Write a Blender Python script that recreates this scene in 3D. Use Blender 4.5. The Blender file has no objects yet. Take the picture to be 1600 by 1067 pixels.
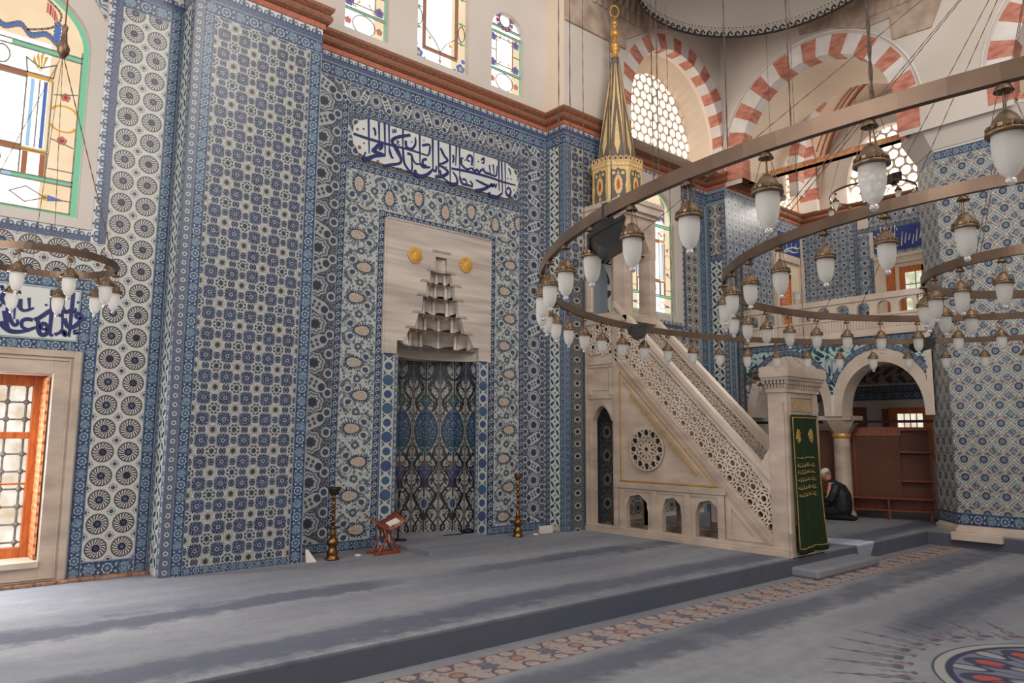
import bpy, bmesh, math, random
from mathutils import Vector, Matrix
random.seed(7)
PI = math.pi
S = bpy.context.scene
COL = S.collection
# ------------------------------------------------------------------ camera
cam_d = bpy.data.cameras.new('camera'); cam = bpy.data.objects.new('camera', cam_d); COL.objects.link(cam)
cam_d.sensor_width = 36; cam_d.lens = 36*1146.3/1600; cam_d.clip_start = 0.05
yaw, pit, rol = 0.710908, 0.126584, 0.005857
fw = Vector((math.sin(yaw)*math.cos(pit), math.cos(yaw)*math.cos(pit), math.sin(pit)))
rt = Vector((math.cos(yaw), -math.sin(yaw), 0)); up = rt.cross(fw)
r2 = rt*math.cos(rol)+up*math.sin(rol); u2 = up*math.cos(rol)-rt*math.sin(rol)
cam.matrix_world = Matrix((( r2.x, u2.x, -fw.x, 0), (r2.y, u2.y, -fw.y, 0), (r2.z, u2.z, -fw.z, 1.76), (0, 0, 0, 1)))
S.camera = cam
# ------------------------------------------------------------------ light and exposure
S.view_settings.view_transform = 'Standard'; S.view_settings.look = 'None'
S.view_settings.gamma = 1; S.view_settings.use_curve_mapping = False
S.view_settings.exposure = 0.0
S.cycles.use_denoising = True
S.cycles.max_bounces = 6; S.cycles.diffuse_bounces = 3; S.cycles.transparent_max_bounces = 12
S.cycles.sample_clamp_indirect = 4
W = bpy.data.worlds.new('daylight'); S.world = W; W.use_nodes = True
W.node_tree.nodes['Background'].inputs[0].default_value = (1.0, 0.95, 0.90, 1)
W.node_tree.nodes['Background'].inputs[1].default_value = 0.50
def area(name, loc, target, size, energy, col):
    d = bpy.data.lights.new(name, 'AREA'); d.shape = 'RECTANGLE'; d.size, d.size_y = size; d.energy = energy; d.color = col
    o = bpy.data.objects.new(name, d); COL.objects.link(o); o.location = loc
    o.rotation_euler = (Vector(target)-Vector(loc)).to_track_quat('-Z', 'Y').to_euler(); return o
area('fill_from_left', (-3.2, 3.5, 5.0), (5, 7, 2.5), (5, 5), 330, (1.0, 0.97, 0.93))  # added area lamp filling from the left; no windows built there
area('daylight_low_window', (0.2, 9.5, 1.4), (0.75, 6.0, 0.0), (0.8, 1.7), 300, (0.97, 0.98, 1.0))
area('fill_from_high', (3.5, -3.0, 9.0), (9, 8, 5), (6, 4), 360, (1.0, 0.95, 0.88))  # added area lamp filling from high up; no windows built there
area('fill_upper_right', (5.0, 0.5, 10.8), (12.6, 7.6, 8.6), (4, 3), 330, (1.0, 0.94, 0.87))  # added fill lamp to brighten the upper right walls
area('daylight_aisle_windows', (17.2, 7.0, 8.0), (14.8, 7.4, 5.0), (1.6, 1.6), 70, (1.0, 0.93, 0.82))
sun_d = bpy.data.lights.new('sunlight', 'SPOT'); sun_d.energy = 2600; sun_d.spot_size = math.radians(5.2); sun_d.spot_blend = 0.05; sun_d.shadow_soft_size = 0.01; sun_d.color = (1, 0.96, 0.9)
sun_o = bpy.data.objects.new('sunlight', sun_d); COL.objects.link(sun_o); sun_o.location = (13.1, 0.4, 5.6)
sun_o.rotation_euler = (Vector((11.05, 5.2, 0.2))-Vector(sun_o.location)).to_track_quat('-Z', 'Y').to_euler()

# ------------------------------------------------------------------ node expression writer
def lin(c):
    out = []
    for x in c[:3]:
        x = x/255.0
        out.append(x/12.92 if x <= 0.04045 else ((x+0.055)/1.055)**2.4)
    return tuple(out)+(1.0,)
class Xp:
    def __init__(s, g, k): s.g = g; s.k = k
    def __add__(a, b): return a.g.m('ADD', a, b)
    __radd__ = __add__
    def __sub__(a, b): return a.g.m('SUBTRACT', a, b)
    def __rsub__(a, b): return a.g.m('SUBTRACT', b, a)
    def __mul__(a, b): return a.g.m('MULTIPLY', a, b)
    __rmul__ = __mul__
    def __truediv__(a, b): return a.g.m('DIVIDE', a, b)
    def __neg__(a): return a.g.m('MULTIPLY', a, -1.0)
class G:
    def __init__(s, name, rough=0.3, spec=0.5):
        s.mat = bpy.data.materials.new(name); s.mat.use_nodes = True; s.nt = s.mat.node_tree
        s.nt.nodes.clear(); s.cache = {}
        s.out = s.nt.nodes.new('ShaderNodeOutputMaterial'); s.bsdf = s.nt.nodes.new('ShaderNodeBsdfPrincipled')
        s.nt.links.new(s.bsdf.outputs[0], s.out.inputs[0])
        s.bsdf.inputs['Roughness'].default_value = rough; s.bsdf.inputs['Specular IOR Level'].default_value = spec
        s._uv = None; s._tc = None
    def put(s, sock, v):
        if isinstance(v, Xp): s.nt.links.new(v.k, sock)
        elif isinstance(v, (int, float)): sock.default_value = v
        elif isinstance(v, tuple): sock.default_value = v
        else: s.nt.links.new(v, sock)
    def m(s, op, a, b=None, c=None, clamp=False):
        key = (op, a.k.as_pointer() if isinstance(a, Xp) else a, b.k.as_pointer() if isinstance(b, Xp) else b, c.k.as_pointer() if isinstance(c, Xp) else c, clamp)
        if key in s.cache: return s.cache[key]
        n = s.nt.nodes.new('ShaderNodeMath'); n.operation = op; n.use_clamp = clamp
        for i, x in enumerate((a, b, c)):
            if x is not None: s.put(n.inputs[i], x)
        r = Xp(s, n.outputs[0]); s.cache[key] = r; return r
    def coords(s, kind='UV'):
        if s._tc is None: s._tc = s.nt.nodes.new('ShaderNodeTexCoord')
        return s._tc.outputs[kind]
    def uv(s, kind='UV'):
        n = s.nt.nodes.new('ShaderNodeSeparateXYZ'); s.nt.links.new(s.coords(kind), n.inputs[0])
        return Xp(s, n.outputs[0]), Xp(s, n.outputs[1])
    def xyz(s):
        n = s.nt.nodes.new('ShaderNodeSeparateXYZ'); gm = s.nt.nodes.new('ShaderNodeNewGeometry'); s.nt.links.new(gm.outputs['Position'], n.inputs[0])
        return Xp(s, n.outputs[0]), Xp(s, n.outputs[1]), Xp(s, n.outputs[2])
    def vec(s, x, y, z=0.0):
        n = s.nt.nodes.new('ShaderNodeCombineXYZ')
        for i, q in enumerate((x, y, z)): s.put(n.inputs[i], q)
        return n.outputs[0]
    def ln(s, x, y):
        n = s.nt.nodes.new('ShaderNodeVectorMath'); n.operation = 'LENGTH'; s.nt.links.new(s.vec(x, y), n.inputs[0]); return Xp(s, n.outputs['Value'])
    def fr(s, x): return s.m('FRACT', x)
    def fl(s, x): return s.m('FLOOR', x)
    def ab(s, x): return s.m('ABSOLUTE', x)
    def mn(s, a, b): return s.m('MINIMUM', a, b)
    def mx(s, a, b): return s.m('MAXIMUM', a, b)
    def pp(s, x, k=0.5): return s.m('PINGPONG', x, k)
    def sin(s, x): return s.m('SINE', x)
    def atan(s, y, x): return s.m('ARCTAN2', y, x)
    def lt(s, d, e, w=0.02):            # 1 where d < e, soft over w
        return s.m('MULTIPLY_ADD', d, -1.0/w, e/w+0.5, True)
    def gt(s, d, e, w=0.02): return s.m('MULTIPLY_ADD', d, 1.0/w, -e/w+0.5, True)
    def band(s, d, c, h, w=0.02): return s.lt(s.ab(d-c), h, w)
    def par(s, x): return s.m('FLOORED_MODULO', s.fl(x), 2.0)
    def noise(s, scale, detail=2, v=None, rough=0.5, stretch=None):
        n = s.nt.nodes.new('ShaderNodeTexNoise'); n.inputs['Scale'].default_value = scale; n.inputs['Detail'].default_value = detail; n.inputs['Roughness'].default_value = rough
        src = v if v is not None else s.coords('UV')
        if stretch:
            mp = s.nt.nodes.new('ShaderNodeMapping'); mp.inputs['Scale'].default_value = stretch; s.nt.links.new(src, mp.inputs[0]); src = mp.outputs[0]
        s.nt.links.new(src, n.inputs['Vector']); return Xp(s, n.outputs[0])
    def vor(s, scale, v=None, feature='F1'):
        n = s.nt.nodes.new('ShaderNodeTexVoronoi'); n.inputs['Scale'].default_value = scale; n.feature = feature; n.voronoi_dimensions = '2D' if v is None else '3D'
        s.nt.links.new(v if v is not None else s.coords('UV'), n.inputs['Vector']); return Xp(s, n.outputs['Distance'])
    def mix(s, f, a, b):
        n = s.nt.nodes.new('ShaderNodeMix'); n.data_type = 'RGBA'
        s.put(n.inputs[0], f); s.put(n.inputs[6], a); s.put(n.inputs[7], b); return n.outputs[2]
    def done(s, col, bump=None, bs=0.2, bd=0.01):
        if s.mat.name.startswith('tile_'):
            h = s.nt.nodes.new('ShaderNodeHueSaturation'); h.inputs['Saturation'].default_value = 0.80; h.inputs['Value'].default_value = 1.22; gn = s.nt.nodes.new('ShaderNodeGamma'); gn.inputs[1].default_value = 1.38; s.put(gn.inputs[0], col); s.nt.links.new(gn.outputs[0], h.inputs['Color']); col = h.outputs[0]
        s.put(s.bsdf.inputs['Base Color'], col)
        if bump is not None:
            b = s.nt.nodes.new('ShaderNodeBump'); b.inputs['Strength'].default_value = bs; b.inputs['Distance'].default_value = bd
            s.put(b.inputs['Height'], bump); s.nt.links.new(b.outputs[0], s.bsdf.inputs['Normal'])
        return s.mat
# ------------------------------------------------------------------ colours of the glazes
WHT = lin((184, 186, 182)); NAVY = lin((30, 36, 70)); COB = lin((44, 72, 126)); TURQ = lin((40, 100, 120)); PUR = lin((62, 54, 74)); INK = lin((34, 30, 44))
PALE = lin((150, 172, 184)); OCH = lin((206, 164, 120)); GRN = lin((52, 104, 112)); MAU = lin((92, 86, 96)); RED = lin((168, 84, 66)); SLATE = lin((70, 86, 112))
def blues(g, sc=0.35, a=COB, b=TURQ, lo=0.42, hi=0.62):
    n = g.noise(sc, 1)
    f = g.m('MULTIPLY_ADD', n, 1.0/(hi-lo), -lo/(hi-lo), True)
    return g.mix(f, a, b)
# every tile pattern works in its own units: u across, v up, one motif to a unit
def pat_field():
    g = G('tile_field_blue_rosettes'); u, v = g.uv()
    ax, ay = g.pp(u), g.pp(v); bx, by = 0.5-ax, 0.5-ay
    spk = g.vor(15.0); spk2 = g.noise(24, 2)
    blue = blues(g, 0.5, lin((50, 62, 100)), lin((56, 58, 82)))
    pur = blues(g, 0.8, lin((72, 70, 90)), lin((66, 84, 104)))
    col = g.mix(g.gt(spk2, 0.56, 0.12), lin((190, 190, 186)), lin((112, 114, 128)))
    par = g.par(u*1.0+g.fl(v))
    dd = bx+by; star = g.band(dd, 0.285, 0.055)*g.lt(g.ab(bx-by), 0.22)*g.gt(g.ab(bx-by), 0.03)*par
    col = g.mix(star, col, lin((74, 74, 92)))
    ochre = g.lt(g.ln(bx, by), 0.22)*(1.0-par); col = g.mix(ochre*g.gt(spk, 0.28, 0.1), col, lin((168, 152, 128)))
    rd = g.ln(bx, by)+0.02*g.sin(g.atan(by, bx)*8.0); col = g.mix(g.lt(rd, 0.125), col, lin((58, 88, 104))); col = g.mix(g.lt(rd, 0.04), col, NAVY)
    rs = g.mn(g.ln(bx, ay), g.ln(ax, by)); col = g.mix(g.lt(rs, 0.172), col, pur); col = g.mix(g.band(rs, 0.09, 0.014)*g.gt(spk2, 0.45), col, lin((132, 146, 162)))
    q = g.m('SQRT', g.ln(ax*ax, ay*ay)); edge = q+0.03*g.sin(g.atan(ay, ax)*24.0)
    col = g.mix(g.lt(edge, 0.37), col, lin((74, 76, 92))); col = g.mix(g.lt(edge, 0.352), col, lin((198, 198, 194))); col = g.mix(g.lt(edge, 0.312), col, blue); col = g.mix(g.lt(spk, 0.26, 0.1)*g.lt(q, 0.30), col, lin((140, 152, 172)))
    r0 = g.ln(ax, ay); col = g.mix(g.band(r0, 0.07, 0.016), col, lin((170, 178, 186))); col = g.mix(g.lt(r0, 0.045), col, NAVY)
    return g.done(col)
def pat_medal():
    g = G('tile_white_with_wheel_medallions'); u, v = g.uv()
    fx, fy = g.fr(u)-0.5, g.fr(v)-0.5; r = g.ln(fx, fy); a = g.atan(fy, fx)
    col = g.mix(g.noise(1.2, 2), lin((180, 180, 176)), lin((196, 194, 188)))
    tw = g.noise(0.7, 0)
    brn = g.mix(g.gt(tw, 0.5, 0.3), lin((104, 78, 70)), lin((84, 84, 74)))
    col = g.mix(g.band(r, 0.405, 0.028), col, brn)
    blade = g.gt(g.sin(a*17.0+r*26.0), 0.05, 0.5)*g.band(r, 0.275, 0.10)
    col = g.mix(blade, col, g.mix(g.gt(tw, 0.5, 0.2), lin((88, 56, 74)), lin((58, 50, 66))))
    col = g.mix(g.lt(r+0.012*g.sin(a*9.0), 0.165), col, lin((60, 40, 62))); col = g.mix(g.lt(r, 0.125), col, lin((36, 36, 66)))
    col = g.mix(g.lt(r, 0.075), col, blues(g, 0.8, lin((70, 110, 150)), lin((52, 44, 74))))
    cx, cy = 0.5-g.ab(fx), 0.5-g.ab(fy); rc = g.ln(cx, cy); ac = g.atan(cy, cx)
    col = g.mix(g.lt(rc, 0.085), col, lin((88, 62, 72))); col = g.mix(g.lt(rc, 0.02), col, RED)
    col = g.mix(g.band(rc, 0.15, 0.022)*g.gt(g.sin(ac*14.0), 0.0, 0.3), col, GRN)
    return g.done(col)
def pat_border():
    g = G('tile_border_blue_with_rings'); u, v = g.uv()
    bl = g.mix(g.gt(g.noise(0.45, 1), 0.55, 0.16), lin((46, 62, 106)), lin((46, 88, 116)))
    fy = g.fr(v)-0.5; r = g.ln(u, fy); p = g.par(v)
    nz = g.noise(7.0, 2)
    col = g.mix(g.gt(nz, 0.60, 0.1)*0.7, bl, lin((132, 150, 172)))
    pale = g.mix(g.gt(nz, 0.5, 0.15), lin((136, 158, 170)), lin((80, 108, 134)))
    wob = r+0.03*g.sin(g.atan(fy, u)*8.0)
    a1 = g.mix(g.lt(wob, 0.36), col, pale)
    a2 = g.mix(g.lt(wob, 0.32), col, lin((168, 182, 190))); a2 = g.mix(g.lt(r, 0.25), a2, lin((62, 86, 124))); a2 = g.mix(g.lt(r, 0.12), a2, lin((128, 152, 170)))
    col = g.mix(p, a1, a2)
    rc = g.ln(g.ab(u)-0.22, g.pp(v+0.0)); col = g.mix(g.lt(rc, 0.085), col, lin((158, 172, 182)))
    col = g.mix(g.gt(g.ab(u), 0.465, 0.02), col, lin((140, 154, 166)))
    return g.done(col)
def pat_leaf():
    g = G('tile_white_with_basket_leaves'); u, v = g.uv()
    fx, fy = g.fr(u)-0.5, g.fr(v)-0.5; p = g.par(u+g.fl(v))
    x = g.m('MULTIPLY_ADD', fx, 0.86, fy*0.5); y = g.m('MULTIPLY_ADD', fy, 0.86, fx*-0.5)
    d1 = g.ln(x*1.0, y*2.3); d2 = g.ln(x*2.3, y*1.0)
    d = d1*p+d2*(1.0-p)
    col = g.mix(g.lt(d, 0.44, 0.06), lin((196, 200, 194)), g.mix(g.gt(g.noise(0.6, 1), 0.5, 0.2), lin((44, 58, 82)), lin((44, 82, 96))))
    col = g.mix(g.lt(d, 0.16, 0.06), col, lin((88, 104, 118)))
    col = g.mix(g.lt(g.ln(0.5-g.ab(fx), 0.5-g.ab(fy)), 0.13, 0.04), col, lin((44, 60, 82)))
    return g.done(col)
def pat_dots():
    g = G('tile_narrow_grey_border_with_ringed_dots'); u, v = g.uv()
    fy = g.fr(v)-0.5; r = g.ln(u, fy); nz = g.noise(9, 2)
    col = g.mix(g.gt(nz, 0.5, 0.15), lin((84, 92, 116)), lin((124, 132, 146)))
    col = g.mix(g.lt(r, 0.26), col, lin((180, 184, 188))); col = g.mix(g.lt(r, 0.13), col, lin((112, 84, 88)))
    return g.done(col)
def pat_cloud():
    g = G('tile_mauve_with_cloud_flowers'); u, v = g.uv()
    scr = g.vor(11.0, feature='DISTANCE_TO_EDGE'); WH = lin((178, 182, 182))
    col = g.mix(g.lt(scr, 0.075, 0.06), lin((84, 84, 98)), lin((152, 154, 158)))
    fy = g.fr(v)-0.5
    vr = g.vor(4.2); col = g.mix(g.band(vr, 0.30, 0.07, 0.05), col, lin((80, 92, 118)))
    r = g.ln(u, fy*1.1); a = g.atan(fy, u)
    wob = r-0.022*g.sin(a*8.0)
    col = g.mix(g.lt(wob, 0.33), col, lin((84, 86, 104))); col = g.mix(g.lt(wob, 0.295), col, WH); col = g.mix(g.band(wob, 0.232, 0.022), col, lin((104, 106, 122)))
    col = g.mix(g.lt(wob, 0.150), col, lin((112, 116, 132))); col = g.mix(g.lt(r, 0.125), col, blues(g, 0.6, lin((70, 66, 92)), lin((66, 78, 100))))
    gy = g.fr(v+0.5)-0.5; k2 = g.par(v+0.5)*2.0-1.0; ux = u*k2
    x = ux*0.90+gy*0.42; y = gy*0.90-ux*0.42
    d = g.ln(x*0.98, y*(2.0)); waist = d+0.06*g.lt(g.ab(x), 0.12, 0.14)
    col = g.mix(g.lt(waist, 0.43), col, lin((78, 80, 98))); col = g.mix(g.lt(waist, 0.395), col, WH)
    rd = g.ln(g.ab(x)-0.26, y); col = g.mix(g.lt(rd, 0.10), col, blues(g, 0.9, lin((66, 72, 108)), lin((62, 82, 100))))
    col = g.mix(g.lt(g.ln(g.ab(x)-0.07, g.ab(y)-0.055), 0.045), col, lin((96, 92, 108)))
    sx = g.ln(g.ab(u)-0.41, g.pp(v+0.25, 0.25)); col = g.mix(g.lt(sx, 0.13), col, WH); col = g.mix(g.lt(sx, 0.085), col, lin((72, 82, 106)))
    return g.done(col)
def pat_saz():
    g = G('tile_white_with_serrated_palmettes'); u, v = g.uv(); WH = lin((182, 186, 182))
    k = g.par(v)*2.0-1.0; x = u*k; y = g.fr(v)-0.5
    nz = g.noise(11, 1); vo = g.vor(7.5); ve = g.vor(7.5, feature='DISTANCE_TO_EDGE')
    col = g.mix(g.lt(vo, 0.27, 0.05), WH, lin((92, 102, 124))); col = g.mix(g.lt(vo, 0.10, 0.05), col, lin((150, 128, 118)))
    col = g.mix(g.band(nz, 0.5, 0.02, 0.03), col, lin((120, 124, 134)))
    col = g.mix(g.band(x+0.16*g.sin(y*6.283), 0.30, 0.013), col, lin((74, 76, 98)))
    rf = g.ln(x-0.24, g.ab(y)-0.20); col = g.mix(g.lt(rf, 0.165), col, lin((70, 76, 100))); col = g.mix(g.lt(rf, 0.148), col, WH)
    col = g.mix(g.band(rf, 0.118, 0.008, 0.01)*g.gt(g.sin(g.atan(y, x)*20.0), 0.0), col, lin((96, 104, 122)))
    col = g.mix(g.lt(rf+0.01*g.sin(g.atan(y, x)*10.0), 0.085), col, blues(g, 0.9, lin((64, 78, 118)), lin((56, 90, 108))))
    rl = g.ln(x-0.20, g.ab(y)-0.24); cres = g.lt(g.ab(rl-0.225), 0.036)*g.gt(x, 0.24, 0.04)*g.gt(g.ab(y), 0.25, 0.03)
    col = g.mix(cres, col, lin((56, 64, 90))); col = g.mix(cres*g.lt(g.ab(rl-0.225), 0.010), col, lin((140, 148, 158)))
    px = x+0.10; tap = g.m('MULTIPLY_ADD', px, 1.3, 1.5)
    d = g.ln(px*0.98, y*tap); a = g.atan(y*1.4, px)
    col = g.mix(g.lt(d-0.06*g.sin(a*24.0), 0.295, 0.02), col, lin((36, 44, 84))); col = g.mix(g.lt(d, 0.20), col, g.mix(g.lt(g.vor(17.0), 0.34, 0.1), lin((180, 172, 160)), lin((176, 138, 104))))
    col = g.mix(g.band(d, 0.20, 0.012), col, lin((178, 184, 184)))
    gy = g.pp(v); rb = g.ln(u, gy); col = g.mix(g.lt(rb, 0.11), col, lin((84, 92, 106))); col = g.mix(g.lt(rb, 0.05), col, lin((160, 168, 170)))
    return g.done(col)
def pat_scroll():
    g = G('tile_narrow_slate_border_with_scrolls'); u, v = g.uv()
    fy = g.fr(v)-0.5; r = g.ln(u, fy)
    col = g.mix(g.gt(g.noise(0.8, 1), 0.5, 0.2), lin((50, 62, 98)), lin((56, 84, 108)))
    diag = g.band(g.fr(v+u*0.9+0.0), 0.98, 0.12, 0.05); col = g.mix(diag, col, lin((130, 144, 164)))
    col = g.mix(g.lt(r, 0.32), col, lin((40, 46, 76))); col = g.mix(g.band(r, 0.21, 0.06), col, lin((168, 178, 186)))
    col = g.mix(g.gt(g.ab(u), 0.44, 0.03), col, lin((150, 160, 172)))
    return g.done(col)
def pat_rope():
    g = G('tile_white_colonnette_with_blue_roundels'); u, v = g.uv()
    p = g.par(v); fy = g.fr(v)-0.5; r = g.ln(u, fy); a = g.atan(fy, u)
    col = g.mix(g.gt(g.ab(u), 0.44, 0.03), lin((178, 182, 178)), lin((84, 96, 124)))
    arc = g.band(g.ln(u, g.pp(v)-0.28), 0.34, 0.045)*g.lt(g.pp(v), 0.16); col = g.mix(arc, col, lin((64, 74, 96)))
    rr = r-0.03*g.sin(a*18.0)*p; lim = 0.28+0.11*p
    col = g.mix(g.lt(rr-lim, 0.0), col, blues(g, 0.4, lin((50, 74, 130)), lin((48, 104, 132))))
    return g.done(col)
def pat_niche():
    g = G('tile_niche_with_vases_and_lamps'); u, v = g.uv()   # u: one panel to a unit, v in metres above the floor
    x = g.pp(u+0.5)            # 0 in the middle of each panel
    cv = g.vec(x*8.5, v*19.0); vo = g.vor(1.0, v=cv); ve = g.vor(1.0, v=cv, feature='DISTANCE_TO_EDGE')
    fine = g.vor(1.0, v=g.vec(x*19, v*42.0))
    col = g.mix(g.lt(vo, 0.38, 0.06), lin((172, 172, 164)), lin((58, 54, 66))); col = g.mix(g.lt(vo, 0.17, 0.06), col, lin((120, 124, 128)))
    col = g.mix(g.lt(ve, 0.035, 0.03), col, lin((78, 74, 84)))
    for amp, fq, ph, c0, w in ((0.15, 13.0, 0.0, 0.25, 0.040), (0.12, 21.0, 1.3, 0.16, 0.022), (0.10, 17.0, 2.2, 0.38, 0.028)):
        col = g.mix(g.band(x-amp*g.sin(v*fq+ph), c0, w), col, lin((48, 44, 58)))
    y = v-1.62; t = g.ab(y)/0.36; halfw = 0.42*g.m('POWER', g.mx(1.0-t*t, 0.0), 0.85)
    blu = g.mix(g.gt(v, 1.62, 0.5), lin((34, 78, 98)), lin((48, 66, 108)))
    blu = g.mix(g.lt(fine, 0.36, 0.1), blu, lin((112, 146, 162)))
    col = g.mix(g.lt(x-halfw, 0.055), col, lin((168, 168, 162))); col = g.mix(g.lt(x-halfw, 0.03), col, lin((38, 38, 54))); col = g.mix(g.lt(x-halfw, 0.0), col, blu)
    dm = x*0.55+g.ab(v-2.09); col = g.mix(g.lt(dm, 0.125), col, lin((52, 50, 62))); col = g.mix(g.lt(dm, 0.10), col, g.mix(g.lt(fine, 0.3, 0.1), lin((62, 104, 108)), lin((130, 150, 154))))
    vy = (v-0.83)/0.22; body = 0.27*g.m('POWER', g.mx(vy, 0.02), 0.7); vm = g.lt(x-body, 0.0)*g.gt(v, 0.83, 0.01)*g.lt(v, 1.05, 0.01)
    col = g.mix(g.lt(x-body, 0.04)*g.gt(v, 0.80, 0.01)*g.lt(v, 1.07, 0.01), col, lin((44, 44, 62))); col = g.mix(vm, col, lin((66, 70, 110))); col = g.mix(vm*g.lt(fine, 0.33), col, lin((140, 146, 170)))
    foot = g.lt(x-(0.83-v)*2.2, 0.06)*g.gt(v, 0.74, 0.01)*g.lt(v, 0.84, 0.01); col = g.mix(foot, col, lin((60, 60, 90)))
    neck = g.lt(x, 0.13)*g.gt(v, 1.05, 0.01)*g.lt(v, 1.15, 0.01); col = g.mix(neck, col, lin((112, 92, 96)))
    bd = g.ln(x*0.5, (v-0.50)*0.75); col = g.mix(g.lt(bd, 0.075), col, lin((160, 164, 160))); col = g.mix(g.lt(bd, 0.055), col, blues(g, 0.3, lin((56, 76, 112)), lin((44, 106, 110))))
    b2 = g.ln(x*0.5, (v-0.30)*0.9); col = g.mix(g.lt(b2, 0.06), col, lin((64, 60, 76)))
    ty = v-2.66; pr = g.ln(x*0.66, ty*0.8); top = g.gt(v, 2.40, 0.02)
    spd = top*g.gt(pr, 0.195, 0.012); col = g.mix(spd, col, lin((62, 66, 86))); col = g.mix(spd*g.lt(fine, 0.36), col, lin((122, 132, 146))); col = g.mix(top*g.band(pr, 0.195, 0.012), col, lin((40, 38, 52)))
    col = g.mix(g.gt(x, 0.465, 0.02), col, lin((120, 112, 116)))
    return g.done(col)
def pat_pillar():
    g = G('tile_pillar_lattice_with_tulips'); u, v = g.uv()
    ax, fy = g.pp(u), g.fr(v+0.5)-0.5; bx = 0.5-ax; by = g.pp(v+0.5)
    vo = g.vor(9.0)
    col = g.mix(g.lt(vo, 0.24, 0.08), lin((176, 178, 172)), lin((92, 106, 126)))
    lat = g.lt(g.ab(g.ab(ax-bx*0.0)+g.ab(fy)-0.5), 0.045); col = g.mix(lat, col, lin((194, 192, 182)))
    lat2 = g.band(g.ab(ax+g.ab(fy)-0.5), 0.07, 0.018); col = g.mix(lat2, col, lin((84, 92, 108)))
    r2_ = g.ln(bx, by); pl = g.m('SQRT', g.ln(bx*bx*1.0, by*by)); col = g.mix(g.lt(bx+by, 0.235), col, lin((70, 84, 110))); col = g.mix(g.lt(bx+by, 0.20), col, g.mix(g.lt(vo, 0.4, 0.15), lin((86, 110, 128)), lin((150, 160, 166))))
    # tulips
    tx, ty = ax-0.24, fy-0.30
    x = tx*0.8-ty*0.6; y = ty*0.8+tx*0.6
    d = g.ln(x*1.0+0.0, y*2.8); col = g.mix(g.lt(d, 0.15), col, g.mix(g.gt(g.noise(0.9, 1), 0.5, 0.2), lin((158, 96, 80)), lin((132, 98, 80))))
    r = g.ln(ax, fy); a = g.atan(fy, ax); wob = r-0.018*g.sin(a*16.0)
    col = g.mix(g.lt(wob, 0.245), col, lin((178, 182, 178))); col = g.mix(g.lt(wob, 0.215), col, g.mix(g.gt(g.noise(0.7, 1), 0.5, 0.2), lin((50, 58, 96)), lin((54, 80, 108))))
    col = g.mix(g.band(r, 0.10, 0.016), col, lin((150, 166, 184))); col = g.mix(g.lt(r, 0.04), col, lin((170, 180, 188)))
    return g.done(col)
def pat_crest():
    g = G('tile_crest_border_white_over_blue'); u, v = g.uv()   # u across from the white edge (-.5) to the blue edge (.5)
    fy = g.pp(v); nz = g.noise(9, 2)
    col = g.mix(g.gt(nz, 0.5, 0.15), lin((56, 70, 112)), lin((96, 114, 146)))
    zig = u+0.35*g.sin(fy*6.283)*0.5; col = g.mix(g.lt(u+fy*0.55, -0.02, 0.05), col, lin((196, 198, 200)))
    r = g.ln(u+0.12, fy-0.28); col = g.mix(g.band(r, 0.17, 0.04), col, lin((40, 46, 86))); col = g.mix(g.lt(r, 0.12), col, lin((150, 166, 186)))
    d = g.ln(u+0.38, fy-0.5); col = g.mix(g.lt(d, 0.10), col, lin((70, 76, 110)))
    return g.done(col)
def pat_arab():
    g = G('tile_spandrel_white_and_teal_arabesque'); u, v = g.uv()
    w1 = g.noise(1.4, 1); w2 = g.noise(1.9, 1)
    s1 = g.sin(u*9.0+g.sin(v*7.0)*1.6+w1*6.0); s2 = g.sin(v*10.0+g.sin(u*8.0)*1.4+w2*5.0)
    f = g.gt(s1*s2, 0.06, 0.16)
    col = g.mix(f, lin((176, 196, 194)), g.mix(g.gt(w1, 0.5, 0.1), lin((52, 84, 106)), lin((64, 116, 116))))
    col = g.mix(g.band(s1*s2, 0.35, 0.06), col, lin((44, 60, 92)))
    return g.done(col)
def pat_pale():
    g = G('tile_pale_blue_floral'); u, v = g.uv()
    ax, ay = g.pp(u), g.pp(v); bx, by = 0.5-ax, 0.5-ay; vo = g.vor(7.0)
    col = g.mix(g.lt(vo, 0.3, 0.1), lin((150, 158, 168)), lin((88, 104, 130)))
    r = g.ln(ax, ay); col = g.mix(g.band(r, 0.24, 0.05), col, lin((176, 188, 194))); col = g.mix(g.lt(r, 0.17), col, lin((62, 78, 112)))
    r2_ = g.ln(bx, by); col = g.mix(g.lt(r2_, 0.16), col, lin((72, 116, 132)))
    return g.done(col)
def pat_greyflower():
    g = G('tile_grey_floral_band'); u, v = g.uv()
    vo = g.vor(8.0); fy = g.pp(v)
    col = g.mix(g.lt(vo, 0.28, 0.08), lin((124, 126, 126)), lin((52, 54, 64)))
    col = g.mix(g.lt(g.ln(u, fy), 0.12), col, lin((40, 38, 46))); col = g.mix(g.band(g.ln(u, fy), 0.2, 0.05), col, lin((168, 168, 158)))
    col = g.mix(g.gt(g.ab(u), 0.42, 0.03), col, lin((70, 84, 110)))
    return g.done(col)
T = dict(field=pat_field(), medal=pat_medal(), border=pat_border(), leaf=pat_leaf(), dots=pat_dots(), cloud=pat_cloud(), saz=pat_saz(), scroll=pat_scroll(),
         rope=pat_rope(), niche=pat_niche(), pillar=pat_pillar(), crest=pat_crest(), arab=pat_arab(), pale=pat_pale(), grey=pat_greyflower())
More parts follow.
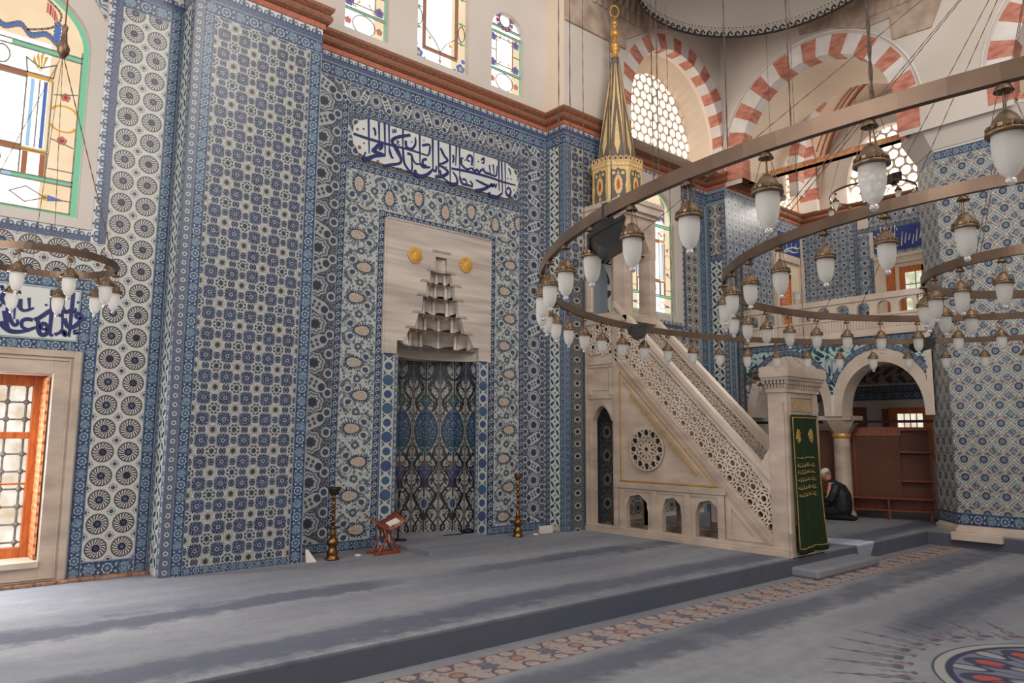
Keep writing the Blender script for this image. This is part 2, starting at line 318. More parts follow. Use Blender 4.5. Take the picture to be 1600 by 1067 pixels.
# ------------------------------------------------------------------ plain materials
def posvec(g): 
    gm = g.nt.nodes.new('ShaderNodeNewGeometry'); return gm.outputs['Position']
def plain(name, a, b=None, rough=0.5, metal=0.0, scale=6.0, spec=0.5, bump=0.0, stretch=None, detail=3, bd=0.01):
    g = G(name, rough, spec); g.bsdf.inputs['Metallic'].default_value = metal
    b = b or tuple(x*0.86 for x in a)
    n = g.noise(scale, detail, v=posvec(g), stretch=stretch)
    f = g.m('MULTIPLY_ADD', n, 3.0, -1.0, True)
    return g.done(g.mix(f, lin(a), lin(b)), n if bump else None, bump, bd)
def glow(name, c, st=1.0, c2=None, scale=3.0):
    g = G(name); g.nt.nodes.remove(g.bsdf); e = g.nt.nodes.new('ShaderNodeEmission'); e.inputs[1].default_value = st
    if c2: g.put(e.inputs[0], g.mix(g.m('MULTIPLY_ADD', g.noise(scale, 3, v=posvec(g)), 3.0, -1.0, True), lin(c), lin(c2)))
    else: e.inputs[0].default_value = lin(c)
    g.nt.links.new(e.outputs[0], g.out.inputs[0]); return g.mat
PL = plain('plaster_warm_grey', (206, 196, 188), (196, 185, 176), 0.85, scale=0.7)
PLC = plain('plaster_cream_and_lit', (232, 214, 194), (222, 202, 182), 0.85, scale=0.7)  # cream plaster; also paints a lit return and backlit grilles lighter
MARB = plain('marble_beige_grey', (196, 176, 158), (166, 148, 134), 0.42, scale=2.2, stretch=(1, 1, 2.5), detail=6)
MARBL = plain('marble_pale', (212, 196, 182), (190, 172, 156), 0.4, scale=2.0, detail=6)
MARBS = plain('marble_streaked_white', (200, 188, 176), (164, 150, 142), 0.35, scale=1.6, stretch=(0.5, 1, 6), detail=6)
MARBD = plain('marble_grey', (166, 152, 142), (140, 128, 120), 0.45, scale=3, detail=5)
GOLD = plain('gilding', (216, 168, 92), (190, 138, 66), 0.42, 0.5, 30)
GOLDP = plain('gold_paint', (222, 188, 132), (204, 166, 108), 0.55, 0.0, 20)
BRZ = plain('antique_bronze', (136, 112, 88), (98, 78, 60), 0.42, 0.7, 25)
BRZD = plain('dark_bronze_bar', (118, 96, 80), (92, 74, 62), 0.38, 0.7, 3)
BRASS = plain('aged_brass', (150, 112, 70), (92, 66, 40), 0.3, 0.9, 18)
WOODO = plain('orange_varnished_wood', (196, 112, 52), (160, 84, 36), 0.4, 0, 9, stretch=(4, 4, 0.6))
WOODR = plain('reddish_wood', (142, 68, 38), (104, 46, 26), 0.38, 0, 12, stretch=(4, 4, 0.8))
BLK = plain('black_metal', (26, 26, 28), (18, 18, 20), 0.45, 0.3, 20)
BLKP = plain('dark_grey_housing', (46, 45, 44), (34, 33, 33), 0.4, 0.3, 20)
IRON = plain('grey_painted_iron', (150, 152, 150), (120, 122, 122), 0.5, 0.4, 20)
CORN = plain('cornice_painted_brown', (150, 98, 74), (116, 72, 52), 0.6, 0, 26, stretch=(1, 1, 2), bump=0.5)
CORNR = plain('cornice_red_fillet', (184, 108, 82), (156, 84, 60), 0.6, 0, 30)
REDST = plain('red_voussoir', (200, 138, 118), (168, 96, 80), 0.75, 0, 5, stretch=(1, 1, 2.5))
WHST = plain('white_voussoir', (222, 216, 212), (206, 198, 194), 0.75, 0, 3)
STONE = plain('bare_stone_brownish', (186, 166, 150), (148, 128, 114), 0.8, 0, 3.5, detail=6)
CALB = plain('calligraphy_cobalt', (36, 44, 104), (28, 34, 84), 0.3, 0, 8)
CALW = plain('white_tile_ground', (206, 206, 200), (192, 196, 194), 0.3, 0, 2)
CALBG = plain('cobalt_tile_ground', (40, 66, 140), (32, 52, 116), 0.3, 0, 4)
RDOT = plain('brown_red_tile_dot', (140, 84, 66), None, 0.4)
TURQM = plain('turquoise_line', (70, 140, 146), (60, 120, 130), 0.3)
PAPER = plain('white_card', (214, 206, 196), (204, 196, 186), 0.8)
GREENC = plain('dark_green_velvet', (38, 56, 32), (24, 38, 22), 0.9, 0, 60, spec=0.2)
GOLDT = plain('gold_thread', (190, 156, 88), (150, 118, 60), 0.5, 0.3, 60)
SKIN = plain('skin', (206, 150, 124), (190, 132, 108), 0.55, 0, 12)
JACK = plain('black_padded_jacket', (30, 32, 38), (20, 22, 27), 0.55, 0, 18, bump=0.3)
TROU = plain('black_trousers', (24, 24, 28), (18, 18, 21), 0.85, 0, 20)
KNIT = plain('white_knit_cap', (222, 216, 206), (204, 196, 186), 0.95, 0, 60, bump=0.4)
HAIR = plain('grey_hair', (128, 120, 112), (96, 90, 84), 0.8, 0, 40)
LEAD = plain('window_lead', (150, 136, 122), (120, 108, 96), 0.6, 0.1, 20)
SPG = plain('spire_grey_paint', (106, 98, 88), (92, 84, 76), 0.7, 0, 8)
SPR = plain('vermilion_paint', (188, 74, 36), (170, 62, 30), 0.6, 0, 12)
BEAMG = plain('tie_beam_gold_on_red', (214, 164, 112), (160, 92, 64), 0.6, 0, 24)
RUSTL = plain('ochre_red_line', (186, 112, 78), None, 0.8)
BLKO = plain('black_ornament', (54, 48, 46), None, 0.8)
def frosted():
    g = G('frosted_lamp_glass', 0.45, 0.4); g.bsdf.inputs['Base Color'].default_value = lin((232, 230, 226))
    tr = g.nt.nodes.new('ShaderNodeBsdfTranslucent'); tr.inputs[0].default_value = lin((238, 234, 228))
    tp = g.nt.nodes.new('ShaderNodeBsdfTransparent'); mx = g.nt.nodes.new('ShaderNodeMixShader'); mx.inputs[0].default_value = 0.55
    m2 = g.nt.nodes.new('ShaderNodeMixShader'); m2.inputs[0].default_value = 0.14
    L = g.nt.links; L.new(g.bsdf.outputs[0], mx.inputs[1]); L.new(tr.outputs[0], mx.inputs[2]); L.new(mx.outputs[0], m2.inputs[1]); L.new(tp.outputs[0], m2.inputs[2]); L.new(m2.outputs[0], g.out.inputs[0]); return g.mat
FROST = frosted()
def clear():
    g = G('clear_glass_knob', 0.08, 0.6); g.bsdf.inputs['Base Color'].default_value = (0.95, 0.95, 0.95, 1); g.bsdf.inputs['Transmission Weight'].default_value = 0.9
    return g.mat
CLEAR = clear()
SKYW = glow('window_bright_sky', (255, 253, 248), 1.8)
SKYH = glow('pierced_window_bright_sky', (255, 250, 240), 4.0)
SKYC = glow('window_cream_glass', (255, 232, 196), 1.0, (250, 220, 180))
SKYD = glow('window_daylight_with_branches', (250, 246, 236), 1.15, (214, 190, 160), 5)
SKYG = glow('window_daylight_garden', (244, 246, 226), 1.0, (186, 186, 140), 6)
GG = glow('glass_green', (140, 214, 172), 0.85); GB = glow('glass_blue', (110, 140, 210), 0.75); GR = glow('glass_red', (206, 84, 84), 0.75)
GY = glow('glass_amber', (240, 184, 92), 0.85); GO = glow('glass_orange_brown', (196, 128, 96), 0.75); GLB = glow('glass_light_blue', (170, 210, 238), 1.0); GS = glow('glass_rose', (222, 140, 124), 0.8)
def carpet(name, kind):
    g = G(name, 0.95, 0.15); x, y, z = g.xyz()
    pv = posvec(g)
    n1 = g.noise(0.55, 4, v=pv, stretch=(0.5, 2.2, 1)); n2 = g.noise(2.2, 4, v=pv, stretch=(0.25, 3.0, 1)); n3 = g.noise(90, 2, v=pv)
    f = g.m('MULTIPLY_ADD', n1, 2.4, -0.7, True)
    col = g.mix(f, lin((114, 116, 124)), lin((168, 167, 168)))
    col = g.mix(g.m('MULTIPLY_ADD', n2, 1.6, -0.5, True)*0.6, col, lin((122, 126, 138)))
    n4 = g.noise(5.5, 5, v=pv, rough=0.65); n5 = g.noise(1.3, 3, v=pv)
    col = g.mix(g.m('MULTIPLY_ADD', n4, 3.0, -1.0, True)*0.38, col, lin((112, 114, 126)))
    wob = (n1-0.5)*0.45+(n2-0.5)*0.3+(n4-0.5)*0.5
    if kind == 'platform':
        b1 = g.band(y+wob, 6.85, 0.20, 0.14); b2 = g.band(y+wob, 5.32, 0.24, 0.2)
        d = g.mx(b1*g.gt(g.noise(0.5, 1, v=pv), 0.36, 0.2), b2)
        col = g.mix(d*0.75, col, lin((72, 76, 92)))
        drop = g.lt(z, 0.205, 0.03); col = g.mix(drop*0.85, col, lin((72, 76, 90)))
    elif kind == 'floor':
        b1 = g.band(y+wob*0.8, 4.02, 0.22, 0.16)*g.gt(n5, 0.34, 0.25); b2 = g.band(y+wob, 2.9, 0.22, 0.25)*g.gt(x, 7.2, 0.6)
        col = g.mix(g.mx(b1, b2)*0.72, col, lin((72, 76, 90)))
        # runner of flowers
        rv = (y-4.57)/0.22; rm = g.lt(g.ab(rv), 1.0, 0.02)
        uu = x/0.62; k = g.par(uu)*2.0-1.0; fx = g.fr(uu)-0.5; rc = lin((164, 152, 144)); DK = lin((92, 74, 84))
        wav = rv-0.30*k*(1.0-fx*fx*6.0); scal = g.ab(rv)+0.26*g.sin(x*20.27+1.2)
        rcol = g.mix(g.gt(scal, 0.74, 0.05), rc, DK)
        e = g.ln(g.pp(x/0.31)*0.62, (g.ab(rv)-0.74)*0.42); rcol = g.mix(g.lt(e, 0.17, 0.02), rcol, DK); rcol = g.mix(g.lt(e, 0.115, 0.02), rcol, lin((170, 156, 148)))
        rcol = g.mix(g.gt(g.noise(20, 1, v=pv), 0.60, 0.05)*g.lt(g.ab(rv), 0.8), rcol, lin((150, 108, 98)))
        e2 = g.ln(g.pp(uu)*1.0, rv*0.36); w2 = e2+0.03*g.sin(g.atan(rv*0.36, g.pp(uu))*5.0); rcol = g.mix(g.lt(w2, 0.13, 0.02), rcol, lin((84, 94, 112))); rcol = g.mix(g.lt(e2, 0.05), rcol, lin((120, 88, 86)))
        e3 = g.ln(fx, (rv+0.1*k)*0.40); rcol = g.mix(g.lt(e3, 0.12), rcol, lin((112, 80, 80))); rcol = g.mix(g.lt(e3, 0.08), rcol, lin((164, 124, 106)))
        rcol = g.mix(g.gt(g.ab(rv), 0.94, 0.02), rcol, lin((140, 100, 94)))
        rcol = g.mix(g.m('MULTIPLY_ADD', n2, 1.4, -0.45, True)*0.5, rcol, lin((140, 134, 136)))
        col = g.mix(rm, col, rcol)
        # medallion
        dx, dy = (x-6.80)/1.215, (y-1.25)/1.215
        r = g.ln(dx, dy); a = g.atan(dy, dx)
        for (n_, ph, r0, r1, w0) in ((34, 0.0, 1.16, 1.68, 0.058), (34, 0.5, 1.10, 1.34, 0.036)):
            t = g.pp(a*(n_/6.2832)+ph, 0.5)*(6.2832/n_)*r; f = (r-r0)/(r1-r0); wv = w0*g.mx(1.0-f, 0.0)*(0.72+0.28*g.sin(f*26.0))
            on = g.lt(t-wv, 0.0, 0.012)*g.gt(r, r0, 0.01)*g.lt(r, r1, 0.01)
            col = g.mix(on*0.85, col, lin((70, 70, 86))); col = g.mix(g.lt(t-wv*0.45, 0.0, 0.008)*g.band(f, 0.32, 0.2, 0.05)*0.8, col, lin((136, 134, 140)))
        fl = g.gt(g.sin(a*26.0+0.6), 0.55, 0.2)*g.band(r, 1.18, 0.07)*g.gt(g.noise(30, 1, v=pv), 0.46, 0.1); col = g.mix(fl*0.5, col, lin((140, 100, 94)))
        disc = g.lt(r, 1.0, 0.012); dcol = g.mix(g.noise(3, 2, v=pv), lin((106, 108, 128)), lin((122, 124, 140)))
        for (rr, nn, ph, sz, cc) in ((0.70, 12, 0.0, 0.072, lin((176, 76, 62))), (0.36, 8, 0.3, 0.06, lin((184, 64, 52)))):
            aa = g.pp(a*(nn/6.2832)+ph, 0.5)*(6.2832/nn); ex = r-rr; ey = aa*rr; de = g.ln(ex*0.62, ey)
            dcol = g.mix(g.lt(de, sz+0.03, 0.01), dcol, lin((58, 60, 84))); dcol = g.mix(g.lt(de, sz*0.8, 0.01), dcol, cc)
        for (rr, nn, ph, sz) in ((0.80, 12, 0.5, 0.05), (0.53, 12, 0.0, 0.035), (0.18, 6, 0.5, 0.035)):
            aa = g.pp(a*(nn/6.2832)+ph, 0.5)*(6.2832/nn); ex = r-rr; ey = aa*rr; de = g.ln(ex*0.5, ey)
            dcol = g.mix(g.lt(de, sz+0.022, 0.01), dcol, lin((52, 54, 80))); dcol = g.mix(g.lt(de, sz, 0.01), dcol, lin((150, 152, 150)))
        vine = g.band(r-0.6-0.16*g.sin(a*12.0), 0.0, 0.02, 0.012); dcol = g.mix(vine, dcol, lin((50, 54, 84)))
        dcol = g.mix(g.gt(r, 0.88, 0.012), dcol, lin((52, 54, 80))); dcol = g.mix(g.gt(r, 0.925, 0.012), dcol, lin((158, 158, 152))); dcol = g.mix(g.gt(r, 0.985, 0.008), dcol, lin((60, 62, 84)))
        col = g.mix(disc, col, dcol)
    col = g.mix(g.gt(n3, 0.5, 0.3)*0.34, col, lin((96, 98, 110)))
    return g.done(col, n3, 0.5, 0.004)
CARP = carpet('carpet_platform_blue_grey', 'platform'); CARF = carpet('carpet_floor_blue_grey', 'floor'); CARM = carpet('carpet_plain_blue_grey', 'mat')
def parquet():
    g = G('dark_herringbone_wood', 0.5, 0.3); x, y, z = g.xyz()
    t = g.par((y*1.0-x*0.4)/0.28)*2.0-1.0
    s = g.gt(g.sin((z+(y-x*0.4)*1.0*t)*95.0), 0.3, 0.8)
    col = g.mix(g.noise(2, 3, v=posvec(g)), lin((124, 74, 50)), lin((90, 52, 36))); return g.done(g.mix(s*0.8, col, lin((52, 30, 22))))
PARQ = parquet()
def pierced():
    g = G('carved_screen_lattice_wood', 0.5); u, v = g.uv(); d = g.mx(g.sin(u*60.0)*g.sin(v*60.0), g.sin((u+v)*42.0)*g.sin((u-v)*42.0))
    return g.done(g.mix(g.gt(d, 0.3, 0.1), lin((226, 158, 112)), lin((170, 88, 44))))
PIERC = pierced()
def carvedline():
    g = G('painted_frieze_dark_on_white', 0.7); u, v = g.uv(); fy = g.fr(u/0.5)-0.5; a = g.atan(v*2.0, fy); r = g.ln(fy, v*1.6)
    n = g.noise(14, 2); vo = g.vor(13.0); leafy = g.gt(g.sin(u*22.0+g.sin(v*5.0)*2.0)*g.sin(v*6.3+0.8*g.sin(u*18.0)), 0.05, 0.2)
    return g.done(g.mix(g.mx(leafy*0.85, g.lt(vo, 0.2, 0.1)), lin((166, 156, 154)), lin((62, 54, 70))))
FRIEZ = carvedline()
# ------------------------------------------------------------------ mesh writing
WO = {}
class MB:
    def __init__(s): s.v = []; s.f = []; s.uv = []; s.mi = []; s.sm = []
    def add(s, vs, fs, mi=0, sm=False, uvs=None):
        o = len(s.v); s.v += [tuple(p) for p in vs]
        for k, f in enumerate(fs):
            s.f.append([o+i for i in f]); s.mi.append(mi); s.sm.append(sm); s.uv.append(uvs[k] if uvs else None)
        return s
    def face(s, pts, uv=None, mi=0): return s.add(pts, [list(range(len(pts)))], mi, False, [uv] if uv else None)
    def box(s, lo, hi, mi=0):
        x0, y0, z0 = lo; x1, y1, z1 = hi
        vs = [(x0, y0, z0), (x1, y0, z0), (x1, y1, z0), (x0, y1, z0), (x0, y0, z1), (x1, y0, z1), (x1, y1, z1), (x0, y1, z1)]
        return s.add(vs, [[0, 3, 2, 1], [4, 5, 6, 7], [0, 1, 5, 4], [1, 2, 6, 5], [2, 3, 7, 6], [3, 0, 4, 7]], mi)
    def obox(s, c, ax, ay, az, mi=0):          # oriented box: centre and three half-axis vectors
        c, ax, ay, az = Vector(c), Vector(ax), Vector(ay), Vector(az)
        vs = [c+ax*i+ay*j+az*k for k in (-1, 1) for j in (-1, 1) for i in (-1, 1)]
        fs = [[0, 2, 3, 1], [4, 5, 7, 6], [0, 1, 5, 4], [2, 6, 7, 3], [0, 4, 6, 2], [1, 3, 7, 5]]
        if ax.cross(ay).dot(az) < 0: fs = [f[::-1] for f in fs]
        return s.add(vs, fs, mi)
    def prism(s, poly, vec, mi=0, mi2=None):    # polygon and extrusion vector
        n = len(poly); P = [Vector(p) for p in poly]; V = Vector(vec)
        nrm = Vector((0, 0, 0))
        for i in range(n): nrm += P[i].cross(P[(i+1) % n])
        if nrm.dot(V) > 0: P = P[::-1]
        vs = P+[p+V for p in P]
        s.add(vs, [list(range(n)), [n+i for i in range(n)][::-1]], mi)
        return s.add(vs, [[i, n+i, n+(i+1) % n, (i+1) % n] if False else [(i+1) % n, i, n+i, n+(i+1) % n] for i in range(n)], mi if mi2 is None else mi2)
    def lathe(s, prof, c=(0, 0, 0), n=24, mi=0, sm=True, a0=0.0, a1=None, rot=0.0):
        full = a1 is None; a1 = 2*PI if full else a1; m = n if full else n+1
        vs = []
        for r, z in prof:
            for k in range(m):
                a = a0+rot+(a1-a0)*k/n; vs.append((c[0]+r*math.cos(a), c[1]+r*math.sin(a), c[2]+z))
        fs = []
        for j in range(len(prof)-1):
            for k in range(n):
                k2 = (k+1) % m
                fs.append([j*m+k, j*m+k2, (j+1)*m+k2, (j+1)*m+k])
        return s.add(vs, fs, mi, sm)
    def tube(s, pts, r, n=6, mi=0, sm=True, caps=True, closed=False):
        P = [Vector(p) for p in pts]; m = len(P); rs = r if isinstance(r, (list, tuple)) else [r]*m
        vs = []; prev = None
        for i in range(m):
            if closed: t = (P[(i+1) % m]-P[i-1])
            else: t = P[min(i+1, m-1)]-P[max(i-1, 0)]
            t.normalize()
            if prev is None: a = Vector((0, 0, 1)) if abs(t.z) < 0.9 else Vector((1, 0, 0)); u = t.cross(a).normalized()
            else: u = (prev-t*prev.dot(t)).normalized()
            prev = u; w = t.cross(u)
            for k in range(n):
                an = 2*PI*k/n; vs.append(P[i]+u*rs[i]*math.cos(an)+w*rs[i]*math.sin(an))
        fs = [[i*n+k, i*n+(k+1) % n, ((i+1) % m)*n+(k+1) % n, ((i+1) % m)*n+k] for i in range(m if closed else m-1) for k in range(n)]
        s.add(vs, fs, mi, sm)
        if caps and not closed: s.add(vs[:n], [list(range(n))[::-1]], mi); s.add(vs[-n:], [list(range(n))], mi)
        return s
    def sphere(s, c, r, n=16, mi=0, sc=(1, 1, 1)):
        k = n//2; vs = []
        for i in range(k+1):
            th = PI*i/k
            for j in range(n):
                ph = 2*PI*j/n; vs.append((c[0]+r*sc[0]*math.sin(th)*math.cos(ph), c[1]+r*sc[1]*math.sin(th)*math.sin(ph), c[2]-r*sc[2]*math.cos(th)))
        return s.add(vs, [[i*n+j, i*n+(j+1) % n, (i+1)*n+(j+1) % n, (i+1)*n+j] for i in range(k) for j in range(n)], mi, True)
    # flat tile panel: o corner, du / dv edge vectors; swap turns the pattern; su, sv units per metre
    def tile(s, o, du, dv, su=1, sv=1, ou=0.0, ov=0.0, swap=False, th=0.012, mi=0, flip=False):
        o, du, dv = Vector(o), Vector(du), Vector(dv); w, h = du.length, dv.length
        n = du.cross(dv).normalized(); p = [o, o+du, o+du+dv, o+dv]
        def q(a, b):
            if swap: a, b = b-h/2, a
            else: a, b = a-w/2, b
            if flip: a = -a
            return (a*su+ou, b*sv+ov)
        uv = [q(0, 0), q(w, 0), q(w, h), q(0, h)]
        b = [x-n*th for x in p]
        s.face(p, uv, mi)
        for i in range(4):
            j = (i+1) % 4; s.face([p[j], p[i], b[i], b[j]], [uv[j], uv[i], uv[i], uv[j]], mi)
        return s
    def build(s, name, mats, parent=None, bevel=0.0, local=False, label=None):
        mats = mats if isinstance(mats, (list, tuple)) else [mats]
        if not local:
            xs = [p[0] for p in s.v]; ys = [p[1] for p in s.v]; zs = [p[2] for p in s.v]
            wo = Vector(((min(xs)+max(xs))/2, (min(ys)+max(ys))/2, min(zs)))
        else: wo = Vector((0, 0, 0))
        me = bpy.data.meshes.new(name); me.from_pydata([(p[0]-wo.x, p[1]-wo.y, p[2]-wo.z) for p in s.v], [], s.f)
        for m in mats: me.materials.append(m)
        ul = me.uv_layers.new(name='UVMap').data
        li = 0
        for k, f in enumerate(s.f):
            uv = s.uv[k]
            if uv is None:
                a = Vector(s.v[f[0]]); nrm = Vector((0, 0, 0))
                for i in range(len(f)): nrm += (Vector(s.v[f[i]])-a).cross(Vector(s.v[f[(i+1) % len(f)]])-a)
                if nrm.length > 0: nrm.normalize()
                if abs(nrm.z) > 0.75: t = Vector((1, 0, 0)); w = Vector((0, 1, 0))
                else: t = Vector((0, 0, 1)).cross(nrm).normalized(); w = Vector((0, 0, 1))
                uv = [(Vector(s.v[i]).dot(t), Vector(s.v[i]).dot(w)) for i in f]
            for c in uv: ul[li].uv = c; li += 1
        me.polygons.foreach_set('material_index', s.mi); me.polygons.foreach_set('use_smooth', s.sm)
        me.update()
        o = bpy.data.objects.new(name, me); COL.objects.link(o); WO[o.name] = wo
        if parent is not None:
            o.parent = parent; o.location = wo-(WO.get(parent.name, Vector((0, 0, 0))) if not local else Vector((0, 0, 0)))
        else: o.location = wo
        if bevel:
            b = o.modifiers.new('bevel', 'BEVEL'); b.width = bevel; b.segments = 2; b.limit_method = 'ANGLE'; b.angle_limit = 0.7
        if label: o['label'] = label
        return o
def thing(name, label, cat, loc=(0, 0, 0), group=None, kind=None):
    o = bpy.data.objects.new(name, None); COL.objects.link(o); o.empty_display_size = 0.1; o.location = loc; WO[o.name] = Vector(loc)
    o['label'] = label; o['category'] = cat
    if group: o['group'] = group
    return o
def tag(o, label, cat, group=None):
    o['label'] = label; o['category'] = cat
    if group: o['group'] = group
    return o
def struct(o): o['kind'] = 'structure'; return o
def sroot(name, loc=(0, 0, 0)):
    o = bpy.data.objects.new(name, None); COL.objects.link(o); o.location = loc; WO[o.name] = Vector(loc); o['kind'] = 'structure'; return o
def wall_tile(parent, name, x0, x1, z0, z1, y, key, unit, vert=True, off=0.006, ov=0.0, ou=0.0, flip=False, vunit=None):
    "a flat tile panel on a wall that faces the camera (normal -Y)"
    m = MB()
    vu = vunit or unit
    if vert: m.tile((x0, y-off, z0), (x1-x0, 0, 0), (0, 0, z1-z0), 1/unit, 1/vu, ou, ov, th=off+0.004, flip=flip)
    else: m.tile((x0, y-off, z0), (x1-x0, 0, 0), (0, 0, z1-z0), 1/unit, 1/vu, ou, ov, swap=True, th=off+0.004, flip=flip)
    return m.build(name, T[key], parent)
def side_tile(parent, name, y0, y1, z0, z1, x, key, unit, vert=True, off=0.006, ov=0.0, ou=0.0, flip=False):
    "the same on a wall facing -X; y0 is the far end (left in the picture)"
    m = MB()
    m.tile((x-off, y0, z0), (0, y1-y0, 0), (0, 0, z1-z0), 1/unit, 1/unit, ou, ov, swap=not vert, th=off+0.004, flip=flip)
    return m.build(name, T[key], parent)
def arch_pts(c, hw, zs, rise, n=24, pw=2.0, z0=None):
    "outline of an arch opening from the left foot over the top to the right foot: (offset, z)"
    out = []
    if z0 is not None: out.append((c-hw, z0))
    for k in range(n+1):
        t = PI-PI*k/n; x = math.cos(t); y = max(0.0, 1-abs(x)**pw)**(1/pw)
        out.append((c+hw*x, zs+rise*y))
    if z0 is not None: out.append((c+hw, z0))
    return out
def pt_arch(c, hw, zs, rise, n=20, z0=None, pw=1.35):
    "pointed arch"
    out = []
    if z0 is not None: out.append((c-hw, z0))
    for k in range(n+1):
        s = -1+2*k/n; a = abs(s)
        y = (1-a**(pw+0.75))**(1/ (pw+0.25))
        out.append((c+hw*s, zs+rise*(0.93*y+0.07*(1-a))))
    if z0 is not None: out.append((c+hw, z0))
    return out
def wall_with_arch(m, P, lo, hi, z0, z1, outline, mi=0):
    "plate between lo..hi and z0..z1 with an arch opening; P(a, z) gives the 3-D point; outline runs lo to hi"
    a0 = outline[0][0]; a1 = outline[-1][0]
    if a0 > lo+1e-4: m.face([P(lo, z0), P(a0, z0), P(a0, z1), P(lo, z1)], mi=mi)
    if hi > a1+1e-4: m.face([P(a1, z0), P(hi, z0), P(hi, z1), P(a1, z1)], mi=mi)
    b = outline[0][1]
    for (p, q) in zip(outline[:-1], outline[1:]):
        if abs(q[0]-p[0]) > 1e-6: m.face([P(p[0], p[1]), P(q[0], q[1]), P(q[0], z1), P(p[0], z1)], mi=mi)
    if outline[0][1] > z0+1e-4: pass
    return m
def soffit(m, P, Q, outline, mi=0):
    for p, q in zip(outline[:-1], outline[1:]): m.face([P(*p), Q(*p), Q(*q), P(*q)], mi=mi)
    return m
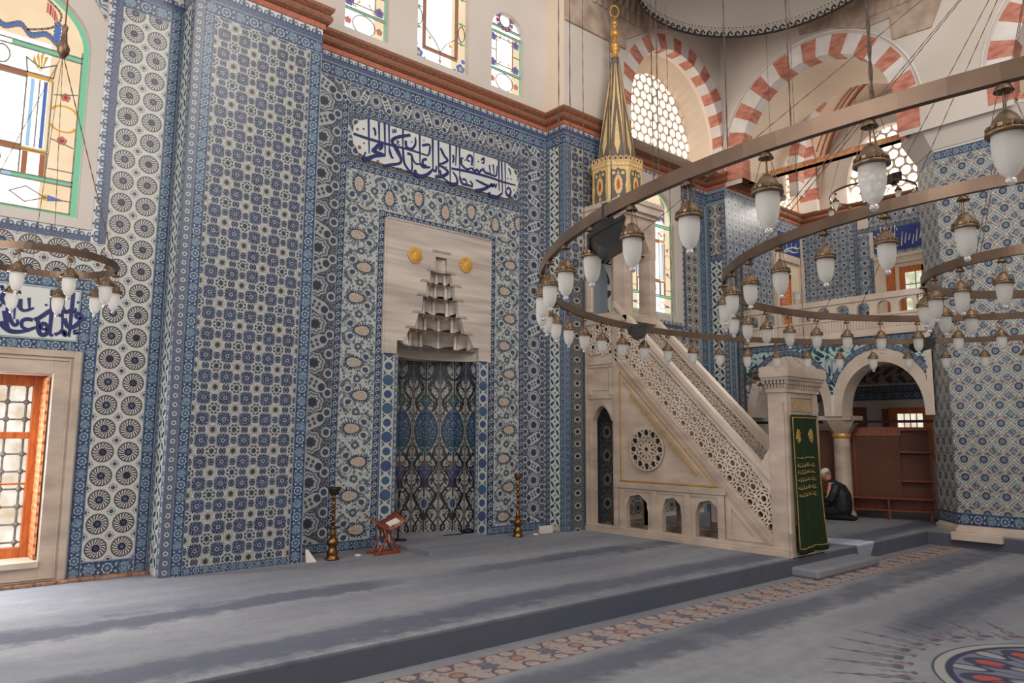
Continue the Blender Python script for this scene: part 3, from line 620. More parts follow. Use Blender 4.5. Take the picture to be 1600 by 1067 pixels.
TXT_MAIN = [([(4.996, 6.263), (5.023, 5.749)], 0.0171), ([(5.166, 6.262), (5.185, 5.905)], 0.0171), ([(5.261, 6.279), (5.286, 5.778)], 0.0171), ([(5.333, 6.265), (5.356, 5.837)], 0.0152), ([(5.576, 6.276), (5.581, 5.939)], 0.0152), ([(5.872, 6.27), (5.89, 5.828)], 0.0171), ([(6.111, 6.265), (6.128, 5.78)], 0.019), ([(6.218, 6.262), (6.238, 5.698)], 0.0171), ([(6.438, 6.278), (6.456, 5.641)], 0.0171), ([(6.563, 6.267), (6.555, 5.952)], 0.0152), ([(6.624, 6.272), (6.639, 5.773)], 0.0152), ([(6.91, 6.269), (6.923, 5.954)], 0.0076), ([(7.431, 6.266), (7.448, 5.746)], 0.0171), ([(7.495, 6.271), (7.518, 5.727)], 0.0171), ([(7.569, 6.266), (7.583, 5.765)], 0.0133), ([(4.762, 5.972), (5.002, 5.964), (5.317, 5.968), (5.692, 5.985), (6.035, 5.977)], 0.0171), ([(6.472, 5.887), (6.819, 5.917), (7.238, 5.928), (7.528, 5.916), (7.812, 5.923)], 0.0171), ([(5.71, 6.218), (5.498, 6.127), (5.4, 6.053), (5.408, 6.007), (5.481, 5.902), (5.555, 5.795), (5.522, 5.724), (5.327, 5.654), (5.271, 5.629)], 0.0209), ([(4.925, 5.643), (5.012, 5.67), (5.121, 5.738), (5.288, 5.79)], 0.0266), ([(4.965, 5.755), (4.936, 5.666), (4.947, 5.639)], 0.0114), ([(5.085, 5.803), (5.182, 5.925), (5.232, 5.924), (5.206, 5.87), (5.173, 5.851)], 0.0228), ([(5.062, 5.821), (5.141, 5.797), (5.288, 5.79)], 0.0266), ([(5.354, 5.899), (5.391, 5.795), (5.426, 5.793)], 0.0171), ([(5.443, 6.006), (5.529, 5.883), (5.567, 5.788)], 0.0171), ([(5.585, 5.961), (5.607, 5.777), (5.677, 5.679), (5.737, 5.662), (5.751, 5.75), (5.731, 5.872)], 0.0171), ([(5.658, 5.917), (5.73, 5.914), (5.768, 5.839), (5.818, 5.799), (5.891, 5.807)], 0.0171), ([(5.89, 5.828), (5.941, 5.781), (6.015, 5.791), (6.077, 5.81)], 0.019), ([(6.012, 5.919), (5.943, 5.884), (5.952, 5.818), (6.014, 5.816)], 0.0171), ([(5.796, 5.698), (5.834, 5.633), (5.92, 5.628), (6.042, 5.694), (6.127, 5.791)], 0.0247), ([(6.128, 5.78), (6.178, 5.771), (6.194, 5.861)], 0.0171), ([(5.629, 6.11), (5.643, 6.019), (5.728, 6.003), (5.798, 6.092), (5.797, 6.21)], 0.019), ([(5.92, 6.111), (6.031, 6.156), (6.068, 6.151)], 0.0171), ([(6.068, 6.151), (6.054, 6.021), (6.01, 5.971)], 0.0152), ([(6.259, 6.163), (6.339, 6.052), (6.397, 6.001), (6.328, 5.939), (6.226, 5.891)], 0.019), ([(6.168, 5.681), (6.294, 5.712), (6.409, 5.805), (6.33, 5.863), (6.24, 5.873)], 0.0228), ([(6.254, 5.811), (6.294, 5.712), (6.372, 5.676), (6.456, 5.641)], 0.0152), ([(6.456, 5.641), (6.53, 5.647), (6.595, 5.685), (6.567, 5.778), (6.499, 5.839)], 0.019), ([(6.638, 5.795), (6.688, 5.695), (6.823, 5.693), (6.878, 5.684)], 0.019), ([(6.878, 5.672), (6.883, 5.741), (6.836, 5.77)], 0.0152), ([(6.687, 5.762), (6.754, 5.767), (6.782, 5.695)], 0.0152), ([(6.961, 5.646), (7.072, 5.676), (7.212, 5.761), (7.098, 5.791), (6.958, 5.815)], 0.0228), ([(7.211, 5.795), (7.24, 5.767), (7.282, 5.823), (7.303, 5.782), (7.34, 5.836), (7.369, 5.786), (7.397, 5.862)], 0.0171), ([(7.227, 5.673), (7.285, 5.617), (7.414, 5.639), (7.518, 5.727)], 0.0209), ([(7.583, 5.776), (7.619, 5.714), (7.678, 5.721), (7.696, 5.802), (7.647, 5.845), (7.603, 5.793)], 0.019), ([(6.667, 6.115), (6.669, 6.003), (6.778, 5.952), (6.873, 5.998)], 0.0171), ([(6.872, 6.032), (6.876, 6.169), (6.815, 6.187), (6.775, 6.109), (6.844, 6.093)], 0.0171), ([(6.873, 5.998), (6.929, 5.955), (6.984, 5.992), (7.026, 5.957), (7.067, 6.012), (7.095, 5.996)], 0.0171), ([(7.065, 6.172), (7.12, 6.221), (7.116, 6.139), (7.071, 6.139)], 0.0133), ([(7.095, 6.054), (7.152, 5.987), (7.237, 5.985), (7.295, 5.976), (7.381, 5.992), (7.4, 6.165)], 0.0171), ([(7.235, 6.135), (7.26, 5.991)], 0.0152), ([(7.315, 6.167), (7.338, 5.998)], 0.0152), ([(5.078, 6.153), (5.108, 6.111), (5.115, 6.04)], 0.0171), ([(5.397, 6.224), (5.403, 6.174), (5.426, 6.186), (5.429, 6.234), (5.454, 6.182), (5.462, 6.243)], 0.0076), ([(5.465, 6.059), (5.512, 6.057), (5.478, 6.02), (5.537, 6.015)], 0.0076), ([(6.494, 6.115), (6.516, 6.054), (6.497, 5.982)], 0.0171), ([(7.645, 6.179), (7.681, 6.141), (7.693, 6.073)], 0.0133)]
DOT_MAIN = [(4.935, 5.878, 0.0136), (4.921, 6.088, 0.0153), (5.732, 6.117, 0.0136), (5.95, 6.199, 0.0119), (6.294, 6.084, 0.0136), (5.512, 5.652, 0.0136), (5.559, 5.656, 0.0136), (6.694, 6.111, 0.0136), (6.735, 6.088, 0.0136), (7.004, 6.134, 0.0136), (7.631, 5.999, 0.0136), (7.706, 6.009, 0.0136), (6.376, 5.885, 0.0119)]
RD_MAIN = [(4.824, 6.056, 0.0221), (4.866, 5.799, 0.0289), (5.168, 5.665, 0.0255), (7.767, 5.83, 0.0153)]
TXT_LEFT = [([(0.981, 3.261), (0.983, 3.171), (0.989, 3.064)], 0.017), ([(0.962, 3.186), (0.904, 3.182), (0.87, 3.145), (0.87, 3.097), (0.903, 3.066), (0.988, 3.098)], 0.0186), ([(0.982, 3.075), (0.988, 2.91)], 0.0124), ([(0.923, 3.033), (0.931, 2.974), (0.96, 2.895), (0.993, 2.848), (1.02, 2.871), (1.014, 2.912)], 0.017), ([(0.996, 3.125), (1.016, 3.056), (1.054, 3.012), (1.094, 3.017), (1.152, 3.048)], 0.0155), ([(1.028, 3.129), (1.042, 3.02)], 0.0155), ([(1.099, 3.15), (1.113, 3.029)], 0.0155), ([(1.161, 2.922), (1.21, 2.952), (1.296, 3.034), (1.357, 3.06), (1.367, 3.098), (1.343, 3.11), (1.321, 3.09), (1.321, 3.055)], 0.0186), ([(1.3, 3.262), (1.311, 3.042), (1.313, 2.798), (1.346, 2.78)], 0.017), ([(1.4, 3.26), (1.421, 2.821)], 0.017), ([(1.421, 2.821), (1.455, 2.787), (1.45, 2.824), (1.415, 2.833), (1.401, 2.807)], 0.017), ([(1.356, 2.784), (1.421, 2.821)], 0.0186), ([(1.496, 3.257), (1.493, 3.001), (1.489, 2.772)], 0.017), ([(1.405, 3.09), (1.443, 3.033), (1.483, 3.062), (1.528, 3.045), (1.529, 3.092)], 0.0155), ([(1.372, 3.0), (1.403, 2.997), (1.41, 3.054)], 0.0139), ([(1.435, 2.97), (1.464, 2.887), (1.518, 2.88), (1.568, 2.935), (1.592, 2.993), (1.566, 3.037), (1.535, 3.012), (1.554, 2.983), (1.588, 2.987)], 0.0186), ([(1.197, 2.92), (1.207, 2.824), (1.233, 2.776), (1.274, 2.78), (1.29, 2.833), (1.265, 2.891), (1.235, 2.882), (1.233, 2.839), (1.282, 2.832)], 0.0186), ([(0.872, 2.838), (0.918, 2.873), (0.939, 2.916)], 0.0186), ([(0.87, 2.873), (0.912, 2.819), (0.973, 2.784), (1.051, 2.788), (1.119, 2.813), (1.197, 2.854)], 0.0201), ([(1.151, 2.918), (1.101, 2.924), (1.058, 2.899), (1.062, 2.84), (1.119, 2.816)], 0.017), ([(0.894, 2.988), (0.929, 2.856), (0.959, 2.782)], 0.017), ([(0.842, 3.224), (0.861, 3.238), (0.868, 3.209), (0.852, 3.201)], 0.0124), ([(0.858, 3.025), (0.865, 3.061)], 0.0124), ([(1.563, 2.847), (1.536, 2.847), (1.532, 2.825), (1.576, 2.823), (1.523, 2.804)], 0.0093), ([(1.187, 2.847), (1.211, 2.861), (1.243, 2.913)], 0.0124)]
DOT_LEFT = [(1.256, 3.091, 0.014), (1.548, 3.155, 0.0154)]
TXT_SIDE = [([(7.223, 6.465), (7.146, 6.362), (7.221, 6.338), (7.17, 6.27)], 0.016), ([(7.057, 6.643), (7.066, 6.5)], 0.016), ([(6.976, 6.636), (6.971, 6.557), (7.008, 6.546)], 0.016), ([(6.904, 6.639), (6.921, 6.336)], 0.016), ([(6.824, 6.622), (6.839, 6.357)], 0.016), ([(6.738, 6.632), (6.756, 6.322)], 0.016), ([(7.242, 6.304), (7.138, 6.187), (7.067, 6.154), (6.958, 6.152)], 0.016), ([(7.157, 6.5), (7.05, 6.458), (7.072, 6.386), (6.981, 6.386)], 0.016), ([(7.13, 6.32), (7.021, 6.318), (6.953, 6.247), (6.881, 6.251)], 0.016), ([(6.992, 6.197), (6.902, 6.189), (6.795, 6.196), (6.705, 6.217)], 0.016), ([(6.878, 6.299), (6.772, 6.287), (6.684, 6.288)], 0.016), ([(6.797, 6.159), (6.71, 6.142), (6.68, 6.193)], 0.016), ([(6.703, 6.558), (6.689, 6.498)], 0.016), ([(6.943, 6.417), (6.816, 6.448), (6.748, 6.396)], 0.016), ([(7.211, 6.181), (7.104, 6.132), (7.083, 6.195)], 0.016)]
TXT_AISLE = [([(16.293, 6.356), (16.461, 6.345), (16.569, 6.263), (16.806, 6.344)], 0.018), ([(16.355, 6.427), (16.38, 6.271)], 0.018), ([(16.664, 6.502), (16.671, 6.341)], 0.018), ([(16.9, 6.544), (16.901, 6.319)], 0.018), ([(17.138, 6.566), (17.142, 6.381)], 0.018), ([(16.727, 6.33), (16.998, 6.315), (17.241, 6.377)], 0.018), ([(16.455, 6.264), (16.651, 6.337), (16.85, 6.412), (17.131, 6.482)], 0.018), ([(16.969, 6.433), (17.248, 6.461), (17.317, 6.556)], 0.018)]
# ------------------------------------------------------------------ floors
YW, YP, ZF = 9.02, 8.57, 0.22
struct(MB().box((-4, -6, -0.12), (17.6, 9.6, 0.0)).build('floor', CARF))
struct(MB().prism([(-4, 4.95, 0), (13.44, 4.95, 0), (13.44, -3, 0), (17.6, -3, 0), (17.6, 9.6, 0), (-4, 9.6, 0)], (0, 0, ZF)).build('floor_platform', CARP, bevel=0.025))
struct(MB().box((-3, 8.88, ZF), (2.41, 9.02, ZF+0.03)).build('baseboard_left', plain('threshold_terracotta', (176, 138, 112), (112, 74, 56), 0.6, 0, 7, stretch=(3, 1, 1)), bevel=0.006))
tag(MB().box((8.98, 4.60, 0.0), (10.72, 4.985, 0.115)).build('carpeted_step', CARM, bevel=0.03), 'low blue-grey carpeted step in front of the green pulpit curtain', 'step')
tag(MB().prism([(5.47, 7.93, ZF), (7.02, 7.97, ZF), (7.05, 9.03, ZF), (6.9, 9.5, ZF), (6.31, 9.68, ZF), (5.72, 9.5, ZF), (5.5, 9.03, ZF)], (0, 0, 0.06)).build('prayer_mat', CARM, bevel=0.02), 'raised blue-grey carpet mat filling the floor of the prayer niche', 'mat')

# ------------------------------------------------------------------ qibla wall: solid body
wall = sroot('wall_back', (4.5, 9.3, 0.22))
b = MB()
b.box((-3, 9.02, 0.0), (-0.52, 9.6, 7.3)); b.box((-0.52, 9.02, 2.62), (1.62, 9.6, 4.08)); b.box((1.62, 9.02, 0), (2.42, 9.6, 7.3)); b.box((-0.52, 9.02, 0), (1.62, 9.6, 0.22))
b.box((2.43, 8.58, 0), (4.03, 9.6, 7.3))
b.box((4.03, 9.02, 0), (5.54, 9.85, 7.3)); b.box((7.06, 9.02, 0), (8.54, 9.85, 7.3)); b.box((5.54, 9.04, 4.87), (7.06, 9.85, 7.3)); b.box((5.3, 9.8, 0), (7.3, 9.95, 4.9))
b.box((8.54, 8.58, 0), (10.1, 9.6, 7.3))
b.box((10.1, 9.02, 0), (10.8, 9.6, 7.3)); b.box((12.19, 9.02, 0), (13.36, 9.6, 7.3)); b.box((10.8, 9.02, 0), (12.19, 9.6, 4.15))
b.box((13.36, 8.56, 0), (15.14, 9.6, 7.3))
b.build('wall_body', PL, wall)
# upper plaster walls
P = lambda y: (lambda a, z: (a, y, z))
b = MB()
b.box((-3, 9.02, 7.3), (4.58, 9.5, 12)); b.box((5.30, 9.02, 7.3), (5.81, 9.5, 12)); b.box((6.80, 9.02, 7.3), (7.28, 9.5, 12)); b.box((8.01, 9.02, 7.3), (8.53, 9.5, 12))
for x0, x1, zt in ((4.58, 5.30, 9.0), (5.81, 6.80, 9.9), (7.28, 8.01, 8.95)):
    b.box((x0, 9.02, 7.3), (x1, 9.5, 7.54)); o = arch_pts((x0+x1)/2, (x1-x0)/2, zt-0.36, 0.36)
    wall_with_arch(b, P(9.02), x0, x1, 7.54, 12, o); soffit(b, P(9.02), P(9.3), o)
b.build('upper_plaster', PL, wall)
# plaster round the big stained window of the left bay
b = MB(); o = arch_pts(0.55, 0.93, 6.0, 0.7, z0=4.08)
wall_with_arch(b, P(9.0), -0.52, 1.62, 4.08, 7.3, o); b.face([(-0.52, 9.0, 3.97), (1.62, 9.0, 3.97), (1.62, 9.0, 4.08), (-0.52, 9.0, 4.08)])
soffit(b, P(9.0), P(9.3), o+[o[0]]); b.build('window_plaster_surround', PL, wall)
b = MB(); o = arch_pts(11.5, 0.69, 6.1, 0.65, z0=4.17)
wall_with_arch(b, P(9.0), 10.6, 12.41, 4.17, 7.0, o); b.face([(10.6, 9.0, 4.05), (12.41, 9.0, 4.05), (12.41, 9.0, 4.17), (10.6, 9.0, 4.17)])
soffit(b, P(9.0), P(9.3), o+[o[0]]); b.build('window_plaster_surround', PL, wall)

# ------------------------------------------------------------------ tile revetment
WT = lambda *a, **k: wall_tile(wall, *a, **k)
STT = lambda *a, **k: side_tile(wall, *a, **k)
# left bay
WT('tile_border', 1.64, 1.77, 0.22, 3.42, YW, 'border', 0.13)
WT('tile_panel', 1.77, 2.28, 0.40, 6.68, YW, 'medal', 0.255, ou=0.0, ov=0.0)
WT('tile_border', 1.77, 2.28, 0.22, 0.40, YW, 'border', 0.17, vert=False)
WT('tile_border', 2.28, 2.42, 0.22, 6.85, YW, 'border', 0.13)
WT('tile_border', 1.75, 2.28, 6.68, 6.85, YW, 'border', 0.17, vert=False)
WT('tile_border', 1.62, 2.42, 6.85, 7.0, YW, 'crest', 0.15, vert=False, flip=True)
WT('tile_panel', -0.9, 1.77, 3.42, 3.84, YW, 'medal', 0.255, ou=0.0, ov=0.3)
WT('tile_border', -0.9, 1.75, 3.84, 3.97, YW, 'crest', 0.13, vert=False, flip=True)
WT('tile_border', 1.62, 1.765, 3.84, 6.9, YW-0.004, 'crest', 0.145)
WT('tile_border', -0.9, 1.64, 3.29, 3.42, YW, 'border', 0.13, vert=False)
WT('tile_border', -0.9, 1.64, 2.62, 2.72, YW, 'border', 0.13, vert=False)
WT('tile_border', 1.56, 1.70, 2.72, 3.29, YW-0.003, 'border', 0.13)
m = MB(); m.face([(1.60, 8.99, 6.42), (1.60, 8.99, 6.95), (1.28, 8.99, 6.95)], [(0, 0), (0, .9), (-.6, .9)]); m.build('tile_spandrel', T['cloud'], wall)
# left pier
STT('tile_border', 9.02, 8.93, 0.22, 6.85, 2.43, 'dots', 0.09)
STT('tile_panel', 8.93, 8.68, 0.30, 6.85, 2.43, 'leaf', 0.125)
STT('tile_border', 8.68, 8.57, 0.22, 6.85, 2.43, 'dots', 0.11)
STT('tile_border', 9.02, 8.57, 6.85, 7.05, 2.43, 'border', 0.2, vert=False)
WT('tile_border', 2.43, 2.53, 0.22, 6.85, YP, 'dots', 0.10)
WT('tile_border', 2.53, 2.66, 0.22, 6.72, YP, 'border', 0.13)
WT('tile_panel', 2.66, 3.87, 0.30, 6.72, YP, 'field', 0.242, ov=0.3)
WT('tile_border', 2.66, 3.87, 0.22, 0.30, YP, 'border', 0.10, vert=False)
WT('tile_border', 3.87, 4.04, 0.22, 6.72, YP, 'border', 0.155)
WT('tile_border', 2.53, 4.04, 6.72, 6.90, YP, 'border', 0.17, vert=False)
WT('tile_border', 2.43, 4.04, 6.90, 7.07, YP, 'crest', 0.16, vert=False, flip=True)
# mihrab wall
WT('tile_border', 4.04, 8.53, 6.72, 6.93, YW, 'border', 0.19, vert=False)
WT('tile_border', 4.04, 8.53, 6.93, 7.07, YW, 'crest', 0.14, vert=False, flip=True)
WT('tile_panel', 4.04, 4.58, 0.35, 6.72, YW, 'cloud', 0.52)
WT('tile_panel', 8.02, 8.47, 0.35, 6.72, YW, 'cloud', 0.45)
WT('tile_border', 8.47, 8.53, 0.35, 6.72, YW, 'dots', 0.08)
WT('tile_panel', 4.58, 8.02, 6.42, 6.72, YW, 'cloud', 0.36, vert=False)
WT('tile_border', 4.04, 5.33, 0.22, 0.35, YW, 'border', 0.13, vert=False)
WT('tile_border', 7.27, 8.53, 0.22, 0.35, YW, 'border', 0.13, vert=False)
for x0, x1 in ((4.58, 4.69), (7.91, 8.02)): WT('tile_border', x0, x1, 0.35, 6.42, YW, 'scroll', 0.11)
WT('tile_border', 4.69, 7.91, 6.31, 6.42, YW, 'scroll', 0.11, vert=False)
WT('tile_border', 4.69, 7.91, 5.47, 5.58, YW, 'scroll', 0.11, vert=False)
WT('tile_panel', 4.69, 5.22, 0.35, 4.97, YW, 'saz', 0.53, vunit=0.45, ov=0.2)
WT('tile_panel', 7.40, 7.91, 0.35, 4.97, YW, 'saz', 0.51, vunit=0.45, ov=0.2, flip=True)
WT('tile_panel', 4.69, 7.91, 4.97, 5.47, YW, 'saz', 0.50, vert=False, ov=0.1)
for x0, x1 in ((5.22, 5.33), (7.27, 7.40)): WT('tile_border', x0, x1, 0.35, 4.97, YW, 'scroll', x1-x0)
WT('tile_border', 5.33, 7.27, 4.86, 4.97, YW, 'scroll', 0.11, vert=False)
WT('calligraphy_ground', 4.69, 7.91, 5.58, 6.31, YW, 'cloud', 0.5, vert=False)
# right pier
STT('tile_border', 9.02, 8.92, 0.22, 6.72, 8.53, 'scroll', 0.10)
STT('tile_panel', 8.92, 8.68, 0.30, 6.72, 8.53, 'leaf', 0.12)
STT('tile_border', 8.68, 8.57, 0.22, 6.72, 8.53, 'border', 0.11)
STT('tile_border', 9.02, 8.57, 6.72, 6.93, 8.53, 'border', 0.2, vert=False)
STT('tile_border', 9.02, 8.57, 6.93, 7.07, 8.53, 'crest', 0.14, vert=False, flip=True)
WT('tile_border', 8.53, 8.66, 0.22, 6.72, YP, 'border', 0.12)
WT('tile_panel', 8.66, 8.98, 0.22, 4.4, YP, 'grey', 0.32, vunit=0.2)
WT('tile_panel', 8.98, 10.1, 0.22, 4.4, YP, 'grey', 0.4)
WT('tile_panel', 8.66, 10.0, 4.4, 6.72, YP, 'field', 0.268)
WT('tile_border', 8.53, 10.1, 6.72, 6.93, YP, 'border', 0.19, vert=False)
WT('tile_border', 8.53, 10.1, 6.93, 7.07, YP, 'crest', 0.14, vert=False, flip=True)
# right bay
WT('tile_border', 12.41, 12.54, 3.92, 6.72, YW-0.004, 'crest', 0.13)
WT('tile_border', 10.3, 12.54, 3.92, 4.05, YW-0.002, 'crest', 0.13, vert=False, flip=True)
WT('tile_border', 10.5, 10.62, 3.92, 6.72, YW-0.004, 'crest', 0.12, flip=True)
WT('tile_panel', 12.54, 12.98, 0.3, 6.72, YW, 'medal', 0.22)
WT('tile_panel', 10.1, 10.5, 0.3, 6.72, YW, 'medal', 0.20)
WT('tile_panel', 10.5, 12.54, 0.3, 3.92, YW, 'medal', 0.255)
WT('tile_border', 12.98, 13.35, 0.22, 6.72, YW, 'border', 0.185)
WT('tile_border', 10.1, 13.35, 6.72, 6.93, YW, 'border', 0.19, vert=False)
WT('tile_border', 10.1, 13.35, 6.93, 7.07, YW, 'crest', 0.14, vert=False, flip=True)
# second engaged pier
STT('tile_border', 9.02, 8.94, 0.22, 6.72, 13.35, 'border', 0.09)
STT('tile_panel', 8.94, 8.66, 5.62, 6.72, 13.35, 'medal', 0.28)
STT('tile_border', 8.94, 8.66, 5.48, 5.62, 13.35, 'border', 0.14, vert=False)
STT('tile_panel', 8.94, 8.66, 0.22, 5.48, 13.35, 'leaf', 0.14)
STT('tile_border', 8.66, 8.55, 0.22, 6.72, 13.35, 'dots', 0.11)
STT('tile_border', 9.02, 8.55, 6.72, 7.07, 13.35, 'border', 0.2, vert=False)
WT('tile_border', 13.35, 13.62, 0.22, 5.5, 8.555, 'border', 0.135)
WT('tile_panel', 13.62, 13.95, 0.22, 5.5, 8.555, 'grey', 0.165)
WT('tile_panel', 13.35, 15.14, 5.5, 7.0, 8.555, 'pale', 0.25)
WT('tile_panel', 13.95, 15.14, 3.8, 5.5, 8.555, 'pale', 0.24)
# ------------------------------------------------------------------ cornice with a torus, returned round every pier
def cornice(name, path, lvl, mats):
    prof = [(0.0, 0.0), (0.025, 0.0), (0.03, 0.07), (0.05, 0.075), (0.085, 0.10), (0.10, 0.135), (0.09, 0.175), (0.06, 0.20), (0.075, 0.21), (0.11, 0.25), (0.115, 0.29), (0.0, 0.295)]
    n = len(path); offs = []
    for i in range(n):
        ds = []
        if i > 0: d = Vector(path[i])-Vector(path[i-1]); d.normalize(); ds.append(Vector((d.y, -d.x)))
        if i < n-1: d = Vector(path[i+1])-Vector(path[i]); d.normalize(); ds.append(Vector((d.y, -d.x)))
        if len(ds) == 1: offs.append(ds[0])
        else: s = ds[0]+ds[1]; offs.append(s/max(0.2, (1+ds[0].dot(ds[1]))))
    m = MB(); k = len(prof)
    for i in range(n-1):
        a, c = Vector(path[i]), Vector(path[i+1]); L = (c-a).length
        for j in range(k-1):
            (r0, z0), (r1, z1) = prof[j], prof[j+1]
            p = [(*(a+offs[i]*r0), lvl+z0), (*(c+offs[i+1]*r0), lvl+z0), (*(c+offs[i+1]*r1), lvl+z1), (*(a+offs[i]*r1), lvl+z1)]
            m.face(p, [(0, j*0.1), (L, j*0.1), (L, j*0.1+0.1), (0, j*0.1+0.1)], mi=1 if j < 2 else 0)
    return m.build(name, mats)
struct(cornice('trim_1', [(-3, YW), (2.43, YW), (2.43, YP), (4.04, YP), (4.04, YW), (8.53, YW), (8.53, YP), (10.1, YP), (10.1, YW), (13.35, YW), (13.35, 8.55), (15.14, 8.55), (15.14, 9.0)], 7.07, [CORN, CORNR]))
struct(cornice('trim_2', [(15.14, 9.0), (17.5, 9.0), (17.5, -1.0)], 7.07, [CORN, CORNR]))

# ------------------------------------------------------------------ prayer niche
mih = thing('prayer_niche', 'tall tiled prayer niche with carved marble stalactite hood in the back wall', 'prayer niche', (6.31, 9.02, 0.22))
CX = 6.31
m = MB(); R = 0.745
for k in range(5):
    a0, a1 = PI-PI*k/5, PI-PI*(k+1)/5
    p0 = Vector((CX+R*math.cos(a0), 9.02+R*0.92*math.sin(a0))); p1 = Vector((CX+R*math.cos(a1), 9.02+R*0.92*math.sin(a1)))
    m.face([(p0.x, p0.y, 0.2), (p1.x, p1.y, 0.2), (p1.x, p1.y, 2.9), (p0.x, p0.y, 2.9)], [(k-0.5, 0), (k+0.5, 0), (k+0.5, 2.7), (k-0.5, 2.7)])
m.build('niche_lining', T['niche'], mih)
for x0, x1 in ((5.33, 5.56), (7.06, 7.27)):
    m = MB(); m.tile((x0, 9.005, 0.22), (x1-x0, 0, 0), (0, 0, 2.68), 1/(x1-x0), 1/0.20, th=0.03); m.build('colonnette', T['rope'], mih)
for x0, x1 in ((5.545, 5.60), (7.02, 7.075)):
    m = MB(); m.tile((x0, 8.999, 0.22), (x1-x0, 0, 0), (0, 0, 2.68), 1/(x1-x0), 1/0.09, th=0.02); m.build('niche_edge_border', T['dots'], mih)
# marble slab with a stepped opening, tier by tier
TI = [(2.90, 0.745), (3.10, 0.56), (3.30, 0.46), (3.54, 0.29), (3.80, 0.26), (4.02, 0.20), (4.20, 0.10), (4.44, 0.0)]
m = MB(); xl, xr, yf = 5.33, 7.27, 8.985
def slab(x0, x1, z0, z1): m.box((x0, yf, z0), (x1, 9.06, z1))
slab(xl, CX-0.745, 2.90, 3.10); slab(CX+0.745, xr, 2.90, 3.10)
lv = [3.10, 3.30, 3.54, 3.80, 4.02, 4.20, 4.43]; hwb = [0.64, 0.46, 0.345, 0.275, 0.22, 0.105]; hwt = [0.53, 0.39, 0.315, 0.25, 0.19, 0.105]; hw = hwb
for i in range(6):
    for sg in (-1, 1):
        xe = xl if sg < 0 else xr; m.prism([(xe, yf, lv[i]), (CX+sg*hwb[i], yf, lv[i]), (CX+sg*hwt[i], yf, lv[i+1]), (xe, yf, lv[i+1])], (0, 0.07, 0))
slab(xl, xr, 4.43, 4.87)
m.box((xl-0.015, yf-0.012, 2.885), (xl+0.012, 9.05, 4.885)); m.box((xr-0.012, yf-0.012, 2.885), (xr+0.015, 9.05, 4.885)); m.box((xl-0.015, yf-0.012, 4.86), (xr+0.015, 9.05, 4.885))
m.build('marble_slab', MARBS, mih, bevel=0.004)
def flute(r0, z0, r1, z1, nf, c=(CX, 9.0), dep=0.5, ny=10):
    "one tier of the hood: a row of small concave niches with pendants at their cusps"
    m = MB(); q = 10; N = nf*q; vs = []; H = z1-z0
    for j in range(ny+1):
        t = j/ny
        for k in range(N+1):
            a = PI-PI*k/N; ph = (k % q)/q; s_ = math.sin(PI*ph); niche = s_**0.7
            rad = (r0+(r1-r0)*t**1.3)*(1-0.30*(1-niche)*(1-t)**0.7) if nf > 1 else r0+(r1-r0)*t
            z = z0+H*t+(H*0.34*niche*(1-t)**2 if nf > 2 else 0)
            vs.append((c[0]+rad*math.cos(a), c[1]+rad*dep*math.sin(a)+0.02, z))
    m.add(vs, [[j*(N+1)+k, j*(N+1)+k+1, (j+1)*(N+1)+k+1, (j+1)*(N+1)+k] for j in range(ny) for k in range(N)], 0, True)
    top = vs[-(N+1):]; m.add([(c[0], c[1]+0.02, z1)]+top, [[0, i+1, i+2][::-1] for i in range(N)])
    for p_ in range(1, nf):
        a = PI-PI*p_/nf; rr = r0*0.70 if nf > 1 else r0
        m.lathe([(0.0, -0.04), (0.020, -0.03), (0.036, 0.0), (0.030, 0.03), (0.024, H*0.5), (0.03, H*0.8), (0.02, H)], (c[0]+rr*math.cos(a), c[1]+rr*dep*math.sin(a)+0.02, z0), 8)
    return m
tiers = [(0.745, 2.90, 0.72, 3.04, 1), (0.74, 3.04, 0.58, 3.30, 5), (0.58, 3.30, 0.46, 3.54, 5), (0.44, 3.54, 0.34, 3.80, 4), (0.35, 3.80, 0.27, 4.02, 4), (0.28, 4.02, 0.20, 4.20, 4), (0.12, 4.20, 0.09, 4.42, 1)]
for t in tiers: flute(*t).build('stalactite_tier', MARBS, mih)
for i, z in enumerate(lv[:-1]):
    for s in (-1, 1):
        if i == 0: continue
        x = CX+s*(hw[i]+0.07); m = MB(); m.prism([(x-0.09, yf, z-0.005), (x+0.09, yf, z-0.005), (x+0.09, yf, z+0.008), (x+0.07, yf, z+0.008), (x+0.07, yf, z+0.03), (x-0.07, yf, z+0.03), (x-0.07, yf, z+0.008), (x-0.09, yf, z+0.008)], (0, -0.01, 0)); m.build('carved_moulding', MARBD, mih)
m = MB(); m.box((CX-0.17, yf-0.012, 4.50), (CX+0.17, yf, 4.535)); m.build('carved_moulding', MARBD, mih, bevel=0.006)
for x in (5.83, 6.77):
    m = MB(); m.add([(x+q*0.125*math.cos(2*PI*k/40), yf-0.014-(0.012 if q < 0.9 else 0)*(1 if q > 0.3 else 1.3), 4.39+q*0.125*math.sin(2*PI*k/40)) for q in (1.0, 0.94, 0.62, 0.3) for k in range(40)],
        [[a*40+k, (a+1)*40+k, (a+1)*40+(k+1) % 40, a*40+(k+1) % 40] for a in range(3) for k in range(40)]+[[120+k for k in range(40)][::-1]], 0, True)
    for k in range(24):
        a = 2*PI*k/24; m.tube([(x+0.05*math.cos(a), yf-0.03, 4.39+0.05*math.sin(a)), (x+0.112*math.cos(a+0.22), yf-0.03, 4.39+0.112*math.sin(a+0.22))], 0.004, 4)
    m.sphere((x, yf-0.022, 4.39), 0.035, 10, sc=(1, 0.5, 1)); m.build('gold_medallion', plain('gilt_rosette', (228, 184, 96), (198, 148, 64), 0.5, 0.3, 40, bump=0.5), mih)
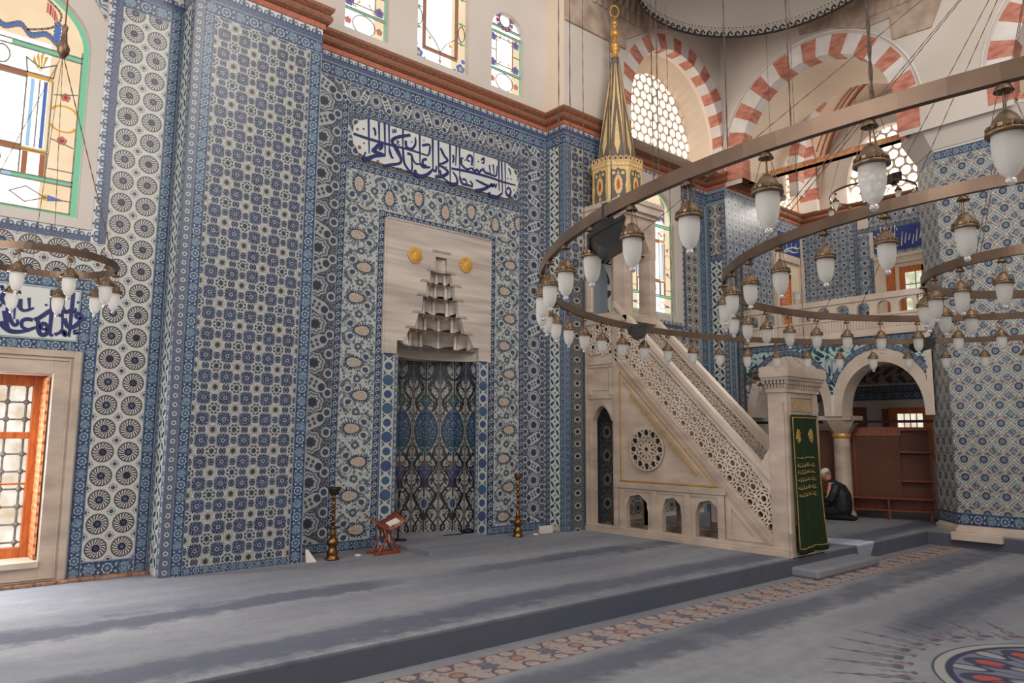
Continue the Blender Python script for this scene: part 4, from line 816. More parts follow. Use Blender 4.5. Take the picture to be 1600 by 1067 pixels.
# ------------------------------------------------------------------ lettering as raised ribbons
def smooth(p, k=5):
    if len(p) < 3: return p
    out = []
    q = [p[0]]+list(p)+[p[-1]]
    for i in range(1, len(q)-2):
        for j in range(k):
            t = j/k; a, b, c, d = q[i-1], q[i], q[i+1], q[i+2]
            out.append(tuple(0.5*(2*b[n]+(c[n]-a[n])*t+(2*a[n]-5*b[n]+4*c[n]-d[n])*t*t+(3*b[n]-a[n]-3*c[n]+d[n])*t**3) for n in range(2)))
    out.append(tuple(p[-1])); return out
def ribbon(m, pts, w, P, mi=0):
    p = [Vector(q) for q in smooth(pts)]; n = len(p)
    L, R_ = [], []
    for i in range(n):
        t = p[min(i+1, n-1)]-p[max(i-1, 0)]; t.normalize(); s = i/(n-1); ww = w*(0.8+0.2*math.sin(PI*min(1, s*1.4+0.12)))*(1-0.4*max(0, s-0.8)/0.2)
        nn = Vector((-t.y, t.x))*ww; L.append(p[i]+nn); R_.append(p[i]-nn)
    d = random.uniform(0.0, 0.002)      # strokes lie a hair above one another
    m.add([(c[0]-d, c[1]-d, c[2]) for c in [P(q.x, q.y) for q in L]+[P(q.x, q.y) for q in R_]], [[i, n+i, n+i+1, i+1] for i in range(n-1)], mi)
def disc(m, x, z, r, P, mi=0, n=14): m.face([P(x+r*math.cos(2*PI*k/n), z+r*math.sin(2*PI*k/n)) for k in range(n)], mi=mi)
# big cartouche over the prayer niche
x0, x1, z0, z1 = 4.745, 7.855, 5.655, 6.265
pan = MB(); zc = (z0+z1)/2; h = (z1-z0)/2; pts = []
for k in range(-7, 8):
    a = k/7*PI/2; rr = 1+0.03*math.cos(k*PI); pts.append((x1-0.30+0.30*math.cos(a)*rr, 8.996, zc+h*math.sin(a)*(1 if abs(k) == 7 else rr*0.97)))
for k in range(-7, 8):
    a = PI+k/7*PI/2; rr = 1+0.03*math.cos(k*PI); pts.append((x0+0.30+0.30*math.cos(a)*rr, 8.996, zc+h*math.sin(a)*(1 if abs(k) == 7 else rr*0.97)))
pan.prism(pts, (0, 0.02, 0)); cart = pan.build('calligraphy_panel', CALW, wall, label='white scalloped tile cartouche with dark blue calligraphy above the prayer niche')
m = MB()
for p, w in TXT_MAIN: ribbon(m, p, w*1.25, lambda a, z: (a, 8.9935, z))
for x, z, r in DOT_MAIN: disc(m, x, z, r, lambda a, z: (a, 8.9935, z))
for x, z, r in RD_MAIN: disc(m, x, z, r, lambda a, z: (a, 8.9935, z), 1)
m.build('calligraphy_lettering', [CALB, RDOT], cart)
m = MB(); m.box((-1.0, 8.998, 2.725), (1.57, 9.02, 3.285)); cart2 = m.build('calligraphy_panel', CALW, wall, label='white tile panel with dark blue calligraphy over the marble window frame')
m = MB()
for p, w in TXT_LEFT: ribbon(m, p, w*1.2, lambda a, z: (a, 8.9955, z))
for x, z, r in DOT_LEFT: disc(m, x, z, r, lambda a, z: (a, 8.9955, z))
for a, b_ in (((-1, 2.735), (1.56, 2.735)), ((1.56, 2.735), (1.56, 3.275)), ((-1, 3.275), (1.56, 3.275))): ribbon(m, [a, b_], 0.006, lambda a, z: (a, 8.9955, z), 1)
m.build('calligraphy_lettering', [CALB, TURQM], cart2)

# ------------------------------------------------------------------ windows
def outline_bar(m, pts, y, w, d, mi=0, closed=False):
    "flat bar following a polyline in a wall plane"
    n = len(pts)
    for i in range(n if closed else n-1):
        a, c = Vector(pts[i]), Vector(pts[(i+1) % n]); t = c-a; L = t.length
        if L < 1e-6: continue
        t /= L; nn = Vector((-t.y, t.x))
        m.obox(((a.x+c.x)/2, y, (a.y+c.y)/2), (t.x*(L/2+w*0.4), 0, t.y*(L/2+w*0.4)), (0, d, 0), (nn.x*w, 0, nn.y*w), mi)
def ell(cx, cz, rx, rz, n=20, a0=0, a1=2*PI): return [(cx+rx*math.cos(a0+(a1-a0)*k/n), cz+rz*math.sin(a0+(a1-a0)*k/n)) for k in range(n+(0 if a1-a0 > 6.2 else 1))]
GL = [GG, GB, GR, GY, GO, GLB, GS, SKYC]
def blossom(m, x, z, s, y, mi, mi2=None):
    for k in range(5):
        a = 2*PI*k/5+PI/2; m.face([(x+s*0.55*math.cos(a)+s*0.5*math.cos(2*PI*j/8), y, z+s*0.55*math.sin(a)+s*0.5*math.sin(2*PI*j/8)) for j in range(8)], mi=mi)
    if mi2 is not None: m.face([(x+s*0.42*math.cos(2*PI*j/8), y-0.002, z+s*0.42*math.sin(2*PI*j/8)) for j in range(8)], mi=mi2)
# left stained window (centre x .55) and its twin in the right bay
def big_stained(name, cx, hw, z0, zs, rise, y):
    w = sroot(name, (cx, y, z0))
    o = arch_pts(cx, hw, zs, rise)
    m = MB(); m.face([(a, y+0.012, z) for a, z in [(cx-hw, z0), (cx+hw, z0)]+o[::-1]]); m.build('bright_pane', SKYW, w)
    u = hw/0.92; H = (zs-z0)/1.92
    X = lambda a: cx+a*u
    Z = lambda a: z0+a*H if a <= 1.92 else zs+(a-1.92)*rise/0.7
    g = MB(); l = MB()
    def quad(a0, a1, b0, b1, mi, yy=0.004): g.face([(X(a0), y+yy, Z(b0)), (X(a1), y+yy, Z(b0)), (X(a1), y+yy, Z(b1)), (X(a0), y+yy, Z(b1))], mi=mi)
    def bar(pts, ww=0.007): outline_bar(l, [(X(a), Z(b)) for a, b in pts], y, ww*u, 0.006)
    for s in (-1, 1):
        quad(min(s*0.56, s*0.90), max(s*0.56, s*0.90), 0.06, 1.95, 7, 0.008)
        quad(min(s*0.86, s*0.92), max(s*0.86, s*0.92), 0.0, 1.95, 0)
        quad(min(s*0.30, s*0.92), max(s*0.30, s*0.92), 0.36, 0.41, 0); quad(min(s*0.2, s*0.92), max(s*0.2, s*0.92), 1.80, 1.86, 0)
        # column with capital and pedestal
        for a in (0.40, 0.52): quad(min(s*a, s*(a+0.035)), max(s*a, s*(a+0.035)), 0.72, 1.48, 5 if a < 0.45 else 1)
        quad(min(s*0.36, s*0.60), max(s*0.36, s*0.60), 0.66, 0.71, 3); quad(min(s*0.36, s*0.60), max(s*0.36, s*0.60), 1.49, 1.54, 3)
        for a in (0.38, 0.54): quad(min(s*a, s*(a+0.05)), max(s*a, s*(a+0.05)), 0.42, 0.66, 4)
        for k in range(4): g.face([(X(s*0.48+q*0.12*math.cos(1.0+k*0.42)), y+0.003, Z(1.56+q*0.26*math.sin(1.0+k*0.42)-0.0)) for q in (0, 0.8, 1.0)]+[(X(s*0.48+0.12*0.8*math.cos(1.0+k*0.42+0.3)), y+0.003, Z(1.56+0.26*0.8*math.sin(1.0+k*0.42+0.3)))], mi=3)
        bar([(s*0.36, 0.70), (s*0.36, 1.50)]); bar([(s*0.60, 0.70), (s*0.60, 1.50)]); bar([(s*0.48, 0.72), (s*0.48, 1.48)], 0.006); bar([(s*0.36, 0.42), (s*0.36, 0.68), (s*0.60, 0.68), (s*0.60, 0.42)])
        bar([(s*0.36, 1.54), (s*0.34, 1.70), (s*0.48, 1.62), (s*0.62, 1.70), (s*0.60, 1.54), (s*0.36, 1.54)])
        # flowers and amber scrolls in the side lights
        for zz, up_ in ((0.86, 1), (1.36, -1)):
            blossom(g, X(s*0.73), Z(zz), 0.05*u, y+0.003, 6, 2)
            for k in range(8):
                a = PI*k/8; b_ = PI*(k+1)/8; f = lambda t, r: (X(s*0.73+r*0.12*math.cos(t)), y+0.002, Z(zz+0.17*up_+(-up_)*r*0.07*math.sin(t)))
                g.face([f(a, 0.82), f(a, 1.1), f(b_, 1.1), f(b_, 0.82)], mi=3)
            bar([(s*0.62, zz), (s*0.84, zz-0.06*up_)], 0.005)
        bar([(s*0.855, 0.05), (s*0.855, 1.92)], 0.007); bar([(s*0.62, 0.52), (s*0.86, 0.52)], 0.005)
        # fleuron below
        bar([(s*0.30, 0.20), (s*0.44, 0.28), (s*0.62, 0.19), (s*0.44, 0.11), (s*0.30, 0.20)], 0.005); bar([(s*0.62, 0.19), (s*0.86, 0.19)], 0.005); blossom(g, X(s*0.62), Z(0.19), 0.035*u, y+0.003, 3)
        g.face([(X(s*0.64), y+0.002, Z(0.225)), (X(s*0.82), y+0.002, Z(0.19)), (X(s*0.64), y+0.002, Z(0.155))], mi=1)
    quad(-0.92, 0.92, 0.0, 0.05, 0); quad(-0.36, 0.36, 0.66, 0.72, 4); quad(-0.36, 0.36, 1.48, 1.54, 4)
    quad(-0.30, 0.30, 0.36, 0.41, 5)
    for b_ in (0.05, 0.36, 0.41, 1.80, 1.86): bar([(-0.86, b_), (0.86, b_)], 0.007)
    bar([(-0.36, 0.66), (0.36, 0.66)]); bar([(-0.36, 0.72), (0.36, 0.72)]); bar([(-0.36, 1.48), (0.36, 1.48)]); bar([(-0.36, 1.54), (0.36, 1.54)])
    for a in (-0.12, 0.12):
        for zz in (0.54, 1.67): bar([(a+0.075*math.cos(2*PI*k/12), zz+0.10*math.sin(2*PI*k/12)) for k in range(13)], 0.006)
    for k in range(2):     # amber field and blue garland in the head of the arch
        pass
    o2 = arch_pts(0, 0.90, 1.92, 0.66); g.face([(X(a), y+0.010, Z(z)) for a, z in o2], mi=7)
    gar = [(-0.62, 1.93), (-0.5, 2.02), (-0.36, 1.96), (-0.26, 2.05), (-0.12, 1.98), (0, 2.06), (0.12, 1.98), (0.26, 2.05), (0.36, 1.96), (0.5, 2.02), (0.62, 1.93)]
    gs = smooth(gar, 4)
    for p, q in zip(gs[:-1], gs[1:]): g.face([(X(p[0]), y+0.003, Z(p[1]-0.025)), (X(q[0]), y+0.003, Z(q[1]-0.025)), (X(q[0]), y+0.003, Z(q[1]+0.025)), (X(p[0]), y+0.003, Z(p[1]+0.025))], mi=1)
    for dz in (-0.028, 0.028): bar([(a, b_+dz) for a, b_ in gs], 0.006)
    if False: bar([(-0.62, 1.93), (-0.5, 2.02), (-0.36, 1.96), (-0.26, 2.05), (-0.12, 1.98), (0, 2.06), (0.12, 1.98), (0.26, 2.05), (0.36, 1.96), (0.5, 2.02), (0.62, 1.93)], 0.02)
    for s in (-1, 1):
        for k in range(6):
            a = 0.15+k*0.2; g.face([(X(s*(0.46+0.14*math.sin(a+q))), y+0.003, Z(2.06+0.36*math.cos(a+q)*0.6+0.12*r)) for q, r in ((0, 0), (0.16, 0), (0.16, 1), (0, 1))], mi=2 if k % 2 else 6)
            g.face([(X(s*0.60+0.04*math.cos(2*PI*j/8)), y+0.003, Z(1.95+0.09*k*0.5+0.03*math.sin(2*PI*j/8))) for j in range(8)], mi=1)
        bar(smooth([(s*0.3, 2.0), (s*0.55, 2.12), (s*0.62, 2.30), (s*0.45, 2.45)], 5), 0.010)
    oo = arch_pts(0, 0.92, 1.92, 0.70)
    for (p, q) in zip(oo[:-1], oo[1:]):
        f = lambda t, k: (X(t[0]*k), y+0.004, Z(1.92+(t[1]-1.92)*k)); g.face([f(p, 0.94), f(q, 0.94), f(q, 1.0), f(p, 1.0)], mi=0)
    g.build('stained_glass', GL, w); l.build('lead_lines', LEAD, w); return w
big_stained('window_1', 0.55, 0.925, 4.08, 6.0, 0.70, 9.10)
big_stained('window_2', 11.5, 0.685, 4.17, 6.1, 0.65, 9.10)
def small_stained(name, x0, x1, z0, zt, style):
    y = 9.12; w = sroot(name, ((x0+x1)/2, y, z0)); cx, hw = (x0+x1)/2, (x1-x0)/2
    m = MB(); o = arch_pts(cx, hw, zt-0.36, 0.36); m.face([(a, y+0.012, z) for a, z in [(cx-hw, z0), (cx+hw, z0)]+o[::-1]]); m.build('bright_pane', SKYW, w)
    g = MB(); l = MB()
    def quad(a0, a1, b0, b1, mi, yy=0.004): g.face([(a0, y+yy, b0), (a1, y+yy, b0), (a1, y+yy, b1), (a0, y+yy, b1)], mi=mi)
    bar = lambda pts, ww=0.008: outline_bar(l, pts, y, ww, 0.006)
    e = 0.03
    quad(cx+hw*0.45, x1, z0, zt-0.3, 7, 0.009)
    if style == 0:
        for a in (x0, x1-e): quad(a, a+e, z0, zt-0.3, 0)
        quad(x0, x1, z0, z0+e, 0)
        zz = z0
        for zb in (z0+0.36, z0+0.42+0.62, z0+1.15): quad(x0, x1, zb, zb+0.035, 0); bar([(x0, zb), (x1, zb)], 0.005); bar([(x0, zb+0.035), (x1, zb+0.035)], 0.005)
        bar(ell(cx, z0+0.19, hw*0.52, 0.15)+[ell(cx, z0+0.19, hw*0.52, 0.15)[0]], 0.006)
        for s in (-1, 1): blossom(g, cx+s*hw*0.72, z0+0.19, 0.055, y+0.003, 6, 6)
        for zb in (z0+0.49, z0+0.95):
            for s in (-1, 1):
                blossom(g, cx+s*hw*0.70, zb, 0.075, y+0.003, 1, 2)
                for k in range(3): g.face([(cx+s*(hw*0.70-0.07-0.05*k*0.6), y+0.002, zb-0.05+0.03*k), (cx+s*(hw*0.70-0.13-0.03*k), y+0.002, zb-0.06+0.05*k), (cx+s*(hw*0.70-0.11-0.03*k), y+0.002, zb-0.02+0.05*k)], mi=3)
        for s in (-1, 1): bar([(cx+s*hw*0.5, z0+0.44), (cx+s*hw*0.5, z0+1.0)], 0.006); bar([(cx+s*hw*0.5, z0+0.72), (cx+s*hw*0.95, z0+0.72)], 0.006)
        bar([(cx-hw*0.5, z0+0.48), (cx+hw*0.5, z0+0.48)], 0.006); bar([(cx-hw*0.5, z0+0.97), (cx+hw*0.5, z0+0.97)], 0.006)
        for k in range(12):
            a = 2*PI*k/12; g.face([(cx+r*math.cos(a+q), y+0.003, z0+1.32+r*1.0*math.sin(a+q)) for r, q in ((0.13, 0), (0.20, 0), (0.20, 0.45), (0.13, 0.45))], mi=1 if k % 2 else 2)
        bar(ell(cx, z0+1.32, 0.12, 0.12)+[(cx+0.12, z0+1.32)], 0.01)
    else:
        for s in (-1, 1): quad(min(cx+s*hw*0.58, cx+s*hw*0.68), max(cx+s*hw*0.58, cx+s*hw*0.68), z0+0.26, zt-0.4, 4); bar([(cx+s*hw*0.58, z0+0.26), (cx+s*hw*0.58, zt)], 0.006); bar([(cx+s*hw*0.68, z0+0.26), (cx+s*hw*0.68, zt)], 0.006)
        quad(cx-hw*0.68, cx+hw*0.68, z0+0.22, z0+0.27, 4); bar([(cx-hw*0.68, z0+0.22), (cx+hw*0.68, z0+0.22)], 0.006); bar([(cx-hw*0.68, z0+0.27), (cx+hw*0.68, z0+0.27)], 0.006)
        for s in (-1, 1):
            blossom(g, cx+s*hw*0.82, z0+0.12, 0.085, y+0.003, 1, 3); blossom(g, cx+s*hw*0.92, z0+0.26, 0.04, y+0.003, 1); blossom(g, cx+s*hw*0.6, z0+0.05, 0.04, y+0.003, 1)
            for zb in (z0+0.72, z0+1.5):
                bar(ell(cx+s*hw*0.84, zb, hw*0.13, 0.13)+[ell(cx+s*hw*0.84, zb, hw*0.13, 0.13)[0]], 0.006)
                for q in (-0.17, 0.17): blossom(g, cx+s*hw*0.84, zb+q, 0.035, y+0.003, 0); bar([(cx+s*hw*0.72, zb+q), (cx+s*hw*0.98, zb+q)], 0.004)
            bar([(cx, z0+0.27), (cx+s*hw*0.2, z0+0.42), (cx+s*hw*0.58, z0+0.58)], 0.006); blossom(g, cx+s*hw*0.4, z0+0.44, 0.03, y+0.003, 3)
        bar([(cx, z0+0.0), (cx, z0+0.24)], 0.006); blossom(g, cx, z0+0.12, 0.03, y+0.003, 3)
    g.build('stained_glass', GL, w); l.build('lead_lines', LEAD, w)
small_stained('window_3', 4.58, 5.30, 7.53, 9.0, 0)
small_stained('window_4', 5.81, 6.80, 7.54, 9.9, 1)
small_stained('window_5', 7.28, 8.01, 7.55, 8.95, 0)
# lower left window: marble surround, deep reveal, varnished frame, iron grille
w6 = sroot('window_6', (0.55, 9.02, 0.22))
m = MB(); fo, fi = (-0.52, 1.62, 0.22, 2.62), (-0.28, 1.375, 0.445, 2.37)
def ring(m, o, i, y0, y1):
    m.box((o[0], y0, o[2]), (i[0], y1, o[3])); m.box((i[1], y0, o[2]), (o[1], y1, o[3])); m.box((i[0], y0, o[2]), (i[1], y1, i[2])); m.box((i[0], y0, i[3]), (i[1], y1, o[3]))
ring(m, fo, fi, 8.99, 9.06); ring(m, fo, (fo[0]+0.07, fo[1]-0.07, fo[2]+0.03, fo[3]-0.07), 8.965, 8.99); ring(m, (fo[0]+0.09, fo[1]-0.09, fo[2]+0.05, fo[3]-0.09), (fo[0]+0.11, fo[1]-0.11, fo[2]+0.07, fo[3]-0.11), 8.975, 8.99)
m.build('marble_surround', MARB, w6, bevel=0.005)
m = MB(); ring(m, (-0.5, 1.6, 0.3, 2.55), (-0.27, 1.37, 0.45, 2.36), 9.06, 9.62); m.build('reveal', MARBL, w6)
m = MB(); ring(m, (-0.27, 1.37, 0.45, 2.36), (-0.16, 1.26, 0.56, 2.25), 9.36, 9.44); m.box((-0.16, 9.37, 1.69), (1.26, 9.43, 1.76)); m.box((0.50, 9.37, 0.56), (0.60, 9.43, 2.25)); m.box((-0.16, 9.385, 1.205), (1.26, 9.42, 1.225))
m.build('wooden_frame', WOODO, w6, bevel=0.006)
m = MB(); m.face([(-0.2, 9.55, 0.5), (1.32, 9.55, 0.5), (1.32, 9.55, 2.3), (-0.2, 9.55, 2.3)]); m.build('bright_pane', SKYD, w6)
m = MB()
for k in range(9):
    x = -0.14+k*0.17; m.tube([(x, 9.49, 0.5), (x, 9.49, 2.3)], 0.013, 6)
for k in range(10):
    z = 0.60+k*0.185; m.tube([(-0.2, 9.49, z), (1.32, 9.49, z)], 0.011, 6)
    for j in range(9): m.sphere((-0.14+j*0.17, 9.485, z), 0.032, 8)
m.build('iron_grille', IRON, w6)
m = MB(); m.obox((1.345, 9.21, 1.405), (0.012, 0.0, 0), (0, 0.15, 0), (0, 0, 0.93)); sh = m.build('carved_shutter', PIERC, w6)
m = MB(); m.box((-0.275, 8.94, 0.40), (1.37, 9.355, 0.456)); m.build('sill', MARBL, w6)
# ------------------------------------------------------------------ marble pulpit
mb = thing('pulpit', 'tall carved marble pulpit with pierced stair rail and gilded conical spire', 'pulpit', (9.43, 6.8, 0.22))
XN, XF = 9.03, 9.83
def clip_seg(a, b, poly):
    "clip 2-D segment to a convex polygon given counter-clockwise"
    t0, t1 = 0.0, 1.0; d = (b[0]-a[0], b[1]-a[1])
    for i in range(len(poly)):
        p, q = poly[i], poly[(i+1) % len(poly)]; nx, ny = -(q[1]-p[1]), q[0]-p[0]
        num = nx*(a[0]-p[0])+ny*(a[1]-p[1]); den = nx*d[0]+ny*d[1]
        if abs(den) < 1e-12:
            if num < 0: return None
        else:
            t = -num/den
            if den > 0: t0 = max(t0, t)
            else: t1 = min(t1, t)
    if t0 >= t1: return None
    return (a[0]+d[0]*t0, a[1]+d[1]*t0), (a[0]+d[0]*t1, a[1]+d[1]*t1)
def lattice(m, x, th, poly, pitch, w, ang=0.0, org=(0, 0)):
    "strapwork of rings and six-pointed stars inside a convex polygon of the y-z plane at depth x"
    ca, sa = math.cos(ang), math.sin(ang); cs = []
    ys = [p[0] for p in poly]; zs = [p[1] for p in poly]; cy, cz = (min(ys)+max(ys))/2, (min(zs)+max(zs))/2
    N = int(max(max(ys)-min(ys), max(zs)-min(zs))/pitch)+3
    seen = set()
    def seg(a, b):
        c = clip_seg(a, b, poly)
        if not c: return
        a, b = c; dy, dz = b[0]-a[0], b[1]-a[1]; L = math.hypot(dy, dz)
        if L < 0.004: return
        ty, tz = dy/L, dz/L
        m.obox((x+random.uniform(-0.0015, 0.0015), (a[0]+b[0])/2, (a[1]+b[1])/2), (th, 0, 0), (0, ty*(L/2+w*0.35), tz*(L/2+w*0.35)), (0, -tz*w, ty*w))
    for i in range(-N, N+1):
        for j in range(-N, N+1):
            s, t = (i+0.5*(j % 2))*pitch, j*pitch*0.8660; p = (cy+org[0]+s*ca-t*sa, cz+org[1]+s*sa+t*ca)
            if p[0] < min(ys)-pitch or p[0] > max(ys)+pitch or p[1] < min(zs)-pitch or p[1] > max(zs)+pitch: continue
            q = lambda r, a: (p[0]+r*math.cos(a+ang), p[1]+r*math.sin(a+ang))
            for k in range(20): seg(q(0.60*pitch, k*PI/10), q(0.60*pitch, (k+1)*PI/10))
            for k in range(10): seg(q(0.25*pitch, k*PI/5), q(0.25*pitch, (k+1)*PI/5))
            for k in range(6): seg(q(0.25*pitch, k*PI/3), q(0.42*pitch, k*PI/3))
YZ = lambda x: (lambda y, z: (x, y, z))
def gold_line(m, pts, x, w=0.011):
    for a, c in zip(pts[:-1], pts[1:]):
        dy, dz = c[0]-a[0], c[1]-a[1]; L = math.hypot(dy, dz); ty, tz = dy/L, dz/L
        m.obox((x, (a[0]+c[0])/2, (a[1]+c[1])/2), (0.004, 0, 0), (0, ty*L/2, tz*L/2), (0, -tz*w, ty*w))
def scallop(y0, y1, z0, zs, zt, n=28):
    c, hw = (y0+y1)/2, abs(y1-y0)/2; out = [(c+hw, z0), (c+hw, zs)]
    for k in range(1, n):
        a = PI*k/n; f = 1-0.07*abs(math.sin(a*3.5)); out.append((c+hw*math.cos(a)*f, zs+(zt-zs)*math.sin(a)**0.8*f))
    return out+[(c-hw, zs), (c-hw, z0)]
for side, x, sg in (('near', XN, -1), ('far', XF, 1)):
    xi = x-sg*0.09          # inner face
    mats = MARB
    m = MB()
    # arcade of three openings
    ops = [(7.72, 7.29), (7.02, 6.67), (6.43, 6.03)]
    edges = [7.86, 7.155, 6.55, 5.93]
    for (ya, yb), e0, e1 in zip(ops, edges[:-1], edges[1:]):
        o = [(yy, zz) for yy, zz in scallop(ya, yb, 0.34, 0.62, 0.86)]
        P0 = lambda a, z: (x, -a, z); P1 = lambda a, z: (xi, -a, z)
        on = [(-yy, zz) for yy, zz in o]
        for PP in (P0, P1): wall_with_arch(m, PP, -e0, -e1, 0.32, 0.96, on)
        soffit(m, P0, P1, on)
        for q in ((-e0), (-e1)): pass
        # framing pilasters
        m.box((min(x, x+sg*0.014), e1+0.06, 0.90), (max(x, x+sg*0.014), e0-0.06, 0.93))
    for e in (7.79, 7.155, 6.55, 5.99): m.box((min(x-sg*0.01, x+sg*0.02), e-0.055, 0.325), (max(x-sg*0.01, x+sg*0.02), e+0.055, 0.932))
    m.box((min(x+sg*0.03, xi), 5.90, 0.945), (max(x+sg*0.03, xi), 7.9, 1.035))
    m.build('arcade_panel', MARB, mb)
    m = MB(); m.box((min(x+sg*0.045, xi), 4.98, 0.20), (max(x+sg*0.045, xi), 8.70, 0.29)); m.box((min(x+sg*0.025, xi), 4.98, 0.29), (max(x+sg*0.025, xi), 8.70, 0.335)); m.build('plinth', MARB, mb, bevel=0.006)
    # triangle under the stair and the small one at its foot
    m = MB(); m.prism([(x, 7.88, 1.03), (x, 7.88, 2.97), (x, 5.93, 1.03)], (xi-x, 0, 0)); m.prism([(x, 5.95, 0.33), (x, 5.95, 1.06), (x, 5.22, 0.33)], (xi-x, 0, 0))
    fr_ = x+sg*0.014
    for t in ([(7.86, 2.86), (7.86, 1.05), (6.02, 1.05)], [(5.90, 0.92), (5.90, 0.36), (5.34, 0.36)]):
        cy, cz = (t[0][0]*1.0+t[1][0]+t[2][0])/3, (t[0][1]+t[1][1]+t[2][1])/3; k = 0.80 if t[0][1] > 2 else 0.62
        inn = [(cy+(p[0]-cy)*k, cz+(p[1]-cz)*k) for p in t]
        for i in range(3):
            j = (i+1) % 3; m.prism([(x, *t[i]), (x, *t[j]), (x, *inn[j]), (x, *inn[i])], (sg*0.018, 0, 0))
    m.build('side_panel', MARB, mb, bevel=0.003)
    if side == 'near':
        m = MB(); gold_line(m, [(7.80, 2.78), (7.80, 1.055), (6.06, 1.055), (7.80, 2.78)], x-0.019); gold_line(m, [(7.60, 2.41), (6.38, 1.19)], x-0.021, 0.012); m.build('gilt_line', GOLD, mb)
        # pierced rosette
        rc = (7.27, 1.55); R0 = 0.315
        m = MB(); m.add([(x-0.019, rc[0]+R0*math.cos(2*PI*k/36), rc[1]+R0*math.sin(2*PI*k/36)) for k in range(36)], [list(range(36))]); m.build('rosette_painted_shade', BLKP, mb)  # flat dark disc paints the shade behind the rosette openings
        m = MB()
        def rb(a, b_, w=0.011): 
            dy, dz = b_[0]-a[0], b_[1]-a[1]; L = math.hypot(dy, dz); ty, tz = dy/L, dz/L
            m.obox((x-0.031+random.uniform(-0.0015, 0.0015), (a[0]+b_[0])/2, (a[1]+b_[1])/2), (0.012, 0, 0), (0, ty*(L/2+w*0.4), tz*(L/2+w*0.4)), (0, -tz*w, ty*w))
        pol = lambda r, a: (rc[0]+r*math.cos(a), rc[1]+r*math.sin(a))
        for r, n in ((R0, 40), (0.05, 12)):
            for k in range(n): rb(pol(r, 2*PI*k/n), pol(r, 2*PI*(k+1)/n), 0.013)
        for k in range(12):
            a = 2*PI*k/12; h = PI/12
            for s in (-1, 1):
                rb(pol(0.06, a), pol(0.13, a+s*h*0.9)); rb(pol(0.13, a+s*h*0.9), pol(0.185, a)); rb(pol(0.185, a), pol(0.24, a+s*h)); rb(pol(0.24, a+s*h), pol(0.31, a+s*h*0.45)); rb(pol(0.13, a+h), pol(0.24, a+h))
        m.build('rosette_grille', MARB, mb)
    # stair band: stringer, pierced rail, handrail
    m = MB()
    def strip(k0, k1, xa, xb, y0=5.21, y1=7.9):
        m.prism([(xa, y0, y0-k0), (xa, y1, y1-k0), (xa, y1, y1-k1), (xa, y0, y0-k1)], (xb-xa, 0, 0))
    strip(4.92, 4.735, x+sg*0.02, xi); strip(4.87, 4.84, x+sg*0.035, x); strip(4.80, 4.77, x+sg*0.03, x); m.build('stair_stringer', MARB, mb)
    m = MB(); strip(4.12, 4.02, x+sg*0.0, xi+sg*0.02); strip(4.04, 3.95, x+sg*0.035, xi+sg*0.012); strip(4.14, 4.10, x+sg*0.012, xi+sg*0.03)
    m.prism([(x+sg*0.006, 5.215, 1.0), (x+sg*0.006, 5.215, 1.62), (x+sg*0.006, 5.30, 1.50), (x+sg*0.006, 5.36, 1.40), (x+sg*0.006, 5.46, 1.42), (x+sg*0.006, 5.50, 1.33)], (xi-x-sg*0.012, 0, 0)); m.build('handrail', MARBL, mb, bevel=0.006)
    m = MB(); lattice(m, x-sg*0.03, 0.018, [(5.21, 5.21-4.74), (7.88, 7.88-4.74), (7.88, 7.88-4.11), (5.21, 5.21-4.11)], 0.215, 0.0105, PI/4, (0.02, 0.03)); m.build('pierced_rail', MARBL, mb)
    # tower under the kiosk: doorway, panels
    m = MB()
    o = [(-q[0], q[1]) for q in [(8.40, 0.335)]+[(8.40, 2.0)]]+[(-8.40+0.21*k/10, 2.0+0.24*(1-(1-k/10)**1.9)) for k in range(1, 11)]+[(-8.19+0.21*k/10, 2.24-0.24*((k/10)**1.9)) for k in range(1, 11)]+[(-7.98, 0.335)]
    for xx in (x, xi): wall_with_arch(m, lambda a, z: (xx, -a, z), -8.70, -7.86, 0.32, 3.78, o)
    soffit(m, lambda a, z: (x, -a, z), lambda a, z: (xi, -a, z), o)
    m.box((min(x+sg*0.004, xi), 8.60, 0.3), (max(x+sg*0.004, xi), 8.69, 3.78)); m.box((min(x+sg*0.02, xi), 7.86, 0.3), (max(x+sg*0.02, xi), 7.94, 3.78)); m.box((min(x+sg*0.02, x), 8.52, 0.3), (max(x+sg*0.02, x), 8.69, 3.78))
    for (p, q) in zip(o[1:-2], o[2:-1]):
        dy, dz = q[0]-p[0], q[1]-p[1]; L = math.hypot(dy, dz); 
        if L > 0.001: m.obox((x+sg*0.012, -(p[0]+q[0])/2, (p[1]+q[1])/2+0.03), (0.014, 0, 0), (0, -dy/2*1.1, dz/2*1.1), (0, 0, 0.03))
    m.box((min(x+sg*0.025, x), 8.40, 0.33), (max(x+sg*0.025, x), 8.46, 2.02))
    for z0, z1 in ((2.36, 2.38), (2.88, 2.90), (2.93, 2.95)): m.box((min(x+sg*0.02, x), 7.98, z0), (max(x+sg*0.02, x), 8.5, z1))
    m.box((min(x+sg*0.012, x), 8.06, 2.50), (max(x+sg*0.012, x), 8.42, 2.80)); m.box((min(x+sg*0.016, x), 7.98, 2.42), (max(x+sg*0.016, x), 8.04, 2.86)); m.box((min(x+sg*0.016, x), 8.44, 2.42), (max(x+sg*0.016, x), 8.50, 2.86))
    m.build('tower_side', MARB, mb)
    m = MB(); m.box((min(x, x+sg*0.003), 7.99, 3.10), (max(x, x+sg*0.003), 8.48, 3.62)); m.build('tower_grille_painted_shade', BLKP, mb)  # thin dark sheet paints the shade behind the grille
